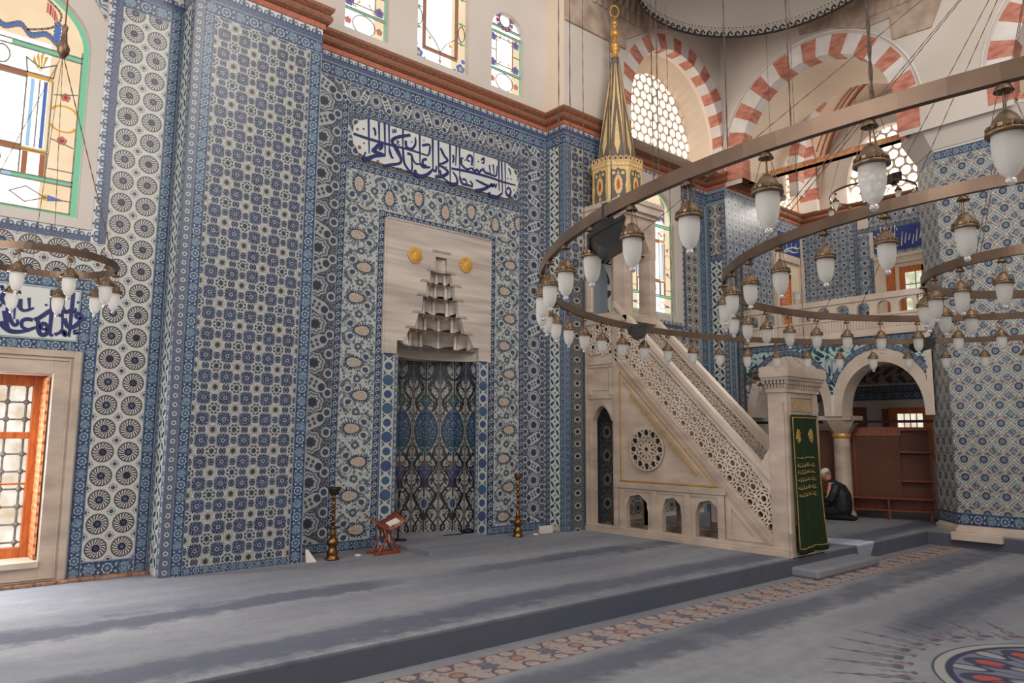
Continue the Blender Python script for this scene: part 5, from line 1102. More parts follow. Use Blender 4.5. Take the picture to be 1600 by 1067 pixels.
    m = MB(); lattice(m, x+sg*0.012, 0.010, [(7.99, 3.10), (8.48, 3.10), (8.48, 3.62), (7.99, 3.62)], 0.20, 0.0105, 0.3); m.build('tower_grille', MARBL, mb)
m = MB()
for k in range(11): y0 = 5.22+k*0.25; m.box((XN+0.09, y0, 0.30 if k < 2 else 0.9+0.0*k if False else max(0.30, 0.30+(k-2)*0.25)), (XF-0.09, 7.9 if k == 10 else y0+0.25, 0.55+k*0.25))
m.box((XN+0.05, 7.86, 3.0), (XF-0.05, 8.7, 3.12)); m.build('stairs', MARBD, mb)
# kiosk
m = MB(); zk = 3.74
m.box((XN-0.035, 7.62, 3.60), (XF+0.035, 8.70, 3.70)); m.box((XN-0.015, 7.64, 3.70), (XF+0.015, 8.70, zk)); m.build('kiosk_floor', MARB, mb, bevel=0.008)
for x0 in (XN, XF-0.15):
    for ya, yb, yt in ((8.50, 8.68, 8.49), (7.68, 7.93, 7.94)):
        m = MB(); m.box((x0, ya, zk), (x0+0.15, yb, 4.72)); m.box((x0-0.012, ya-0.02, zk), (x0+0.162, yb+0.02, zk+0.09)); m.tube([(x0+0.075, yt, zk+0.1), (x0+0.075, yt, 4.7)], 0.03, 10); m.build('kiosk_post', MARB, mb, bevel=0.006)
m = MB()
def ptop(c, hw, zs, zt, n=12): return [(c-hw*(1-k/n), zs+(zt-zs)*(1-(1-k/n)**1.8)) for k in range(n+1)]+[(c+hw*k/n, zt-(zt-zs)*(k/n)**1.8) for k in range(1, n+1)]
for xx in (XN, XN+0.15, XF-0.15, XF):
    wall_with_arch(m, lambda a, z: (xx, -a, z), -8.69, -7.67, 4.72, 5.42, [(-8.5, 4.72)]+ptop(-8.21, 0.265, 4.78, 5.03)+[(-7.93, 4.72)])
for yy in (7.68, 7.83, 8.55, 8.69):
    wall_with_arch(m, lambda a, z: (a, yy, z), XN, XF, 4.72, 5.42, [(9.17, 4.72)]+ptop(9.43, 0.255, 4.82, 5.13)+[(9.69, 4.72)])
for xa, xb in ((XN, XN+0.15), (XF-0.15, XF)):
    o = [(-8.5, 4.72)]+ptop(-8.21, 0.265, 4.78, 5.03)+[(-7.93, 4.72)]; soffit(m, lambda a, z: (xa, -a, z), lambda a, z: (xb, -a, z), o)
for ya, yb in ((7.68, 7.83), (8.55, 8.69)):
    o = [(9.17, 4.72)]+ptop(9.43, 0.255, 4.82, 5.13)+[(9.69, 4.72)]; soffit(m, lambda a, z: (a, ya, z), lambda a, z: (a, yb, z), o)
m.build('kiosk_arches', MARB, mb)
m = MB(); m.box((XN-0.02, 7.64, 5.40), (XF+0.02, 8.72, 5.46)); m.box((XN-0.07, 7.58, 5.46), (XF+0.07, 8.76, 5.58))
for k in range(10):
    for y in (7.55, 8.74): 
        c = XN-0.05+k*0.1; m.prism([(c-0.048, y, 5.58), (c+0.048, y, 5.58), (c+0.048, y, 5.63), (c+0.025, y, 5.665), (c-0.025, y, 5.665), (c-0.048, y, 5.63)], (0, 0.04, 0))
for k in range(13):
    for x in (XN-0.09, XF+0.05):
        c = 7.60+k*0.094; m.prism([(x, c-0.045, 5.58), (x, c+0.045, 5.58), (x, c+0.045, 5.63), (x, c+0.024, 5.665), (x, c-0.024, 5.665), (x, c-0.045, 5.63)], (0.04, 0, 0))
m.build('kiosk_cornice', MARBL, mb)
m = MB()
for y in (7.80, 8.50):
    for a in (XN+0.08, XF-0.08): pass
m.tube([(XN+0.07, 7.80, 4.78), (XF-0.07, 7.80, 4.78)], 0.012, 6); m.tube([(XN+0.07, 8.55, 4.78), (XF-0.07, 8.55, 4.78)], 0.012, 6); m.tube([(XN+0.07, 7.80, 4.80), (XN+0.07, 8.55, 4.80)], 0.012, 6); m.tube([(XF-0.07, 7.80, 4.80), (XF-0.07, 8.55, 4.80)], 0.012, 6); m.build('kiosk_tie_rod', BLK, mb)
m = MB(); m.tile((9.10, 8.558, 3.75), (0.62, 0, 0), (0, 0, 1.65), 3.2, 3.2, th=0.01); kb = m.build('kiosk_back_tiles', T['leaf'], mb)
m = MB(); m.prism([(9.24, 8.55, 3.76), (9.58, 8.55, 3.76), (9.58, 8.55, 4.5), (9.53, 8.55, 4.68), (9.41, 8.55, 4.82), (9.29, 8.55, 4.68), (9.24, 8.55, 4.5)], (0, 0.006, 0)); m.build('kiosk_back_arch_panel', T['border'], kb)
# spire
SC = (9.43, 8.18); OCT = PI/8
def octp(r, z, k): a = OCT+k*PI/4; return Vector((SC[0]+r*math.cos(a), SC[1]+r*math.sin(a), z))
m = MB(); m.lathe([(0.44, 5.58), (0.455, 5.66), (0.455, 6.28), (0.47, 6.30), (0.47, 6.37), (0.40, 6.38)], (SC[0], SC[1], 0), 8, 0, False, rot=OCT); dr = m.build('spire_drum', GOLDP, mb)
m = MB(); g2 = MB()
for k in range(8):
    rr = MB(); a, c = octp(0.457, 0, k), octp(0.457, 0, k+1); t = (c-a); n = Vector((t.y, -t.x, 0)).normalized(); mid = (a+c)/2
    if n.dot(mid-Vector((SC[0], SC[1], 0))) < 0: n = -n
    F = lambda u, z, d=0.004: mid+t*u+n*d+Vector((0, 0, z))
    m.face([F(*p) for p in ((-0.40, 5.64), (0.40, 5.64), (0.33, 5.95), (0.37, 6.0), (0.37, 6.18), (0.30, 6.23), (0.14, 6.22), (0, 6.26), (-0.14, 6.22), (-0.30, 6.23), (-0.37, 6.18), (-0.37, 6.0), (-0.33, 5.95))])
    g2.face([F(0.20*math.cos(q)*(1+0.08*math.cos(q*12)), 5.96+0.17*math.sin(q)*(1+0.06*math.cos(q*12)), 0.008) for q in [2*PI*i/28 for i in range(28)]])
    for uu in (-0.22, 0.22): g2.face([F(uu+0.085*math.cos(2*PI*i/12), 6.16+0.03*math.sin(2*PI*i/12), 0.008) for i in range(12)])
    g2.face([F(*p) for p in ((0, 6.21, 0.008), (-0.06, 6.14, 0.008), (0, 6.10, 0.008), (0.06, 6.14, 0.008))]); g2.face([F(*p) for p in ((0, 5.82, 0.008), (-0.07, 5.73, 0.008), (0, 5.68, 0.008), (0.07, 5.73, 0.008))])
    g2.face([F(*p) for p in ((-0.5, 6.0, 0.006), (-0.40, 5.92, 0.006), (-0.46, 5.70, 0.006), (-0.5, 5.64, 0.006))]); g2.face([F(*p) for p in ((0.5, 6.0, 0.006), (0.40, 5.92, 0.006), (0.46, 5.70, 0.006), (0.5, 5.64, 0.006))])
    rr.face([F(*p) for p in ((0, 6.07, 0.011), (-0.07, 6.01, 0.011), (-0.085, 5.96, 0.011), (-0.07, 5.91, 0.011), (0, 5.85, 0.011), (0.07, 5.91, 0.011), (0.085, 5.96, 0.011), (0.07, 6.01, 0.011))]); rr.build('drum_red_lozenge', SPR, dr)
m.build('drum_grey_panel', SPG, dr); g2.build('drum_gilt_ornament', GOLDP, dr)
m = MB()
for k in range(8):
    for i in range(4):
        p = octp(0.468, 6.37, k).lerp(octp(0.468, 6.37, k+1), (i+0.5)/4); t = (octp(1, 0, k+1)-octp(1, 0, k)).normalized()
        ringp = [p+t*0.034*math.cos(2*PI*j/10)+Vector((0, 0, 0.05+0.04*math.sin(2*PI*j/10))) for j in range(10)]; m.tube(ringp, 0.011, 5, closed=True); m.obox(p+Vector((0, 0, 0.005)), t*0.044, Vector((t.y, -t.x, 0))*0.01, (0, 0, 0.012))
m.build('drum_crest', GOLDP, dr)
m = MB(); zb, zt, rb_, rt_ = 6.38, 8.45, 0.375, 0.065
m.lathe([(rb_, zb), (rt_, zt), (0, zt)], (SC[0], SC[1], 0), 8, 0, False, rot=OCT); co = m.build('spire_cone', SPG, mb)
g2 = MB()
for k in range(8):
    def Q(u, f): 
        r = rb_+(rt_-rb_)*f; a, c = octp(r, zb+(zt-zb)*f, k), octp(r, zb+(zt-zb)*f, k+1); n = Vector(((a.x+c.x)/2-SC[0], (a.y+c.y)/2-SC[1], 0)).normalized(); return a.lerp(c, u)+n*0.005
    g2.face([Q(0.5, 0.07), Q(0.70, 0.17), Q(0.5, 0.50), Q(0.30, 0.17)]) ; g2.face([Q(0.03, 0.03), Q(0.10, 0.30), Q(0.38, 0.62), Q(0.46, 0.93), Q(0.36, 0.93), Q(0.03, 0.40)]); g2.face([Q(0.97, 0.03), Q(0.97, 0.40), Q(0.64, 0.93), Q(0.54, 0.93), Q(0.62, 0.62), Q(0.90, 0.30)])
g2.build('cone_gilt_stripes', GOLDP, co)
m = MB(); m.lathe([(0.075, 8.43), (0.055, 8.50), (0.05, 8.56), (0.105, 8.59), (0.05, 8.63)], (SC[0], SC[1], 0), 16)
for z, r in ((8.66, 0.088), (8.90, 0.088), (9.10, 0.062)): m.sphere((SC[0], SC[1], z), r, 16)
m.lathe([(0.05, 8.72), (0.03, 8.78), (0.03, 8.84)], (SC[0], SC[1], 0), 12); m.lathe([(0.045, 8.97), (0.028, 9.02), (0.05, 9.05)], (SC[0], SC[1], 0), 12); m.lathe([(0.04, 9.15), (0.02, 9.2), (0.02, 9.24)], (SC[0], SC[1], 0), 12)
m.tube([(SC[0]+0.08*math.sin(a)*0.76, SC[1]-0.08*math.sin(a)*0.65, 9.33-0.11*math.cos(a)) for a in [0.15+k*0.33 for k in range(18)]], 0.018, 6); m.build('finial', GOLD, mb)
# gateway at the foot of the stairs
m = MB(); y0, y1 = 4.95, 5.22
m.box((XN-0.02, y0, 0.2), (XN+0.10, y1, 2.34)); m.box((XF-0.10, y0, 0.2), (XF+0.02, y1, 2.34)); m.box((XN+0.10, y0+0.03, 2.05), (XF-0.10, y1, 2.34)); m.box((XN+0.10, y0+0.012, 2.27), (XF-0.10, y0+0.03, 2.34)); m.box((XN+0.1, y0, 0.2), (XF-0.1, y1, 0.27))
for x in (XN, XF): m.lathe([(0.022, 0.30), (0.022, 0.5), (0.034, 0.52), (0.022, 0.56), (0.022, 2.08), (0.036, 2.11), (0.028, 2.16), (0.04, 2.2)], (x+(-0.012 if x == XN else 0.012), y0+0.02, 0), 12)
m.build('gateway', MARB, mb, bevel=0.006)
m = MB(); m.box((XN+0.13, y0+0.018, 2.09), (XF-0.13, y0+0.032, 2.25)); m.build('gateway_carved_panel', plain('carved_gilt_marble', (190, 158, 116), (150, 124, 98), 0.6, 0.1, 45, bump=0.6), mb)
m = MB(); 
for z0, z1, e in ((2.34, 2.40, 0.02), (2.50, 2.54, 0.075), (2.54, 2.67, 0.095), (2.67, 2.685, 0.07)): m.box((XN-0.02-e, y0-e, z0), (XF+0.02+e, y1+e*0.6, z1))
m.box((XN-0.02, y0, 2.40), (XF+0.02, y1, 2.52))
for zz, e, n in ((2.40, 0.035, 19), (2.455, 0.06, 21)):
    for k in range(n):
        x = XN-0.02-e+(k+0.5)*(XF-XN+0.04+2*e)/n; m.box((x-0.014, y0-e, zz), (x+0.014, y0-e+0.05, zz+0.05)); m.prism([(x-0.014, y0-e, zz), (x+0.014, y0-e, zz), (x, y0-e, zz-0.02)], (0, 0.03, 0))
    for k in range(7):
        y = y0-e+(k+0.5)*(y1-y0+1.6*e)/7
        for x, s in ((XN-0.02-e, 1), (XF+0.02+e-0.05, 1)): m.box((x, y-0.016, zz), (x+0.05, y+0.016, zz+0.05))
m.build('gateway_crown', MARB, mb)
# curtain
cur = MB(); NX, NZ = 40, 30; gv = []
for j in range(NZ+1):
    f = j/NZ; z = 2.055-(2.055-0.27)*f
    for i in range(NX+1):
        u = i/NX; xl = XN+0.035+0.012*f; xr = 9.735+0.10*f*f*f; fold = 0.010*math.sin(u*24+0.6)+0.008*math.sin(u*11+f*0.8)
        gv.append((xl+(xr-xl)*u, 4.925-0.035*f+fold*(0.5+0.5*f), z-0.01*math.sin(u*9)*f+0.02*u*f-0.012))
idx = lambda i, j: j*(NX+1)+i
cur.add(gv, [[idx(i, j+1), idx(i+1, j+1), idx(i+1, j), idx(i, j)] for j in range(NZ) for i in range(NX)], 0, True)
cu = cur.build('curtain', GREENC); tag(cu, 'dark green velvet curtain with gold embroidery hanging in the pulpit gateway', 'curtain')
sd = cu.modifiers.new('solid', 'SOLIDIFY'); sd.thickness = 0.006; sd.offset = 1
def onc(u, f):
    j = min(NZ-1, int(f*NZ)); i = min(NX-1, int(u*NX)); p = Vector(gv[idx(i, j)]).lerp(Vector(gv[idx(i+1, j)]), u*NX-i); q = Vector(gv[idx(i, j+1)]).lerp(Vector(gv[idx(i+1, j+1)]), u*NX-i); return p.lerp(q, f*NZ-j)+Vector((0, -0.010, 0))
m = MB(); path = [(0.05, 0.02+0.94*k/20) for k in range(21)]+[(0.05+0.90*k/12, 0.96) for k in range(1, 13)]+[(0.95, 0.96-0.94*k/20) for k in range(1, 21)]+[(0.95-0.9*k/12, 0.02) for k in range(1, 13)]
m.tube([onc(*p) for p in path], 0.0075, 5, closed=True); m.build('gold_braid', GOLDT, cu)
m = MB()
def uf(x, z): f = min(0.99, max(0.0, (2.043-z)/1.785)); xl = XN+0.035+0.012*f; xr = 9.735+0.10*f*f*f; return ((x-xl)/(xr-xl), f)
def cst(pts, w):
    p = smooth(pts, 4); m.tube([onc(*uf(*q)) for q in p], w, 4)
for zc, amp in ((1.478, 0.02), (1.37, 0.05), (1.283, 0.05), (1.185, 0.045), (1.083, 0.05), (0.99, 0.05)):
    cst([(9.14, zc+0.012), (9.25, zc-0.008), (9.40, zc+0.004), (9.62, zc-0.004)], 0.006)
    n = 12 if amp > 0.03 else 5
    for k in range(n):
        x = 9.15+0.47*(k+0.3)/n; h_ = amp*(0.5+0.5*random.random())
        if k % 3 == 0: cst([(x, zc), (x+0.004, zc+h_)], 0.005)
        elif k % 3 == 1: cst([(x-0.01, zc+h_*0.7), (x+0.012, zc+h_*0.6), (x+0.014, zc), (x-0.008, zc-h_*0.35)], 0.005)
        else: cst([(x, zc+h_*0.9), (x+0.006, zc+h_*0.95)], 0.006)
for cx, fl_ in ((9.215, 0), (9.545, 1)):
    for k in range(9):
        a = k*2.4+fl_; r = 0.03+0.008*k; cst([(cx+r*0.75*math.cos(a), 1.76+r*1.1*math.sin(a)), (cx+r*0.6*math.cos(a+0.8), 1.76+r*0.9*math.sin(a+0.8)), (cx+r*0.75*math.cos(a+1.7), 1.76+r*1.1*math.sin(a+1.7))], 0.009)
    for q in (-0.03, 0.0, 0.03): cst([(cx+q, 1.70), (cx+q+0.005, 1.85)], 0.009)
m.build('gold_embroidery', GOLDT, cu)
# ------------------------------------------------------------------ striped arches
def striped_arch(name, P, c, hwi, hwo, zs, ri, ro, zfoot, nb, depth, lim=(-99, 99), first=0, stripe_depth=None, parent=None):
    "voussoir ring: P(a, z, d) maps along / up / into the wall"
    m = MB(); cl = lambda a: max(lim[0], min(lim[1], a)); sdp = stripe_depth or depth
    def pt(hw, r, t):      # t 0..1 over the curve
        an = PI-PI*t; return (cl(c+hw*math.cos(an)), zs+r*math.sin(an))
    nst = max(1, round((zs-zfoot)/0.34)); k = first
    def block(i0, i1, o0, o1, mi):
        m.face([P(*i0, -0.012), P(*i1, -0.012), P(*o1, -0.012), P(*o0, -0.012)], mi=mi)
        m.face([P(*i0, -0.012), P(*i0, sdp), P(*i1, sdp), P(*i1, -0.012)], mi=mi)
        m.face([P(*o0, -0.012), P(*o1, -0.012), P(*o1, 0.02), P(*o0, 0.02)], mi=mi)
        if sdp < depth: m.face([P(*i0, sdp), P(*i0, depth), P(*i1, depth), P(*i1, sdp)], mi=2)
    for j in range(nst):
        za, zb = zfoot+(zs-zfoot)*j/nst, zfoot+(zs-zfoot)*(j+1)/nst
        for s in (-1, 1): block((cl(c+s*hwi), za), (cl(c+s*hwi), zb), (cl(c+s*hwo), za), (cl(c+s*hwo), zb), (j+k) % 2)
    for j in range(nb):
        for q in range(2):
            ta, tb = (j+q/2)/nb, (j+(q+1)/2)/nb
            block(pt(hwi, ri, ta), pt(hwi, ri, tb), pt(hwo, ro, ta), pt(hwo, ro, tb), (j+nst+k) % 2)
    return m.build(name, [REDST, WHST, PLC], parent)
up = sroot('wall_upper', (11, 8.5, 7.36))
PX = lambda y: (lambda a, z, d=0: (a, y+d, z))          # plane facing -Y
PY = lambda x: (lambda a, z, d=0: (x+d, -a, z))         # plane facing -X, a = -y
m = MB(); m.face([(8.53, 8.56, 7.3), (10.2, 8.56, 7.3), (10.2, 8.56, 12), (8.53, 8.56, 12)]); m.face([(8.53, 9.03, 7.3), (8.53, 8.56, 7.3), (8.53, 8.56, 12), (8.53, 9.03, 12)], mi=1)  # the pier's return takes the lighter cream, painting it as lit
ext = [(10.2, 7.36)]+[(11.8+1.52*math.cos(PI-PI*k/28), 7.95+1.62*math.sin(PI*k/28)) for k in range(29)]+[(13.35, 7.36)]
ext = [(max(10.2, min(13.35, a)), z) for a, z in ext]
wall_with_arch(m, PX(8.56), 10.2, 13.35, 7.36, 12.0, ext)
# side wall above the arcade: arch two and the start of arch three
for cc in (-6.55, -1.65):
    e2 = [(cc-1.57, 7.05)]+[(cc+1.57*math.cos(PI-PI*k/28), 7.6+1.57*math.sin(PI*k/28)) for k in range(29)]+[(cc+1.57, 7.05)]
    lo, hi = (-8.56, -4.15) if cc < -5 else (-4.15, 0.9)
    for xx in (13.35, 15.14): wall_with_arch(m, PY(xx), lo, hi, 7.05, 12.0, e2)
m.box((13.36, 8.57, 7.36), (15.14, 9.6, 11.5))
m.build('upper_plaster', [PL, PLC], up)
a1 = striped_arch('trim_3', PX(8.56), 11.8, 1.5, 1.85, 7.95, 1.6, 1.9, 7.36, 21, 0.30, (10.12, 13.34), 0, 0.22); struct(a1)
a2 = striped_arch('trim_4', PY(13.35), -6.55, 1.55, 1.93, 7.6, 1.55, 1.93, 7.15, 19, 1.79, (-8.55, -4.4), 0, 0.30); struct(a2)
a3 = striped_arch('trim_5', PY(13.35), -1.65, 1.55, 1.93, 7.6, 1.55, 1.93, 7.15, 19, 1.79, (-3.9, 0.5), 0, 0.30); struct(a3)
a4 = striped_arch('trim_6', PX(8.5), 16.33, 1.02, 1.30, 8.55, 1.15, 1.42, 7.36, 15, 0.45, (15.16, 17.48), 1); struct(a4)
a5 = striped_arch('trim_7', PY(15.15), -6.45, 1.36, 1.58, 7.75, 1.62, 1.88, 7.1, 19, 0.25, (-8.5, -4.4), 1); struct(a5)
for cc in (-6.55, -1.65):   # thin plaster hood line round the outer edge
    m = MB(); m.tube([(13.34, -(cc+2.0*math.cos(PI-PI*k/40)), 7.6+2.0*math.sin(PI*k/40)) for k in range(41)], 0.02, 6); struct(m.build('trim_8' if cc < -5 else 'trim_9', WHST))
# cream splay from the arch to the honeycomb window
def splay(m, P, A, B, mi=0):
    for (p, q, r, s) in zip(A[:-1], A[1:], B[1:], B[:-1]): m.face([P(p[0], p[1], 0), P(q[0], q[1], 0), (P(r[0], r[1], 1)), P(s[0], s[1], 1)], mi=mi)
def honey(name, P, c, hw, z0, zs, rise, pitch, depth, mat=None, pane=SKYW):
    "plaster grille of round holes in front of a bright pane; P(a, z, d)"
    w = sroot(name, P(c, z0, depth)); o = arch_pts(c, hw, zs, rise, 28, 1.9)
    inside = lambda a, z: z > z0-pitch*0.5 and abs(a-c) < hw+pitch*0.3 and (z < zs or ((a-c)/(hw+pitch*0.4))**2+((z-zs)/(rise+pitch*0.4))**2 < 1)
    m = MB(); m.face([P(a, z, depth+0.10) for a, z in [(c-hw-0.1, z0-0.1), (c+hw+0.1, z0-0.1)]+arch_pts(c, hw+0.1, zs, rise+0.1)[::-1]]); m.build('bright_pane', pane, w)
    m = MB(); R0 = pitch/math.sqrt(3); rh = pitch*0.42; n = 24
    for j in range(-2, int((zs+rise-z0)/(pitch*0.866))+3):
        for i in range(-int(hw/pitch)-2, int(hw/pitch)+3):
            a = c+(i+0.5*(j % 2))*pitch; z = z0+0.3*pitch+j*pitch*0.866
            if not inside(a, z): continue
            hx = []; ci = []
            for k in range(n):
                t = 2*PI*k/n; tt = (t+PI/6) % (PI/3)-PI/6; rr = R0*math.cos(PI/6)/math.cos(((t) % (PI/3))-PI/6) if False else (pitch/2)/math.cos(((t+PI/6) % (PI/3))-PI/6)
                hx.append((a+rr*math.cos(t), z+rr*math.sin(t))); ci.append((a+rh*math.cos(t), z+rh*math.sin(t)))
            for k in range(n):
                q = (k+1) % n
                m.face([P(*hx[k], depth), P(*hx[q], depth), P(*ci[q], depth), P(*ci[k], depth)])
                m.face([P(*ci[k], depth), P(*ci[q], depth), P(*ci[q], depth+0.05), P(*ci[k], depth+0.05)])
    m.build('pierced_grille', mat or PL, w); return w  # a lighter mat paints the backlight into the grille's colour
m = MB(); A = [(11.8-1.5, 7.36)]+arch_pts(11.8, 1.5, 7.95, 1.6)+[(11.8+1.5, 7.36)]; B = [(11.9-1.27, 7.45)]+arch_pts(11.9, 1.25, 7.75, 1.62)+[(11.9+1.25, 7.45)]
Ps = lambda a, z, d: (a, 8.86 if d == 0 else 9.28, z)
splay(m, Ps, A, B); m.face([(10.2, 8.6, 7.36), (13.4, 8.6, 7.36), (13.2, 9.3, 7.45), (10.6, 9.3, 7.45)]); m.build('window_splay', PLC, up)
honey('window_7', lambda a, z, d: (a, 9.22+d, z), 11.9, 1.25, 7.46, 7.75, 1.62, 0.215, 0.05, PLC, SKYH)
m = MB(); A = [(16.33-1.02, 7.36)]+arch_pts(16.33, 1.02, 8.55, 1.15)+[(16.33+1.02, 7.36)]; B = [(16.4-0.92, 7.45)]+arch_pts(16.4, 0.92, 8.3, 1.15)+[(16.4+0.92, 7.45)]
splay(m, lambda a, z, d: (a, 8.93 if d == 0 else 9.15, z), A, B); m.face([(15.2, 8.93, 7.36), (17.5, 8.93, 7.36), (17.5, 9.2, 7.45), (15.2, 9.2, 7.45)])
wall_with_arch(m, PX(8.5), 15.14, 17.5, 7.36, 11.5, A); m.build('window_splay', PLC, up)
honey('window_8', lambda a, z, d: (a, 9.1+d, z), 16.4, 0.92, 7.46, 8.3, 1.15, 0.20, 0.05, PLC, SKYH)
# aisle side wall with its honeycomb window
sw = sroot('wall_right', (17.5, 4, 0.22))
m = MB(); cw = -6.75; e = arch_pts(cw, 1.05, 7.75, 1.35, 28)
wall_with_arch(m, PY(17.5), -9.0, 3.0, 7.36, 11.5, [(cw-1.05, 7.40)]+e+[(cw+1.05, 7.40)]); soffit(m, lambda a, z: (17.5, -a, z), lambda a, z: (17.75, -a, z), [(cw-1.05, 7.40)]+e+[(cw+1.05, 7.40)])
m.face([(17.5, 9.0, 3.6), (17.5, -3, 3.6), (17.5, -3, 7.4), (17.5, 9.0, 7.4)]); m.face([(17.5, 9.6, 0.2), (17.5, -3, 0.2), (17.5, -3, 3.75), (17.5, 9.6, 3.75)])
m.build('wall_plaster', PL, sw)
honey('window_9', lambda a, z, d: (17.62+d, -a, z), cw, 1.05, 7.42, 7.75, 1.35, 0.26, 0.05, PLC, SKYH)
# groined vault over the aisle with painted ribs
m = MB(); N = 26; xa, xb, ya, yb = 15.14, 17.5, 4.3, 8.5
hgt = lambda x, y: 7.7+max(2.25*math.sqrt(max(0, 1-((x-(xa+xb)/2)/((xb-xa)/2))**2)), 2.25*math.sqrt(max(0, 1-((y-(ya+yb)/2)/((yb-ya)/2))**2)))
m.add([(xa+(xb-xa)*i/N, ya+(yb-ya)*j/N, hgt(xa+(xb-xa)*i/N, ya+(yb-ya)*j/N)) for j in range(N+1) for i in range(N+1)], [[j*(N+1)+i, (j+1)*(N+1)+i, (j+1)*(N+1)+i+1, j*(N+1)+i+1] for j in range(N) for i in range(N)], 0, True)
va = m.build('ceiling_aisle_vault', PLC); struct(va)
m = MB()
for s in (1, -1):
    for off in (-0.14, -0.06, 0.06, 0.14):
        m.tube([((xa+xb)/2+s*(xb-xa)/2*f+off, (ya+yb)/2+(yb-ya)/2*f, hgt((xa+xb)/2+s*(xb-xa)/2*f+off, (ya+yb)/2+(yb-ya)/2*f)-0.015) for f in [-0.97+k*0.0485 for k in range(41)]], 0.016 if abs(off) > 0.1 else 0.024, 5)
m.build('painted_rib_line', RUSTL, va)
# ceiling: pendentive plate with the semi-dome opening, ornament ring, shell
cxr, cyr, rr_, zr = 10.55, 5.93, 2.12, 9.5
m = MB(); n = 64
def edge(t):
    a = 2*PI*t; dx, dy = math.cos(a), math.sin(a); s = min((13.6-cxr)/dx if dx > 1e-6 else 99, (8.7-cyr)/dy if dy > 1e-6 else 99, (7.9-cxr)/dx if dx < -1e-6 else 99, (3.2-cyr)/dy if dy < -1e-6 else 99); return (cxr+dx*s, cyr+dy*s)
for k in range(n):
    (ax, ay), (bx, by) = edge(k/n), edge((k+1)/n); a, b_ = 2*PI*k/n, 2*PI*(k+1)/n
    m.face([(cxr+rr_*math.cos(a), cyr+rr_*math.sin(a), zr), (cxr+rr_*math.cos(b_), cyr+rr_*math.sin(b_), zr), (bx, by, 11.3), (ax, ay, 11.3)])
m.lathe([(rr_, zr), (rr_-0.02, zr+0.25), (rr_*0.93, zr+0.9), (rr_*0.75, zr+1.6), (rr_*0.4, zr+2.15), (0, zr+2.35)], (cxr, cyr, 0), 64)
ce = m.build('ceiling', PL); struct(ce)
m = MB()
for k in range(96):      # scroll ornament and dotted line inside the rim
    a = 2*PI*k/96; q = lambda da, r, z: (cxr+r*math.cos(a+da), cyr+r*math.sin(a+da), z)
    m.tube([q(0.0, rr_-0.012, zr+0.06), q(0.018, rr_-0.012, zr+0.115), q(0.04, rr_-0.012, zr+0.085), q(0.03, rr_-0.012, zr+0.055), q(0.05, rr_-0.012, zr+0.045)], 0.017, 4)
    for da in (0, 0.0327): m.sphere(q(da, rr_-0.02, zr+0.185), 0.012, 6)
m.tube([(cxr+(rr_-0.004)*math.cos(2*PI*k/96), cyr+(rr_-0.004)*math.sin(2*PI*k/96), zr+0.01) for k in range(96)], 0.022, 6, closed=True); m.tube([(cxr+(rr_-0.008)*math.cos(2*PI*k/96), cyr+(rr_-0.008)*math.sin(2*PI*k/96), zr+0.145) for k in range(96)], 0.007, 4, closed=True); m.build('painted_scroll_border', BLKO, ce)
# bare stone stalactite work beside the rim
def muq(name, P, a0, a1, z0, z1, rows, out):
    m = MB()
    for r in range(rows):
        za, zb = z0+(z1-z0)*r/rows, z0+(z1-z0)*(r+1)/rows; d = out*(r+1)/rows; n = 9-r % 2
        for k in range(n):
            x0, x1 = a0+(a1-a0)*k/n, a0+(a1-a0)*(k+1)/n; xm = (x0+x1)/2
            m.add([P(x0, za, -d*0.4), P(xm, za-0.03, -d), P(x1, za, -d*0.4), P(x0, zb, -d), P(xm, zb, -d*1.15), P(x1, zb, -d)], [[0, 1, 4, 3], [1, 2, 5, 4]]); m.face([P(x0, za, -d*0.4), P(x0, za, 0.02), P(x1, za, 0.02), P(x1, za, -d*0.4), P(xm, za-0.03, -d)])
    return m.build(name, STONE, up)
muq('stalactite_work', lambda a, z, d: (a, 8.53+d, z), 9.2, 10.6, 9.62, 10.3, 3, 0.10)
muq('stalactite_work', lambda a, z, d: (13.32+d, -a, z), -5.4, -4.2, 9.5, 10.3, 3, 0.10)
m = MB(); m.prism([(8.54, 8.555, 11), (8.54, 8.555, 8.99), (10.15, 8.555, 9.02), (10.17, 8.555, 9.23), (11.2, 8.555, 9.86), (11.88, 8.555, 10.04), (12.4, 8.555, 10.6), (12.4, 8.555, 11)], (0, -0.03, 0)); m.build('bare_stone_patch', STONE, up)
m = MB(); m.prism([(13.345, 6.72, 9.72), (13.345, 6.1, 9.62), (13.345, 5.5, 9.32), (13.345, 5.0, 9.33), (13.345, 4.97, 8.89), (13.345, 4.33, 8.85), (13.345, 4.1, 9.39), (13.345, 4.1, 11), (13.345, 6.72, 11)], (-0.03, 0, 0)); m.build('bare_stone_patch', STONE, up)

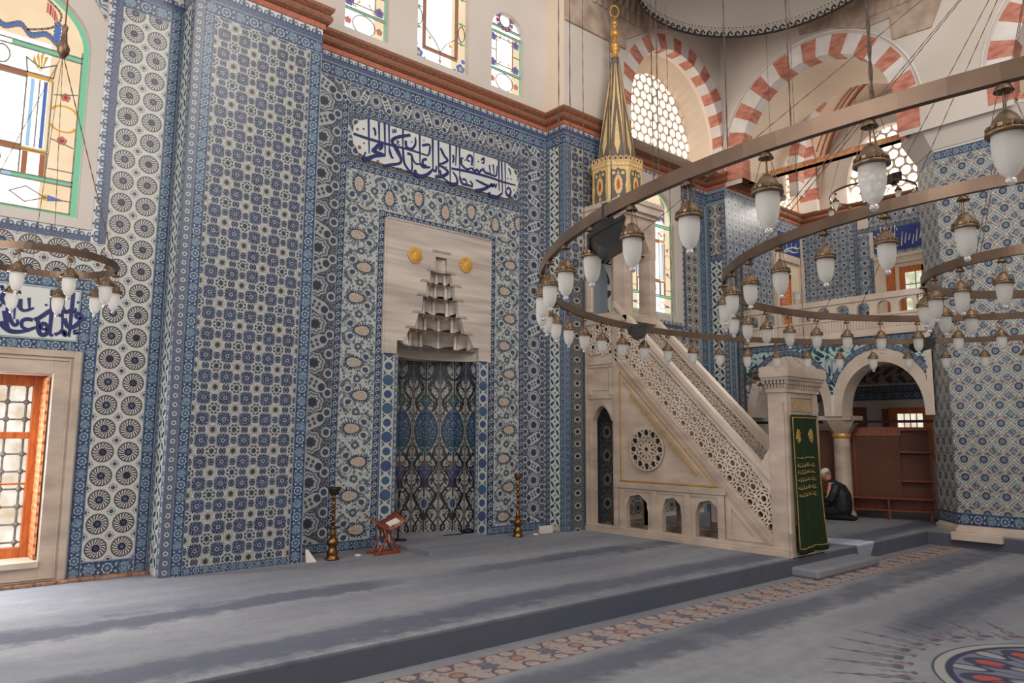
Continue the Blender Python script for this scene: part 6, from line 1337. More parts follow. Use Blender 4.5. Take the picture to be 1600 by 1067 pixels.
# ------------------------------------------------------------------ big tiled pillar
pi_ = thing('tiled_pillar', 'massive octagonal pillar clad in white and blue flowered tiles at the right edge', 'pillar', (14.55, 3.97, 0.22))
PP = [(13.6, 3.40), (13.6, 4.53), (14.12, 5.0), (15.0, 5.0), (15.5, 4.53), (15.5, 3.4), (15.0, 2.93), (14.12, 2.93)]
def ringm(off, z0, z1, name, mat, off2=None):
    m = MB(); c = Vector((14.55, 3.965)); A = [c+(Vector(p)-c)*(1+off) for p in PP]; B = [c+(Vector(p)-c)*(1+(off if off2 is None else off2)) for p in PP]; n = 8
    m.add([(p.x, p.y, z0) for p in A]+[(p.x, p.y, z1) for p in B], [list(range(8)), [8+i for i in range(8)][::-1]]+[[(i+1) % n, i, n+i, n+(i+1) % n] for i in range(n)]); return m.build(name, mat, pi_)
ringm(0.055, 0.2, 0.30, 'plinth', MARBL); ringm(0.02, 0.30, 0.34, 'plinth_moulding', MARBL)
m = MB(); m.box((13.34, 3.86, 0.12), (13.62, 4.58, 0.245)); m.build('plinth_block', MARBL, pi_, bevel=0.01)
def pface(key, z0, z1, unit, vunit, name, swap=False, inset=0.0):
    m = MB()
    for i in range(8):
        a, b_ = Vector(PP[(i+1) % 8]), Vector(PP[i]); d = b_-a; w = d.length
        nrep = max(1, round(w/unit))
        m.tile((a.x, a.y, z0), (d.x, d.y, 0), (0, 0, z1-z0), nrep/w if not swap else 1/unit, (1/vunit if not swap else max(1, round(w/unit))/w), 0.5 if nrep % 2 == 0 and not swap else 0.0, 0.0, swap=swap, th=0.01)
    return m.build(name, T[key], pi_)
pface('border', 0.34, 0.54, 0.20, 0.2, 'tile_border', True); pface('pillar', 0.54, 6.55, 0.255, 0.29, 'tile_panel'); pface('border', 6.55, 6.70, 0.15, 0.15, 'tile_border', True)
ringm(0.0, 6.70, 6.74, 'capital_moulding', PL); ringm(0.02, 6.74, 7.12, 'capital', PL, 0.20); ringm(0.21, 7.12, 7.18, 'capital_moulding', PL); ringm(0.20, 7.18, 7.29, 'capital_gilt_band', BEAMG)
m = MB(); m.box((14.1, 4.9, 7.30), (14.26, 8.56, 7.42)); m.box((14.09, 4.9, 7.30), (14.27, 8.56, 7.315)); tag(m.build('tie_beam', BEAMG), 'gilded red tie beam spanning from the tiled pillar to the back wall', 'beam')
m = MB(); m.box((14.1, -0.5, 7.30), (14.26, 3.0, 7.42)); tag(m.build('tie_beam', BEAMG), 'gilded red tie beam running out of the picture from the tiled pillar', 'beam')

# ------------------------------------------------------------------ aisle: gallery, arcade, walls behind
XA = 13.95
ga = thing('gallery', 'marble gallery on two arches with tiled spandrels and pierced parapet, beside the tiled pillar', 'gallery', (14.2, 6.8, 0.22))
arcs = [(-7.62, 0.74, 0.93), (-5.80, 0.74, 0.93)]
def pa(c, hw, top, n=22): return [(c+hw*math.cos(PI-PI*k/n), 2.20+(top-2.20)*(math.sin(PI*k/n)**0.92)) for k in range(n+1)]
m = MB()
for c, hi_, ho in arcs:
    lo, hi2 = (-8.55, -6.71) if c < -7 else (-6.71, -4.9)
    o = [(c-hi_, 2.15)]+pa(c, hi_, 3.14)+[(c+hi_, 2.15)]
    for xx in (XA, XA+0.45): wall_with_arch(m, lambda a, z: (xx, -a, z), lo, hi2, 2.15, 3.64, o)
    soffit(m, lambda a, z: (XA, -a, z), lambda a, z: (XA+0.45, -a, z), o)
m.build('arch_wall', MARBL, ga)
m = MB()
for c, hi_, ho in arcs:
    lo, hi2 = (-8.54, -6.71) if c < -7 else (-6.71, -5.0)
    o = [(max(lo, c-ho), 2.55)]+[(max(lo, min(hi2, a)), z) for a, z in pa(c, ho, 3.38)]+[(min(hi2, c+ho), 2.55)]
    wall_with_arch(m, lambda a, z: (XA-0.006, -a, z), lo, hi2, 2.55, 3.50, o)
# pattern coordinates of the spandrels in thirds of a metre
for k, f in enumerate(m.f): m.uv[k] = [(-m.v[i][1]/0.34, m.v[i][2]/0.34) for i in f]
m.build('spandrel_tiles', T['arab'], ga)
for c, hi_, ho in arcs:
    m = MB(); o = pa(c, ho+0.05, 3.44, 40); L = 0
    for p, q in zip(o[:-1], o[1:]):
        if (c < -7 and q[0] > -6.715) or (c > -7 and p[0] < -6.705): continue
        if min(p[1], q[1]) < 2.5 or p[0] < -8.54 or q[0] > -5.0 and c > -6.0 and q[0] > -4.98: continue
        d = Vector(q)-Vector(p); nn = Vector((-d.y, d.x)).normalized()*0.05
        m.face([(XA-0.010, -(p[0]-nn.x), p[1]-nn.y), (XA-0.010, -(q[0]-nn.x), q[1]-nn.y), (XA-0.010, -(q[0]+nn.x), q[1]+nn.y), (XA-0.010, -(p[0]+nn.x), p[1]+nn.y)], [(-0.5, L), (-0.5, L+d.length/0.1), (0.5, L+d.length/0.1), (0.5, L)]); L += d.length/0.1
    m.build('spandrel_border', T['border'], ga)
m = MB(); m.tile((XA-0.012, 8.54, 3.50), (0, -3.5, 0), (0, 0, 0.13), 1/0.13, 1/0.13, swap=True); m.build('spandrel_border', T['border'], ga)
m = MB(); m.sphere((XA, 6.71, 3.12), 0.16, 20, sc=(0.06, 1, 1.15)); m.build('roundel', T['pale'], ga)
m = MB(); m.box((XA-0.008, 6.685, 2.15), (XA+0.02, 6.735, 2.56)); m.build('impost_strip', WHST, ga)
m = MB(); m.box((XA-0.06, 4.95, 3.63), (17.5, 8.56, 3.70)); m.box((XA-0.03, 4.95, 3.70), (XA+0.12, 8.55, 3.76)); m.build('gallery_floor', MARBL, ga)
m = MB(); m.box((XA, 4.95, 3.76), (XA+0.10, 8.55, 3.99)); m.box((XA-0.02, 4.95, 3.99), (XA+0.11, 8.55, 4.035)); m.box((XA-0.03, 4.95, 4.31), (XA+0.12, 8.55, 4.42))
k = 0
while 8.55-0.06*k > 4.97:
    y = 8.55-0.06*k; m.tube([(XA-0.004, y, 3.78), (XA-0.004, y, 3.97)], 0.017, 6); k += 1
pit_ = 0.385
for k in range(9):
    yc = 8.55-0.2-k*pit_; o = [(-(yc)-0.12, 4.05)]+[(-(yc)+0.12*math.cos(PI-PI*j/12), 4.17+0.105*(math.sin(PI*j/12)**0.8)) for j in range(13)]+[(-(yc)+0.12, 4.05)]
    lo = -(yc+pit_/2); hi2 = -(yc-pit_/2)
    for xx in (XA, XA+0.09): wall_with_arch(m, lambda a, z: (xx, -a, z), lo, hi2, 4.03, 4.32, o)
    soffit(m, lambda a, z: (XA, -a, z), lambda a, z: (XA+0.09, -a, z), o)
m.build('parapet', MARBL, ga)
# column under the middle of the arcade
m = MB(); cc_ = (XA+0.30, 6.71, 0)
m.lathe([(0.0, 0.22), (0.20, 0.22), (0.20, 0.30), (0.18, 0.34), (0.155, 0.38), (0.15, 1.74), (0.15, 1.75)], cc_, 24); m.build('column_shaft', MARB, ga)
m = MB(); m.lathe([(0.165, 1.74), (0.175, 1.76), (0.175, 1.80), (0.165, 1.82)], cc_, 24); m.build('column_gilt_ring', GOLD, ga)
m = MB(); a, b_ = [], []
for k in range(8):
    t = PI/8+k*PI/4; a.append((cc_[0]+0.155*math.cos(t), cc_[1]+0.155*math.sin(t), 1.81)); b_.append((cc_[0]+0.36*max(-0.72, min(0.72, math.cos(t)*1.05)), cc_[1]+0.40*max(-0.8, min(0.8, math.sin(t)*1.05)), 2.08))
m.add(a+b_, [[k, (k+1) % 8, 8+(k+1) % 8, 8+k] for k in range(8)]); m.box((cc_[0]-0.27, cc_[1]-0.31, 2.08), (cc_[0]+0.27, cc_[1]+0.31, 2.16)); m.build('column_capital', MARB, ga)
m = MB(); m.box((XA+0.2, 4.9, 2.02), (XA+0.25, 8.55, 2.07)); m.build('tie_rod', BLK, ga)
# aisle wall tiles at gallery level
SWT = lambda name, y0, y1, z0, z1, key, unit, **k: side_tile(sw, name, y0, y1, z0, z1, 17.5, key, unit, **k)
SWT('tile_panel', 9.0, 7.72, 3.7, 7.0, 'pale', 0.20); SWT('tile_border', 7.72, 7.6, 3.7, 7.0, 'border', 0.12); SWT('tile_panel', 7.6, 7.34, 3.7, 6.55, 'pale', 0.24); SWT('tile_border', 7.34, 7.22, 3.7, 5.95, 'border', 0.12)
SWT('tile_panel', 7.34, 4.5, 6.70, 7.0, 'pale', 0.2); SWT('tile_border', 7.6, 4.5, 6.58, 6.70, 'border', 0.12, vert=False); SWT('tile_panel', 7.22, 4.5, 5.93, 6.05, 'pale', 0.2)
m = MB(); m.box((17.485, 5.9, 6.04), (17.5, 7.24, 6.58)); cp = m.build('calligraphy_panel', CALBG, sw, label='cobalt tile panel with white calligraphy above the gallery window')
m = MB()
for p, w in TXT_SIDE: ribbon(m, p, w, lambda a, z: (17.481, a, z))
for k in range(9): ribbon(m, [(6.62-k*0.08, 6.12+0.05*(k % 3)), (6.58-k*0.08, 6.45-0.04*(k % 4))], 0.014, lambda a, z: (17.481, a, z))
m.build('calligraphy_lettering', CALW, cp)
bw = sroot('wall_aisle', (16.3, 9.0, 3.7))
m = MB(); m.box((15.14, 9.0, 3.6), (17.55, 9.5, 7.40)); m.box((13.9, 9.3, 0), (17.5, 9.5, 3.7)); m.build('wall_body', PL, bw)
wall_tile(bw, 'tile_panel', 15.14, 15.98, 3.7, 7.05, 9.0, 'pale', 0.21); wall_tile(bw, 'tile_panel', 15.98, 17.5, 6.75, 7.05, 9.0, 'pale', 0.2)
m = MB(); m.box((16.28, 8.985, 6.24), (17.35, 9.0, 6.75)); cp = m.build('calligraphy_panel', CALBG, bw, label='cobalt tile panel with white calligraphy above the gallery door')
m = MB()
for p, w in TXT_AISLE: ribbon(m, p, w, lambda a, z: (a, 8.98, z))
m.build('calligraphy_lettering', CALW, cp)
wall_tile(bw, 'tile_panel', 15.98, 16.28, 6.2, 6.75, 9.0, 'pale', 0.15)
d1 = sroot('door_1', (16.65, 8.98, 3.7))
m = MB(); ring(m, (15.95, 17.42, 3.7, 6.16), (16.16, 17.22, 3.7, 6.02), 8.93, 9.02); m.build('marble_door_frame', MARBL, d1)
m = MB(); m.box((16.16, 8.993, 3.7), (17.22, 9.03, 6.02)); m.build('reveal', PLC, d1)
m = MB(); m.box((16.24, 8.96, 3.7), (16.30, 9.0, 5.72)); m.box((16.72, 8.96, 3.7), (16.78, 9.0, 5.72)); m.box((16.24, 8.96, 5.6), (16.78, 9.0, 5.72)); m.lathe([(0.06, 5.72), (0.09, 5.76), (0.03, 5.82), (0.075, 5.90), (0.02, 5.98), (0.03, 6.02), (0, 6.1)], (16.32, 8.96, 0), 12); m.build('wooden_door_frame', WOODO, d1)
m = MB(); m.box((16.30, 8.975, 3.7), (16.72, 8.99, 5.60)); m.build('carved_door_leaf', PIERC, d1)
m = MB(); m.lathe([(0.07, 3.7), (0.07, 5.1), (0.10, 5.14), (0.07, 5.2), (0.13, 5.3)], (16.98, 8.93, 0), 12); m.build('white_colonnette', WHST, d1)
w10 = sroot('window_10', (17.5, 6.5, 5.0))
def yring(m, o, i, x0, x1):
    m.box((x0, o[0], o[2]), (x1, i[0], o[3])); m.box((x0, i[1], o[2]), (x1, o[1], o[3])); m.box((x0, i[0], o[2]), (x1, i[1], i[2])); m.box((x0, i[0], i[3]), (x1, i[1], o[3]))
m = MB(); yring(m, (5.3, 7.23, 3.9, 5.93), (5.55, 6.98, 4.2, 5.72), 17.42, 17.5); m.box((17.40, 5.3, 5.86), (17.43, 7.23, 5.93)); m.build('marble_surround', MARBL, w10)
m = MB(); m.box((17.49, 5.55, 4.2), (17.495, 6.98, 5.72)); m.build('reveal', PLC, w10)
m = MB(); m.box((17.44, 6.80, 4.2), (17.49, 6.98, 5.66)); yring(m, (5.6, 6.70, 4.2, 5.62), (5.72, 6.58, 4.3, 5.48), 17.45, 17.49); m.box((17.45, 6.13, 4.2), (17.49, 6.22, 5.6)); m.build('wooden_frame', WOODO, w10)
m = MB(); m.face([(17.487, 6.58, 4.3), (17.487, 5.72, 4.3), (17.487, 5.72, 5.48), (17.487, 6.58, 5.48)]); m.build('bright_pane', SKYG, w10)
m = MB()
for y in (6.36, 5.95): m.tube([(17.475, y, 4.3), (17.475, y, 5.48)], 0.012, 5)
for z in (4.6, 4.9, 5.2): m.tube([(17.475, 5.72, z), (17.475, 6.58, z)], 0.012, 5)
m.build('iron_grille', IRON, w10)
# aisle side wall under the gallery
m = MB(); m.tile((17.488, 9.0, 2.98), (0, -5, 0), (0, 0, 0.38), 1, 1/0.38); m.build('painted_frieze', FRIEZ, sw)
m = MB(); m.tile((17.486, 9.0, 2.60), (0, -5, 0), (0, 0, 0.20), 1/0.2, 1/0.2, swap=True); m.tile((17.486, 9.0, 2.80), (0, -5, 0), (0, 0, 0.13), 1/0.13, 1/0.13, swap=True, flip=True); m.build('tile_border', [T['border']], sw)
w11 = sroot('window_11', (17.5, 6.6, 1.2))
m = MB(); yring(m, (6.2, 7.1, 1.3, 2.42), (6.38, 6.92, 1.45, 2.28), 17.42, 17.49); m.build('wooden_frame', WOODO, w11)
m = MB(); m.box((17.44, 7.62, 0.3), (17.49, 7.98, 2.45)); m.box((17.44, 7.12, 0.3), (17.49, 7.25, 2.4)); m.build('wooden_shutter', WOODR, w11)
m = MB(); m.face([(17.47, 6.92, 1.45), (17.47, 6.38, 1.45), (17.47, 6.38, 2.28), (17.47, 6.92, 2.28)]); m.build('bright_pane', SKYD, w11)
m = MB()
for y in (6.52, 6.65, 6.78): m.tube([(17.455, y, 1.45), (17.455, y, 2.28)], 0.012, 5)
for z in (1.7, 1.9, 2.1): m.tube([(17.455, 6.38, z), (17.455, 6.92, z)], 0.012, 5)
m.build('iron_grille', IRON, w11)
# back wall of the aisle under the gallery: a tiled niche and a low window
m = MB(); o = arch_pts(15.62, 0.26, 2.45, 0.42, 16, z0=0.22); m.prism([(a, 9.28, z) for a, z in o], (0, 0.02, 0)); m.build('tile_niche', T['pale'], bw)
m = MB(); m.tube([(a, 9.275, z) for a, z in o], 0.05, 6); m.build('tile_border', CALBG, bw)
w12 = sroot('window_12', (15.6, 9.25, 1.5)); m = MB(); m.face([(15.42, 9.265, 1.5), (15.85, 9.265, 1.5), (15.85, 9.265, 2.12), (15.42, 9.265, 2.12)]); m.build('bright_pane', SKYD, w12)
m = MB()
for x in (15.52, 15.64, 15.76): m.tube([(x, 9.25, 1.5), (x, 9.25, 2.12)], 0.012, 5)
for z in (1.65, 1.8, 1.95): m.tube([(15.42, 9.25, z), (15.85, 9.25, z)], 0.012, 5)
m.build('iron_grille', IRON, w12)
# ------------------------------------------------------------------ chandeliers
def ring_mesh(m, c, R, z, h=0.033, w=0.016, n=160, mi=0):
    pr = [(R-w, z-h), (R+w, z-h), (R+w, z+h), (R-w, z+h), (R-w, z-h)]
    for k in range(n):
        a, b_ = 2*PI*k/n, 2*PI*(k+1)/n
        for (r0, z0), (r1, z1) in zip(pr[:-1], pr[1:]): m.face([(c[0]+r0*math.cos(a), c[1]+r0*math.sin(a), z0), (c[0]+r0*math.cos(b_), c[1]+r0*math.sin(b_), z0), (c[0]+r1*math.cos(b_), c[1]+r1*math.sin(b_), z1), (c[0]+r1*math.cos(a), c[1]+r1*math.sin(a), z1)][::-1], mi=mi)
def lamp_meshes():
    m = MB()
    m.lathe([(0.0, -0.036), (0.012, -0.037), (0.022, -0.045), (0.03, -0.06), (0.031, -0.064), (0.024, -0.062), (0, -0.052)], n=14)
    for k in range(3):
        a = 2*PI*k/3+0.3; m.tube([(0.018*math.cos(a), 0.018*math.sin(a), -0.055), (0.055*math.cos(a), 0.055*math.sin(a), -0.19)], 0.0018, 4)
    m.tube([(0, 0, -0.05), (0, 0, -0.14)], 0.0035, 5)
    m.lathe([(0.0, -0.128), (0.012, -0.129), (0.022, -0.138), (0.034, -0.152), (0.046, -0.174), (0.050, -0.180), (0.055, -0.183), (0.056, -0.198), (0.064, -0.203), (0.064, -0.213), (0.052, -0.215), (0.048, -0.205), (0, -0.2)], n=22)
    for k in range(16):
        a = 2*PI*k/16; m.obox((0.057*math.cos(a), 0.057*math.sin(a), -0.191), (0.004*math.cos(a), 0.004*math.sin(a), 0), (-0.007*math.sin(a), 0.007*math.cos(a), 0), (0, 0, 0.006))
    g = MB(); g.lathe([(0.047, -0.208), (0.0485, -0.24), (0.047, -0.275), (0.041, -0.31), (0.030, -0.337), (0.016, -0.351), (0.008, -0.355)], n=20)
    k_ = MB(); k_.lathe([(0.008, -0.353), (0.015, -0.360), (0.017, -0.369), (0.012, -0.379), (0, -0.383)], n=14)
    return m, g, k_
_lm = lamp_meshes()
proto = None
def hang_lamp(parent, loc, rz=0.0, sc=1.0):
    global proto
    if proto is None:
        h = _lm[0].build('lamp', BRZ, None, local=True); g = _lm[1].build('frosted_globe', FROST, h, local=True); k_ = _lm[2].build('glass_knob', CLEAR, h, local=True); proto = (h, g, k_)
    else:
        h = proto[0].copy(); COL.objects.link(h)
        for c in proto[1:]: d = c.copy(); COL.objects.link(d); d.parent = h
    h.parent = parent; h.location = Vector(loc)-WO[parent.name]; h.rotation_euler = (0, 0, rz); h.scale = (sc, sc, sc); return h
CC = (6.585, 1.298)
ch = thing('chandelier', 'huge bronze chandelier of three nested rings with long rows of frosted lamps', 'chandelier', (CC[0], CC[1], 2.95))
RG = [(3.925, 2.95), (2.492, 3.02), (0.984, 2.99)]
for R, z in RG:
    m = MB(); ring_mesh(m, CC, R, z); m.build('ring', BRZD, ch)
    q = 0
for (R, z), st, ph, lo, hi in zip(RG, (6.07, 9.1, 18.0), (98.0, 26.6, 150.0), (12, 10, 60), (202, 205, 260)):
    k0 = math.ceil((lo-ph)/st); k1 = math.floor((hi-ph)/st)
    for k in range(k0, k1+1):
        a = math.radians(ph+k*st); hang_lamp(ch, (CC[0]+R*math.cos(a), CC[1]+R*math.sin(a), z), random.random()*6)
hubz = 5.95
def link_chain(m, a, b_, r, pitch=0.05):
    a, b_ = Vector(a), Vector(b_); n = max(2, int((b_-a).length/pitch)); 
    m.tube([a.lerp(b_, k/n) for k in range(n+1)], [r*(1.0 if k % 2 else 0.55) for k in range(n+1)], 5)
pol = lambda R, z, d: (CC[0]+R*math.cos(math.radians(d)), CC[1]+R*math.sin(math.radians(d)), z)
m = MB()
for d in (150.5, 154.0): link_chain(m, pol(3.925, 2.98, d), (*pol(3.925, 0, d)[:2], 12), 0.0042, 0.09)
for d in (162.0, 167.4, 168.0, 174.2, 178.6): link_chain(m, pol(3.925, 2.98, d), (*pol(3.925, 0, d)[:2], 12), 0.0035, 0.06)
for d in (56.0, 84.5, 110): link_chain(m, pol(3.925, 2.98, d), (*pol(3.925, 0, d)[:2], 12), 0.005, 0.09)
link_chain(m, pol(3.925, 2.96, 183.2), (*pol(3.925, 0, 183.2)[:2], 12), 0.0085, 0.045)
for R, z, d in ((2.492, 3.02, 150), (2.492, 3.02, 146), (3.925, 2.95, 55), (3.925, 2.95, 120), (2.492, 3.02, 60), (0.984, 2.99, 160), (0.984, 2.99, 60), (0.984, 2.99, 280), (2.492, 3.02, 240)): link_chain(m, pol(R, z+0.03, d), (CC[0], CC[1], hubz), 0.0042, 0.06)
m.lathe([(0, hubz+0.1), (0.05, hubz+0.05), (0.06, hubz), (0.03, hubz-0.06), (0, hubz-0.07)], (CC[0], CC[1], 0), 14); link_chain(m, (CC[0], CC[1], hubz), (CC[0], CC[1], 13), 0.01, 0.06)
m.build('suspension_chain', plain('rusty_chain', (104, 82, 68), (70, 56, 48), 0.6, 0.4, 60), ch)
m = MB()
for k in range(8):
    for R0, R1, z in ((0.984, 2.492, 3.0), (2.492, 3.925, 2.985)): pass
# small chandelier at the left
LC = (0.87, 6.63, 3.08)
lc = thing('chandelier', 'small bronze ring chandelier with frosted lamps hanging before the left window', 'chandelier', LC)
m = MB(); ring_mesh(m, LC, 0.515, 3.08, 0.026, 0.012, 72); m.build('ring', BRZD, lc)
for k in range(10): a = math.radians(-5+36*k); hang_lamp(lc, (LC[0]+0.515*math.cos(a), LC[1]+0.515*math.sin(a), 3.085), k, 0.95)
hz = 4.9; m = MB()
for k in range(4): a = math.radians(0+90*k); link_chain(m, (LC[0]+0.515*math.cos(a), LC[1]+0.515*math.sin(a), 3.1), (LC[0]+0.02, LC[1], hz-0.1), 0.0055 if k == 0 else 0.003, 0.05)
m.tube([(LC[0]+0.02, LC[1], hz), (LC[0]+0.02, LC[1], 9)], 0.006, 5); m.build('suspension_chain', plain('rusty_cable', (116, 76, 58), None, 0.6, 0.4, 60), lc)
m = MB(); m.lathe([(0, hz-0.14), (0.02, hz-0.13), (0.042, hz-0.09), (0.048, hz-0.05), (0.026, hz+0.0), (0.018, hz+0.09), (0.024, hz+0.13), (0.012, hz+0.15), (0, hz+0.16)], (LC[0]+0.02, LC[1], 0), 12); m.build('hanging_boss', BRZ, lc)
# small chandeliers in the aisle
AC = (13.0, 7.25, 2.94)
ac = thing('chandelier', 'small octagonal ring chandelier hanging just behind the pulpit gateway crown', 'chandelier', AC)
m = MB(); ring_mesh(m, AC, 0.62, 2.94, 0.02, 0.012, 8); ring_mesh(m, AC, 0.50, 2.86, 0.02, 0.012, 8)
for k in range(8): a = PI/4*k; m.tube([(AC[0]+0.62*math.cos(a), AC[1]+0.62*math.sin(a), 2.94), (AC[0]+0.5*math.cos(a), AC[1]+0.5*math.sin(a), 2.86)], 0.01, 5)
for k in range(4): a = PI/2*k; m.tube([(AC[0]+0.62*math.cos(a), AC[1]+0.62*math.sin(a), 2.94), (AC[0], AC[1], 3.5)], 0.004, 4)
m.tube([(AC[0], AC[1], 3.45), (AC[0], AC[1], 11.2)], 0.004, 4); m.build('ring', BRZD, ac)
for k in range(8): a = PI/8+PI/4*k; hang_lamp(ac, (AC[0]+0.6*math.cos(a), AC[1]+0.6*math.sin(a), 2.93), k, 0.85)
BC = (15.9, 6.55, 7.0)
bc = thing('chandelier', 'slim ring chandelier over the gallery before the bright pierced side window', 'chandelier', BC)
m = MB(); ring_mesh(m, BC, 0.85, 7.0, 0.018, 0.012, 60)
for k in range(3): a = 2*PI*k/3; m.tube([(BC[0]+0.85*math.cos(a), BC[1]+0.85*math.sin(a), 7.0), (BC[0], BC[1], 9.94)], 0.006, 4)
m.build('ring', BRZD, bc)
for k in range(8): a = PI/4*k+0.2; hang_lamp(bc, (BC[0]+0.85*math.cos(a), BC[1]+0.85*math.sin(a), 7.0), k, 1.15)
# ------------------------------------------------------------------ floodlights on the big ring
def flood(d, label, yaw_, pitch_, s, dz=-0.14):
    p = Vector(pol(3.925, 2.95, d)); r = thing('floodlight', label, 'floodlight', p, 'floodlights clamped to the big chandelier')
    q = lambda m: m
    m = MB(); n = 16; pr = [(0.10*s, 0), (0.085*s, -0.06*s), (0.05*s, -0.10*s), (-0.05*s, -0.10*s), (-0.085*s, -0.06*s), (-0.10*s, 0)]
    m.prism([(-0.15*s, a, b_) for a, b_ in pr], (0.30*s, 0, 0)); m.box((-0.155*s, -0.115*s, 0.0), (0.155*s, 0.115*s, 0.022*s))
    for k in range(6): m.box((-0.14*s+k*0.05*s, -0.06*s, 0.022*s), (-0.13*s+k*0.05*s, 0.06*s, 0.05*s))
    h = m.build('housing', BLKP, r, local=True); h.rotation_euler = (pitch_, 0, yaw_); h.location = (0, 0, dz)
    m = MB(); m.box((-0.015, -0.02, -0.045), (0.015, 0.02, 0.045)); m.tube([(0, 0, -0.03), (0.02, 0.03, dz*0.5), (0, 0, dz+0.04*s)], 0.012, 6); m.build('bracket', BLK, r, local=True)
    return r
flood(161.2, 'large dark floodlight clamped under the big ring in front of the pulpit kiosk', 0.75, -0.5, 0.95, -0.13)
flood(93.6, 'black floodlight on the big ring in front of the pulpit stair rail', 0.7, -0.35, 0.95, -0.02)
flood(35.0, 'black floodlight on the big ring in front of the gallery arch', 0.8, -0.3, 1.0, -0.02)
m = MB(); m.obox((17.0, 6.35, 7.12), (0.05, 0.1, 0), (0.1, -0.05, 0.03), (0, 0, 0.1)); m.box((16.95, 6.3, 6.98), (17.05, 6.4, 7.04)); bq = m.build('floodlight', BLKP); bq.location = Vector(bq.location)+Vector((-1.35, -0.35, 0)); tag(bq, 'grey floodlight standing on the slim gallery ring before the pierced window', 'floodlight')
# ------------------------------------------------------------------ things along the back wall
def candlestick(loc, h, label, dark):
    r = thing('candlestick', label, 'candlestick', loc, 'brass candlesticks beside the prayer niche')
    k = h/0.88
    m = MB(); m.lathe([(0, 0), (0.085, 0), (0.09, 0.015), (0.07, 0.035), (0.062, 0.06), (0.075, 0.09), (0.05, 0.13), (0.045, 0.15), (0.07, 0.19), (0.075, 0.22), (0.05, 0.26), (0.03, 0.28)], n=24); m.build('foot', BRASS, r, local=True)
    m = MB(); prof = [(0.03, 0.28), (0.045, 0.30), (0.028, 0.33), (0.035, 0.36), (0.025, 0.38)]
    for j in range(5): z = 0.40+j*0.075*k; prof += [(0.022, z), (0.022, z+0.045*k), (0.032, z+0.055*k), (0.022, z+0.066*k)]
    prof += [(0.02, h-0.10)]; m.lathe(prof, n=20); m.build('stem', BRASS, r, local=True)
    m = MB(); m.lathe([(0.0, 0.372), (0.05, 0.374), (0.095, 0.385), (0.098, 0.392), (0.05, 0.388), (0, 0.386)], n=24) if dark else None
    m.lathe([(0.02, h-0.10), (0.05, h-0.085), (0.062, h-0.05), (0.085 if dark else 0.06, h-0.015), (0.085 if dark else 0.06, h), (0.05, h-0.01), (0.03, h-0.04)], n=24); m.build('drip_pan', plain('blackened_brass', (74, 66, 52), (46, 40, 32), 0.5, 0.7, 20) if dark else BRASS, r, local=True)
    return r
candlestick((4.41, 8.50, ZF), 0.88, 'tall turned brass candlestick with dark drip pan, left of the prayer niche', True)
candlestick((7.58, 8.64, ZF), 0.95, 'slim turned brass candlestick on the right of the prayer niche', False)
le = thing('lectern', 'small reddish wooden folding book stand beside the left candlestick', 'lectern', (5.18, 8.52, ZF))
m = MB(); m.box((-0.21, -0.11, 0), (0.17, -0.06, 0.035)); m.box((-0.21, 0.07, 0), (0.17, 0.12, 0.035)); m.box((-0.05, -0.1, 0.0), (0.02, 0.11, 0.03)); m.build('foot', WOODR, le, local=True, bevel=0.005)
for s in (-1, 1):
    m = MB()
    for y in (-0.085, 0.085): m.tube([(s*0.15, y, 0.02), (s*0.09, y, 0.12), (s*0.03, y, 0.22), (s*0.02-0.02, y, 0.30), (s*0.07-0.02, y, 0.36)], [0.022, 0.018, 0.016, 0.018, 0.022], 8)
    m.build('leg', WOODR, le, local=True)
for s in (-1, 1):
    m = MB(); N = 8; top = []
    for j in range(N+1):
        t = j/N; x = s*0.235*t; z = 0.335+0.115*t**1.5
        for y in (-0.15, 0.14): top.append((x-0.02, y, z+(0.06 if y > 0 else -0.03)))
    fs = [[2*j, 2*j+2, 2*j+3, 2*j+1] for j in range(N)]; m.add(top, fs, 0, True); b_ = m.build('book_rest', WOODR, le, local=True); sd = b_.modifiers.new('solid', 'SOLIDIFY'); sd.thickness = 0.018; sd.offset = 0
m = MB(); m.obox((0.085, -0.04, 0.395), (0.085, 0, 0.03), (0, 0.055, 0.017), (-0.002, 0, 0.004)); pp = m.build('book', PAPER, None, local=True); pp.location = Vector((5.18, 8.52, ZF)); tag(pp, 'small white booklet lying open on the wooden book stand', 'booklet')
ms = thing('microphone_stand', 'thin black microphone stand standing in the prayer niche', 'microphone stand', (5.70, 9.05, ZF+0.06))
m = MB(); m.lathe([(0, 0), (0.125, 0), (0.125, 0.012), (0.03, 0.022), (0, 0.022)], n=24); m.build('base', BLK, ms, local=True)
m = MB(); m.tube([(0, 0, 0.02), (0, 0, 0.33), (0, 0, 0.34), (0, 0, 0.60)], [0.014, 0.014, 0.009, 0.009], 10); m.lathe([(0.02, 0.31), (0.02, 0.36)], n=12); m.build('pole', BLK, ms, local=True)
m = MB(); m.tube([(0, 0, 0.58), (-0.01, -0.02, 0.62), (-0.01, -0.03, 0.66)], [0.012, 0.016, 0.014], 8); m.sphere((-0.01, -0.035, 0.675), 0.024, 10); m.build('microphone', BLK, ms, local=True)
m = MB(); m.sphere((6.98, 9.1, ZF+0.09), 0.10, 16, sc=(1, 0.8, 0.35)); m.box((6.88, 9.02, ZF+0.06), (7.06, 9.16, ZF+0.085)); m.tube([(6.9, 9.05, ZF+0.07), (6.75, 8.98, ZF+0.068), (6.6, 9.02, ZF+0.068), (6.45, 9.0, ZF+0.068)], 0.007, 5); tag(m.build('cable_coil', BLK), 'black bundle of cable on the mat at the right side of the niche', 'cable')
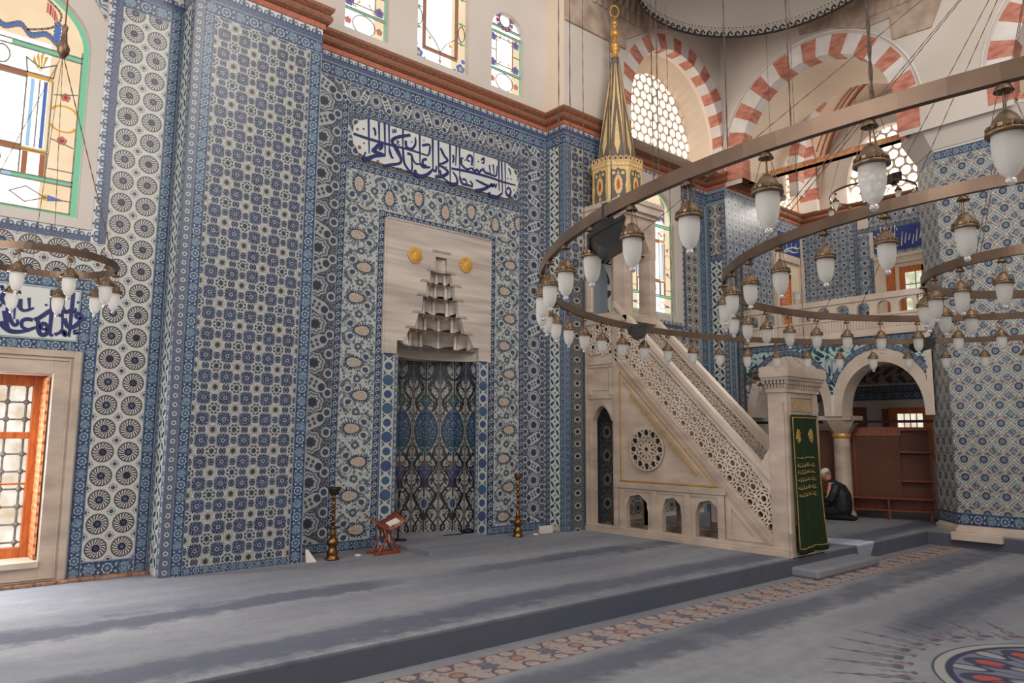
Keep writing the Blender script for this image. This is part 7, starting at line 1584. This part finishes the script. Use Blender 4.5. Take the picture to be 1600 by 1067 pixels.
tag(MB().box((8.05, 8.62, ZF), (8.31, 8.68, ZF+0.115)).build('white_box', PAPER, bevel=0.006), 'low white box standing against the tiles right of the prayer niche', 'box')
tag(MB().prism([(4.07, 8.50, ZF), (4.19, 8.46, ZF), (4.10, 8.53, ZF+0.15), (4.07, 8.53, ZF+0.15)], (0.0, 0.012, 0.0)).build('card', PAPER), 'white card leaning against the tiled pier left of the left candlestick', 'card')
for (x, y, l) in ((4.80, 8.56, 'tiny white floor socket between left candlestick and book stand'), (7.93, 8.62, 'tiny white floor socket beside the low white box')):
    m = MB(); m.lathe([(0, 0), (0.045, 0), (0.045, 0.012), (0.03, 0.02), (0, 0.02)], (x, y, ZF), 14); tag(m.build('floor_socket', PAPER), l, 'socket', 'floor sockets by the back wall')
# ------------------------------------------------------------------ wooden screen in the aisle
O = Vector((14.57, 6.82, 0)); D = Vector((0.379, -0.925, 0)); NN = Vector((-0.925, -0.379, 0))
sc = thing('wooden_screen', 'dark brown wooden screen with shelves and low bench on castors behind the column', 'screen', O+Vector((0, 0, ZF)))
def sb(m, s0, s1, d0, d1, z0, z1, mi=0): m.obox(O+D*(s0+s1)/2+NN*(d0+d1)/2+Vector((0, 0, (z0+z1)/2)), D*(s1-s0)/2, NN*(d1-d0)/2, (0, 0, (z1-z0)/2), mi)
m = MB(); sb(m, -0.9, 1.52, -0.02, 0.0, 0.6, 1.90); m.build('back_panel', PARQ, sc)
m = MB(); sb(m, 0.12, 0.98, 0.03, 0.055, 0.62, 1.88); m.build('sliding_panel', PARQ, sc)
m = MB()
for s in (-0.9, -0.5, 0.02, 0.20, 1.47): sb(m, s, s+0.05, 0.0, 0.035, 0.42, 1.90)
sb(m, -0.9, 1.52, -0.03, 0.06, 1.88, 1.95); sb(m, 0.12, 1.0, 0.055, 0.07, 1.78, 1.88); sb(m, 0.17, 0.2, 0.055, 0.065, 0.62, 1.88); m.build('frame', WOODR, sc)
for z in (1.46, 0.92): m = MB(); sb(m, 0.98, 1.50, 0.0, 0.12, z, z+0.03); m.build('shelf', WOODR, sc)
m = MB(); sb(m, 0.0, 1.50, 0.0, 0.30, 0.60, 0.63); sb(m, 0.0, 1.50, 0.0, 0.30, 0.38, 0.41)
for s in (0.0, 0.72, 1.47): sb(m, s, s+0.03, 0.0, 0.30, 0.41, 0.60)
sb(m, 0.03, 1.47, 0.0, 0.02, 0.41, 0.6); m.build('bench', WOODR, sc)
for s in (0.05, 0.72, 1.40):
    m = MB(); sb(m, s, s+0.05, 0.02, 0.28, 0.30, 0.38); sb(m, s, s+0.05, 0.02, 0.07, 0.22, 0.32); sb(m, s, s+0.05, 0.23, 0.28, 0.22, 0.32); m.build('leg', WOODR, sc)
# ------------------------------------------------------------------ kneeling man
def skin_obj(name, chains, mat, parent, sub=2, root=0):
    vs, es, rs = [], [], []; index = {}
    for ch_ in chains:
        last = None
        for (x, y, z, r) in ch_:
            k = (round(x, 4), round(y, 4), round(z, 4))
            if k not in index: index[k] = len(vs); vs.append((x, y, z)); rs.append(r)
            if last is not None and last != index[k]: es.append((last, index[k]))
            last = index[k]
    me = bpy.data.meshes.new(name); me.from_pydata(vs, es, []); me.update(); o = bpy.data.objects.new(name, me); COL.objects.link(o); WO[o.name] = Vector((0, 0, 0)); me.materials.append(mat)
    sk = o.modifiers.new('skin', 'SKIN'); sk.use_smooth_shade = True
    for i, sv in enumerate(me.skin_vertices[0].data): sv.radius = (rs[i], rs[i]) if not isinstance(rs[i], tuple) else rs[i]; sv.use_root = (i == root)
    su = o.modifiers.new('sub', 'SUBSURF'); su.levels = sub; su.render_levels = sub
    if parent: o.parent = parent
    return o
# local frame: facing +x (towards the back wall), +y to his left
pr_ = thing('person', 'kneeling person in white knit cap and black padded jacket beside the column', 'person', (13.86, 6.64, ZF))
pr_.rotation_euler = (0, 0, math.radians(104))
T0 = (0.0, 0.0, 0.20, 0.11)
chains = [[T0, (0.02, 0, 0.36, 0.11), (0.06, 0, 0.52, 0.115), (0.10, 0, 0.635, 0.085), (0.135, 0, 0.69, 0.058), (0.175, 0, 0.75, 0.062)]]
for s in (-1, 1):
    chains.append([T0, (0.05, s*0.11, 0.175, 0.085), (0.26, s*0.14, 0.155, 0.07), (0.42, s*0.15, 0.09, 0.052), (0.22, s*0.14, 0.07, 0.042), (-0.02, s*0.12, 0.065, 0.036), (-0.12, s*0.11, 0.05, 0.028), (-0.20, s*0.10, 0.04, 0.022)])
    chains.append([(0.10, 0, 0.635, 0.085), (0.09, s*0.15, 0.635, 0.055), (0.10, s*0.225, 0.575, 0.05), (0.13, s*0.255, 0.40, 0.042), (0.26, s*0.18, 0.395, 0.036), (0.345, s*0.11, 0.445, 0.026)])
body = skin_obj('body', chains, SKIN, pr_)
# head
def headmesh():
    m = MB(); n, k = 24, 16; vs = []
    for i in range(k+1):
        th = PI*i/k
        for j in range(n):
            ph = 2*PI*j/n; x = 0.098*math.sin(th)*math.cos(ph); y = 0.078*math.sin(th)*math.sin(ph); z = -0.118*math.cos(th)
            f = max(0, math.cos(ph)); jaw = max(0, -z/0.118)
            y *= 1-0.28*jaw*f; x *= 1-0.10*jaw
            nose = 0.030*math.exp(-((z+0.018)/0.028)**2)*math.exp(-(y/0.016)**2)*(f > 0.5); x += nose
            x -= 0.010*math.exp(-((z-0.016)/0.014)**2)*math.exp(-((abs(y)-0.032)/0.016)**2)*(f > 0.3)
            x += 0.006*math.exp(-((z-0.036)/0.012)**2)*(f > 0.5)*math.exp(-(y/0.05)**2)
            x -= 0.005*math.exp(-((z+0.056)/0.006)**2)*math.exp(-(y/0.025)**2)*(f > 0.5); x += 0.010*math.exp(-((z+0.09)/0.02)**2)*math.exp(-(y/0.03)**2)*(f > 0.5)
            vs.append((x, y, z))
    m.add(vs, [[i*n+j, i*n+(j+1) % n, (i+1)*n+(j+1) % n, (i+1)*n+j] for i in range(k) for j in range(n)], 0, True)
    for s in (-1, 1): m.sphere((-0.012, s*0.080, -0.012), 0.03, 10, sc=(0.6, 0.35, 1.0)); m.sphere((0.082, s*0.031, 0.014), 0.011, 8)
    return m
hd = headmesh().build('head', SKIN, pr_, local=True); hd.location = (0.215, 0, 0.815); hd.rotation_euler = (0, math.radians(32), 0)
m = MB(); m.lathe([(0.088, 0.028), (0.094, 0.035), (0.094, 0.065), (0.086, 0.088), (0.062, 0.112), (0.03, 0.124), (0, 0.127)], (-0.008, 0, 0), 24); cp_ = m.build('knit_cap', KNIT, hd, local=True); cp_.scale = (1.10, 0.92, 1.0)
m = MB(); m.lathe([(0.080, -0.03), (0.090, 0.0), (0.0905, 0.032)], (-0.012, 0, 0), 20, a0=PI*0.55, a1=PI*1.45); hr = m.build('hair', HAIR, hd, local=True); hr.scale = (1.10, 0.92, 1)
jm = MB()
def blob(path, mb_):     # chain of overlapping ellipsoids, fused afterwards into one skin
    for a, b_ in zip(path[:-1], path[1:]):
        for k in range(7):
            t = k/6; p = [a[i]+(b_[i]-a[i])*t for i in range(6)]; mb_.sphere(p[:3], 1.0, 14, sc=p[3:])
blob([(-0.05, 0, 0.20, 0.185, 0.225, 0.13), (-0.06, 0, 0.32, 0.185, 0.22, 0.12), (-0.045, 0, 0.46, 0.18, 0.215, 0.12), (0.0, 0, 0.58, 0.155, 0.20, 0.10), (0.075, 0, 0.655, 0.105, 0.13, 0.075), (0.12, 0, 0.70, 0.082, 0.085, 0.05)], jm)
for s in (-1, 1): blob([(0.02, s*0.17, 0.60, 0.095, 0.085, 0.085), (0.04, s*0.225, 0.50, 0.09, 0.075, 0.085), (0.10, s*0.245, 0.37, 0.08, 0.07, 0.075), (0.22, s*0.19, 0.385, 0.07, 0.062, 0.062), (0.325, s*0.115, 0.435, 0.052, 0.048, 0.05), (0.355, s*0.10, 0.452, 0.045, 0.042, 0.042)], jm)
jk = jm.build('padded_jacket', JACK, pr_, local=True); r_ = jk.modifiers.new('fuse', 'REMESH'); r_.mode = 'VOXEL'; r_.voxel_size = 0.014; r_.use_smooth_shade = True
sm_ = jk.modifiers.new('soft', 'SMOOTH'); sm_.factor = 0.5; sm_.iterations = 4
tm = MB()
for s in (-1, 1): blob([(-0.05, s*0.06, 0.16, 0.17, 0.13, 0.10), (0.12, s*0.13, 0.17, 0.12, 0.11, 0.11), (0.30, s*0.15, 0.14, 0.10, 0.095, 0.095), (0.42, s*0.15, 0.09, 0.08, 0.08, 0.08)], tm); blob([(0.42, s*0.15, 0.08, 0.07, 0.07, 0.07), (0.2, s*0.14, 0.065, 0.07, 0.07, 0.062), (-0.04, s*0.12, 0.06, 0.06, 0.06, 0.058), (-0.2, s*0.11, 0.045, 0.055, 0.045, 0.042), (-0.27, s*0.10, 0.03, 0.035, 0.04, 0.028)], tm)
tr_ = tm.build('trousers', TROU, pr_, local=True); r_ = tr_.modifiers.new('fuse', 'REMESH'); r_.mode = 'VOXEL'; r_.voxel_size = 0.014; r_.use_smooth_shade = True
for s in (-1, 1):      # hands held open before the chest
    HC = [[(0.345, s*0.11, 0.445, 0.024), (0.375, s*0.085, 0.475, 0.030), (0.395, s*0.07, 0.50, 0.028)]]
    for j, (dy, L) in enumerate(((0.022, 0.058), (0.008, 0.068), (-0.007, 0.064), (-0.021, 0.05))):
        a = (0.395, s*0.07, 0.50, 0.028); b1 = (0.405+0.004*j, s*(0.066+dy), 0.525, 0.0095); c1 = (0.415+0.004*j, s*(0.060+dy), 0.525+L*0.6, 0.0088); d1_ = (0.412, s*(0.052+dy), 0.525+L, 0.0075); HC.append([a, b1, c1, d1_])
    HC.append([(0.375, s*0.085, 0.475, 0.030), (0.36, s*0.062, 0.50, 0.011), (0.362, s*0.046, 0.522, 0.0095), (0.37, s*0.04, 0.54, 0.008)])
    skin_obj('hand', HC, SKIN, pr_, 2)
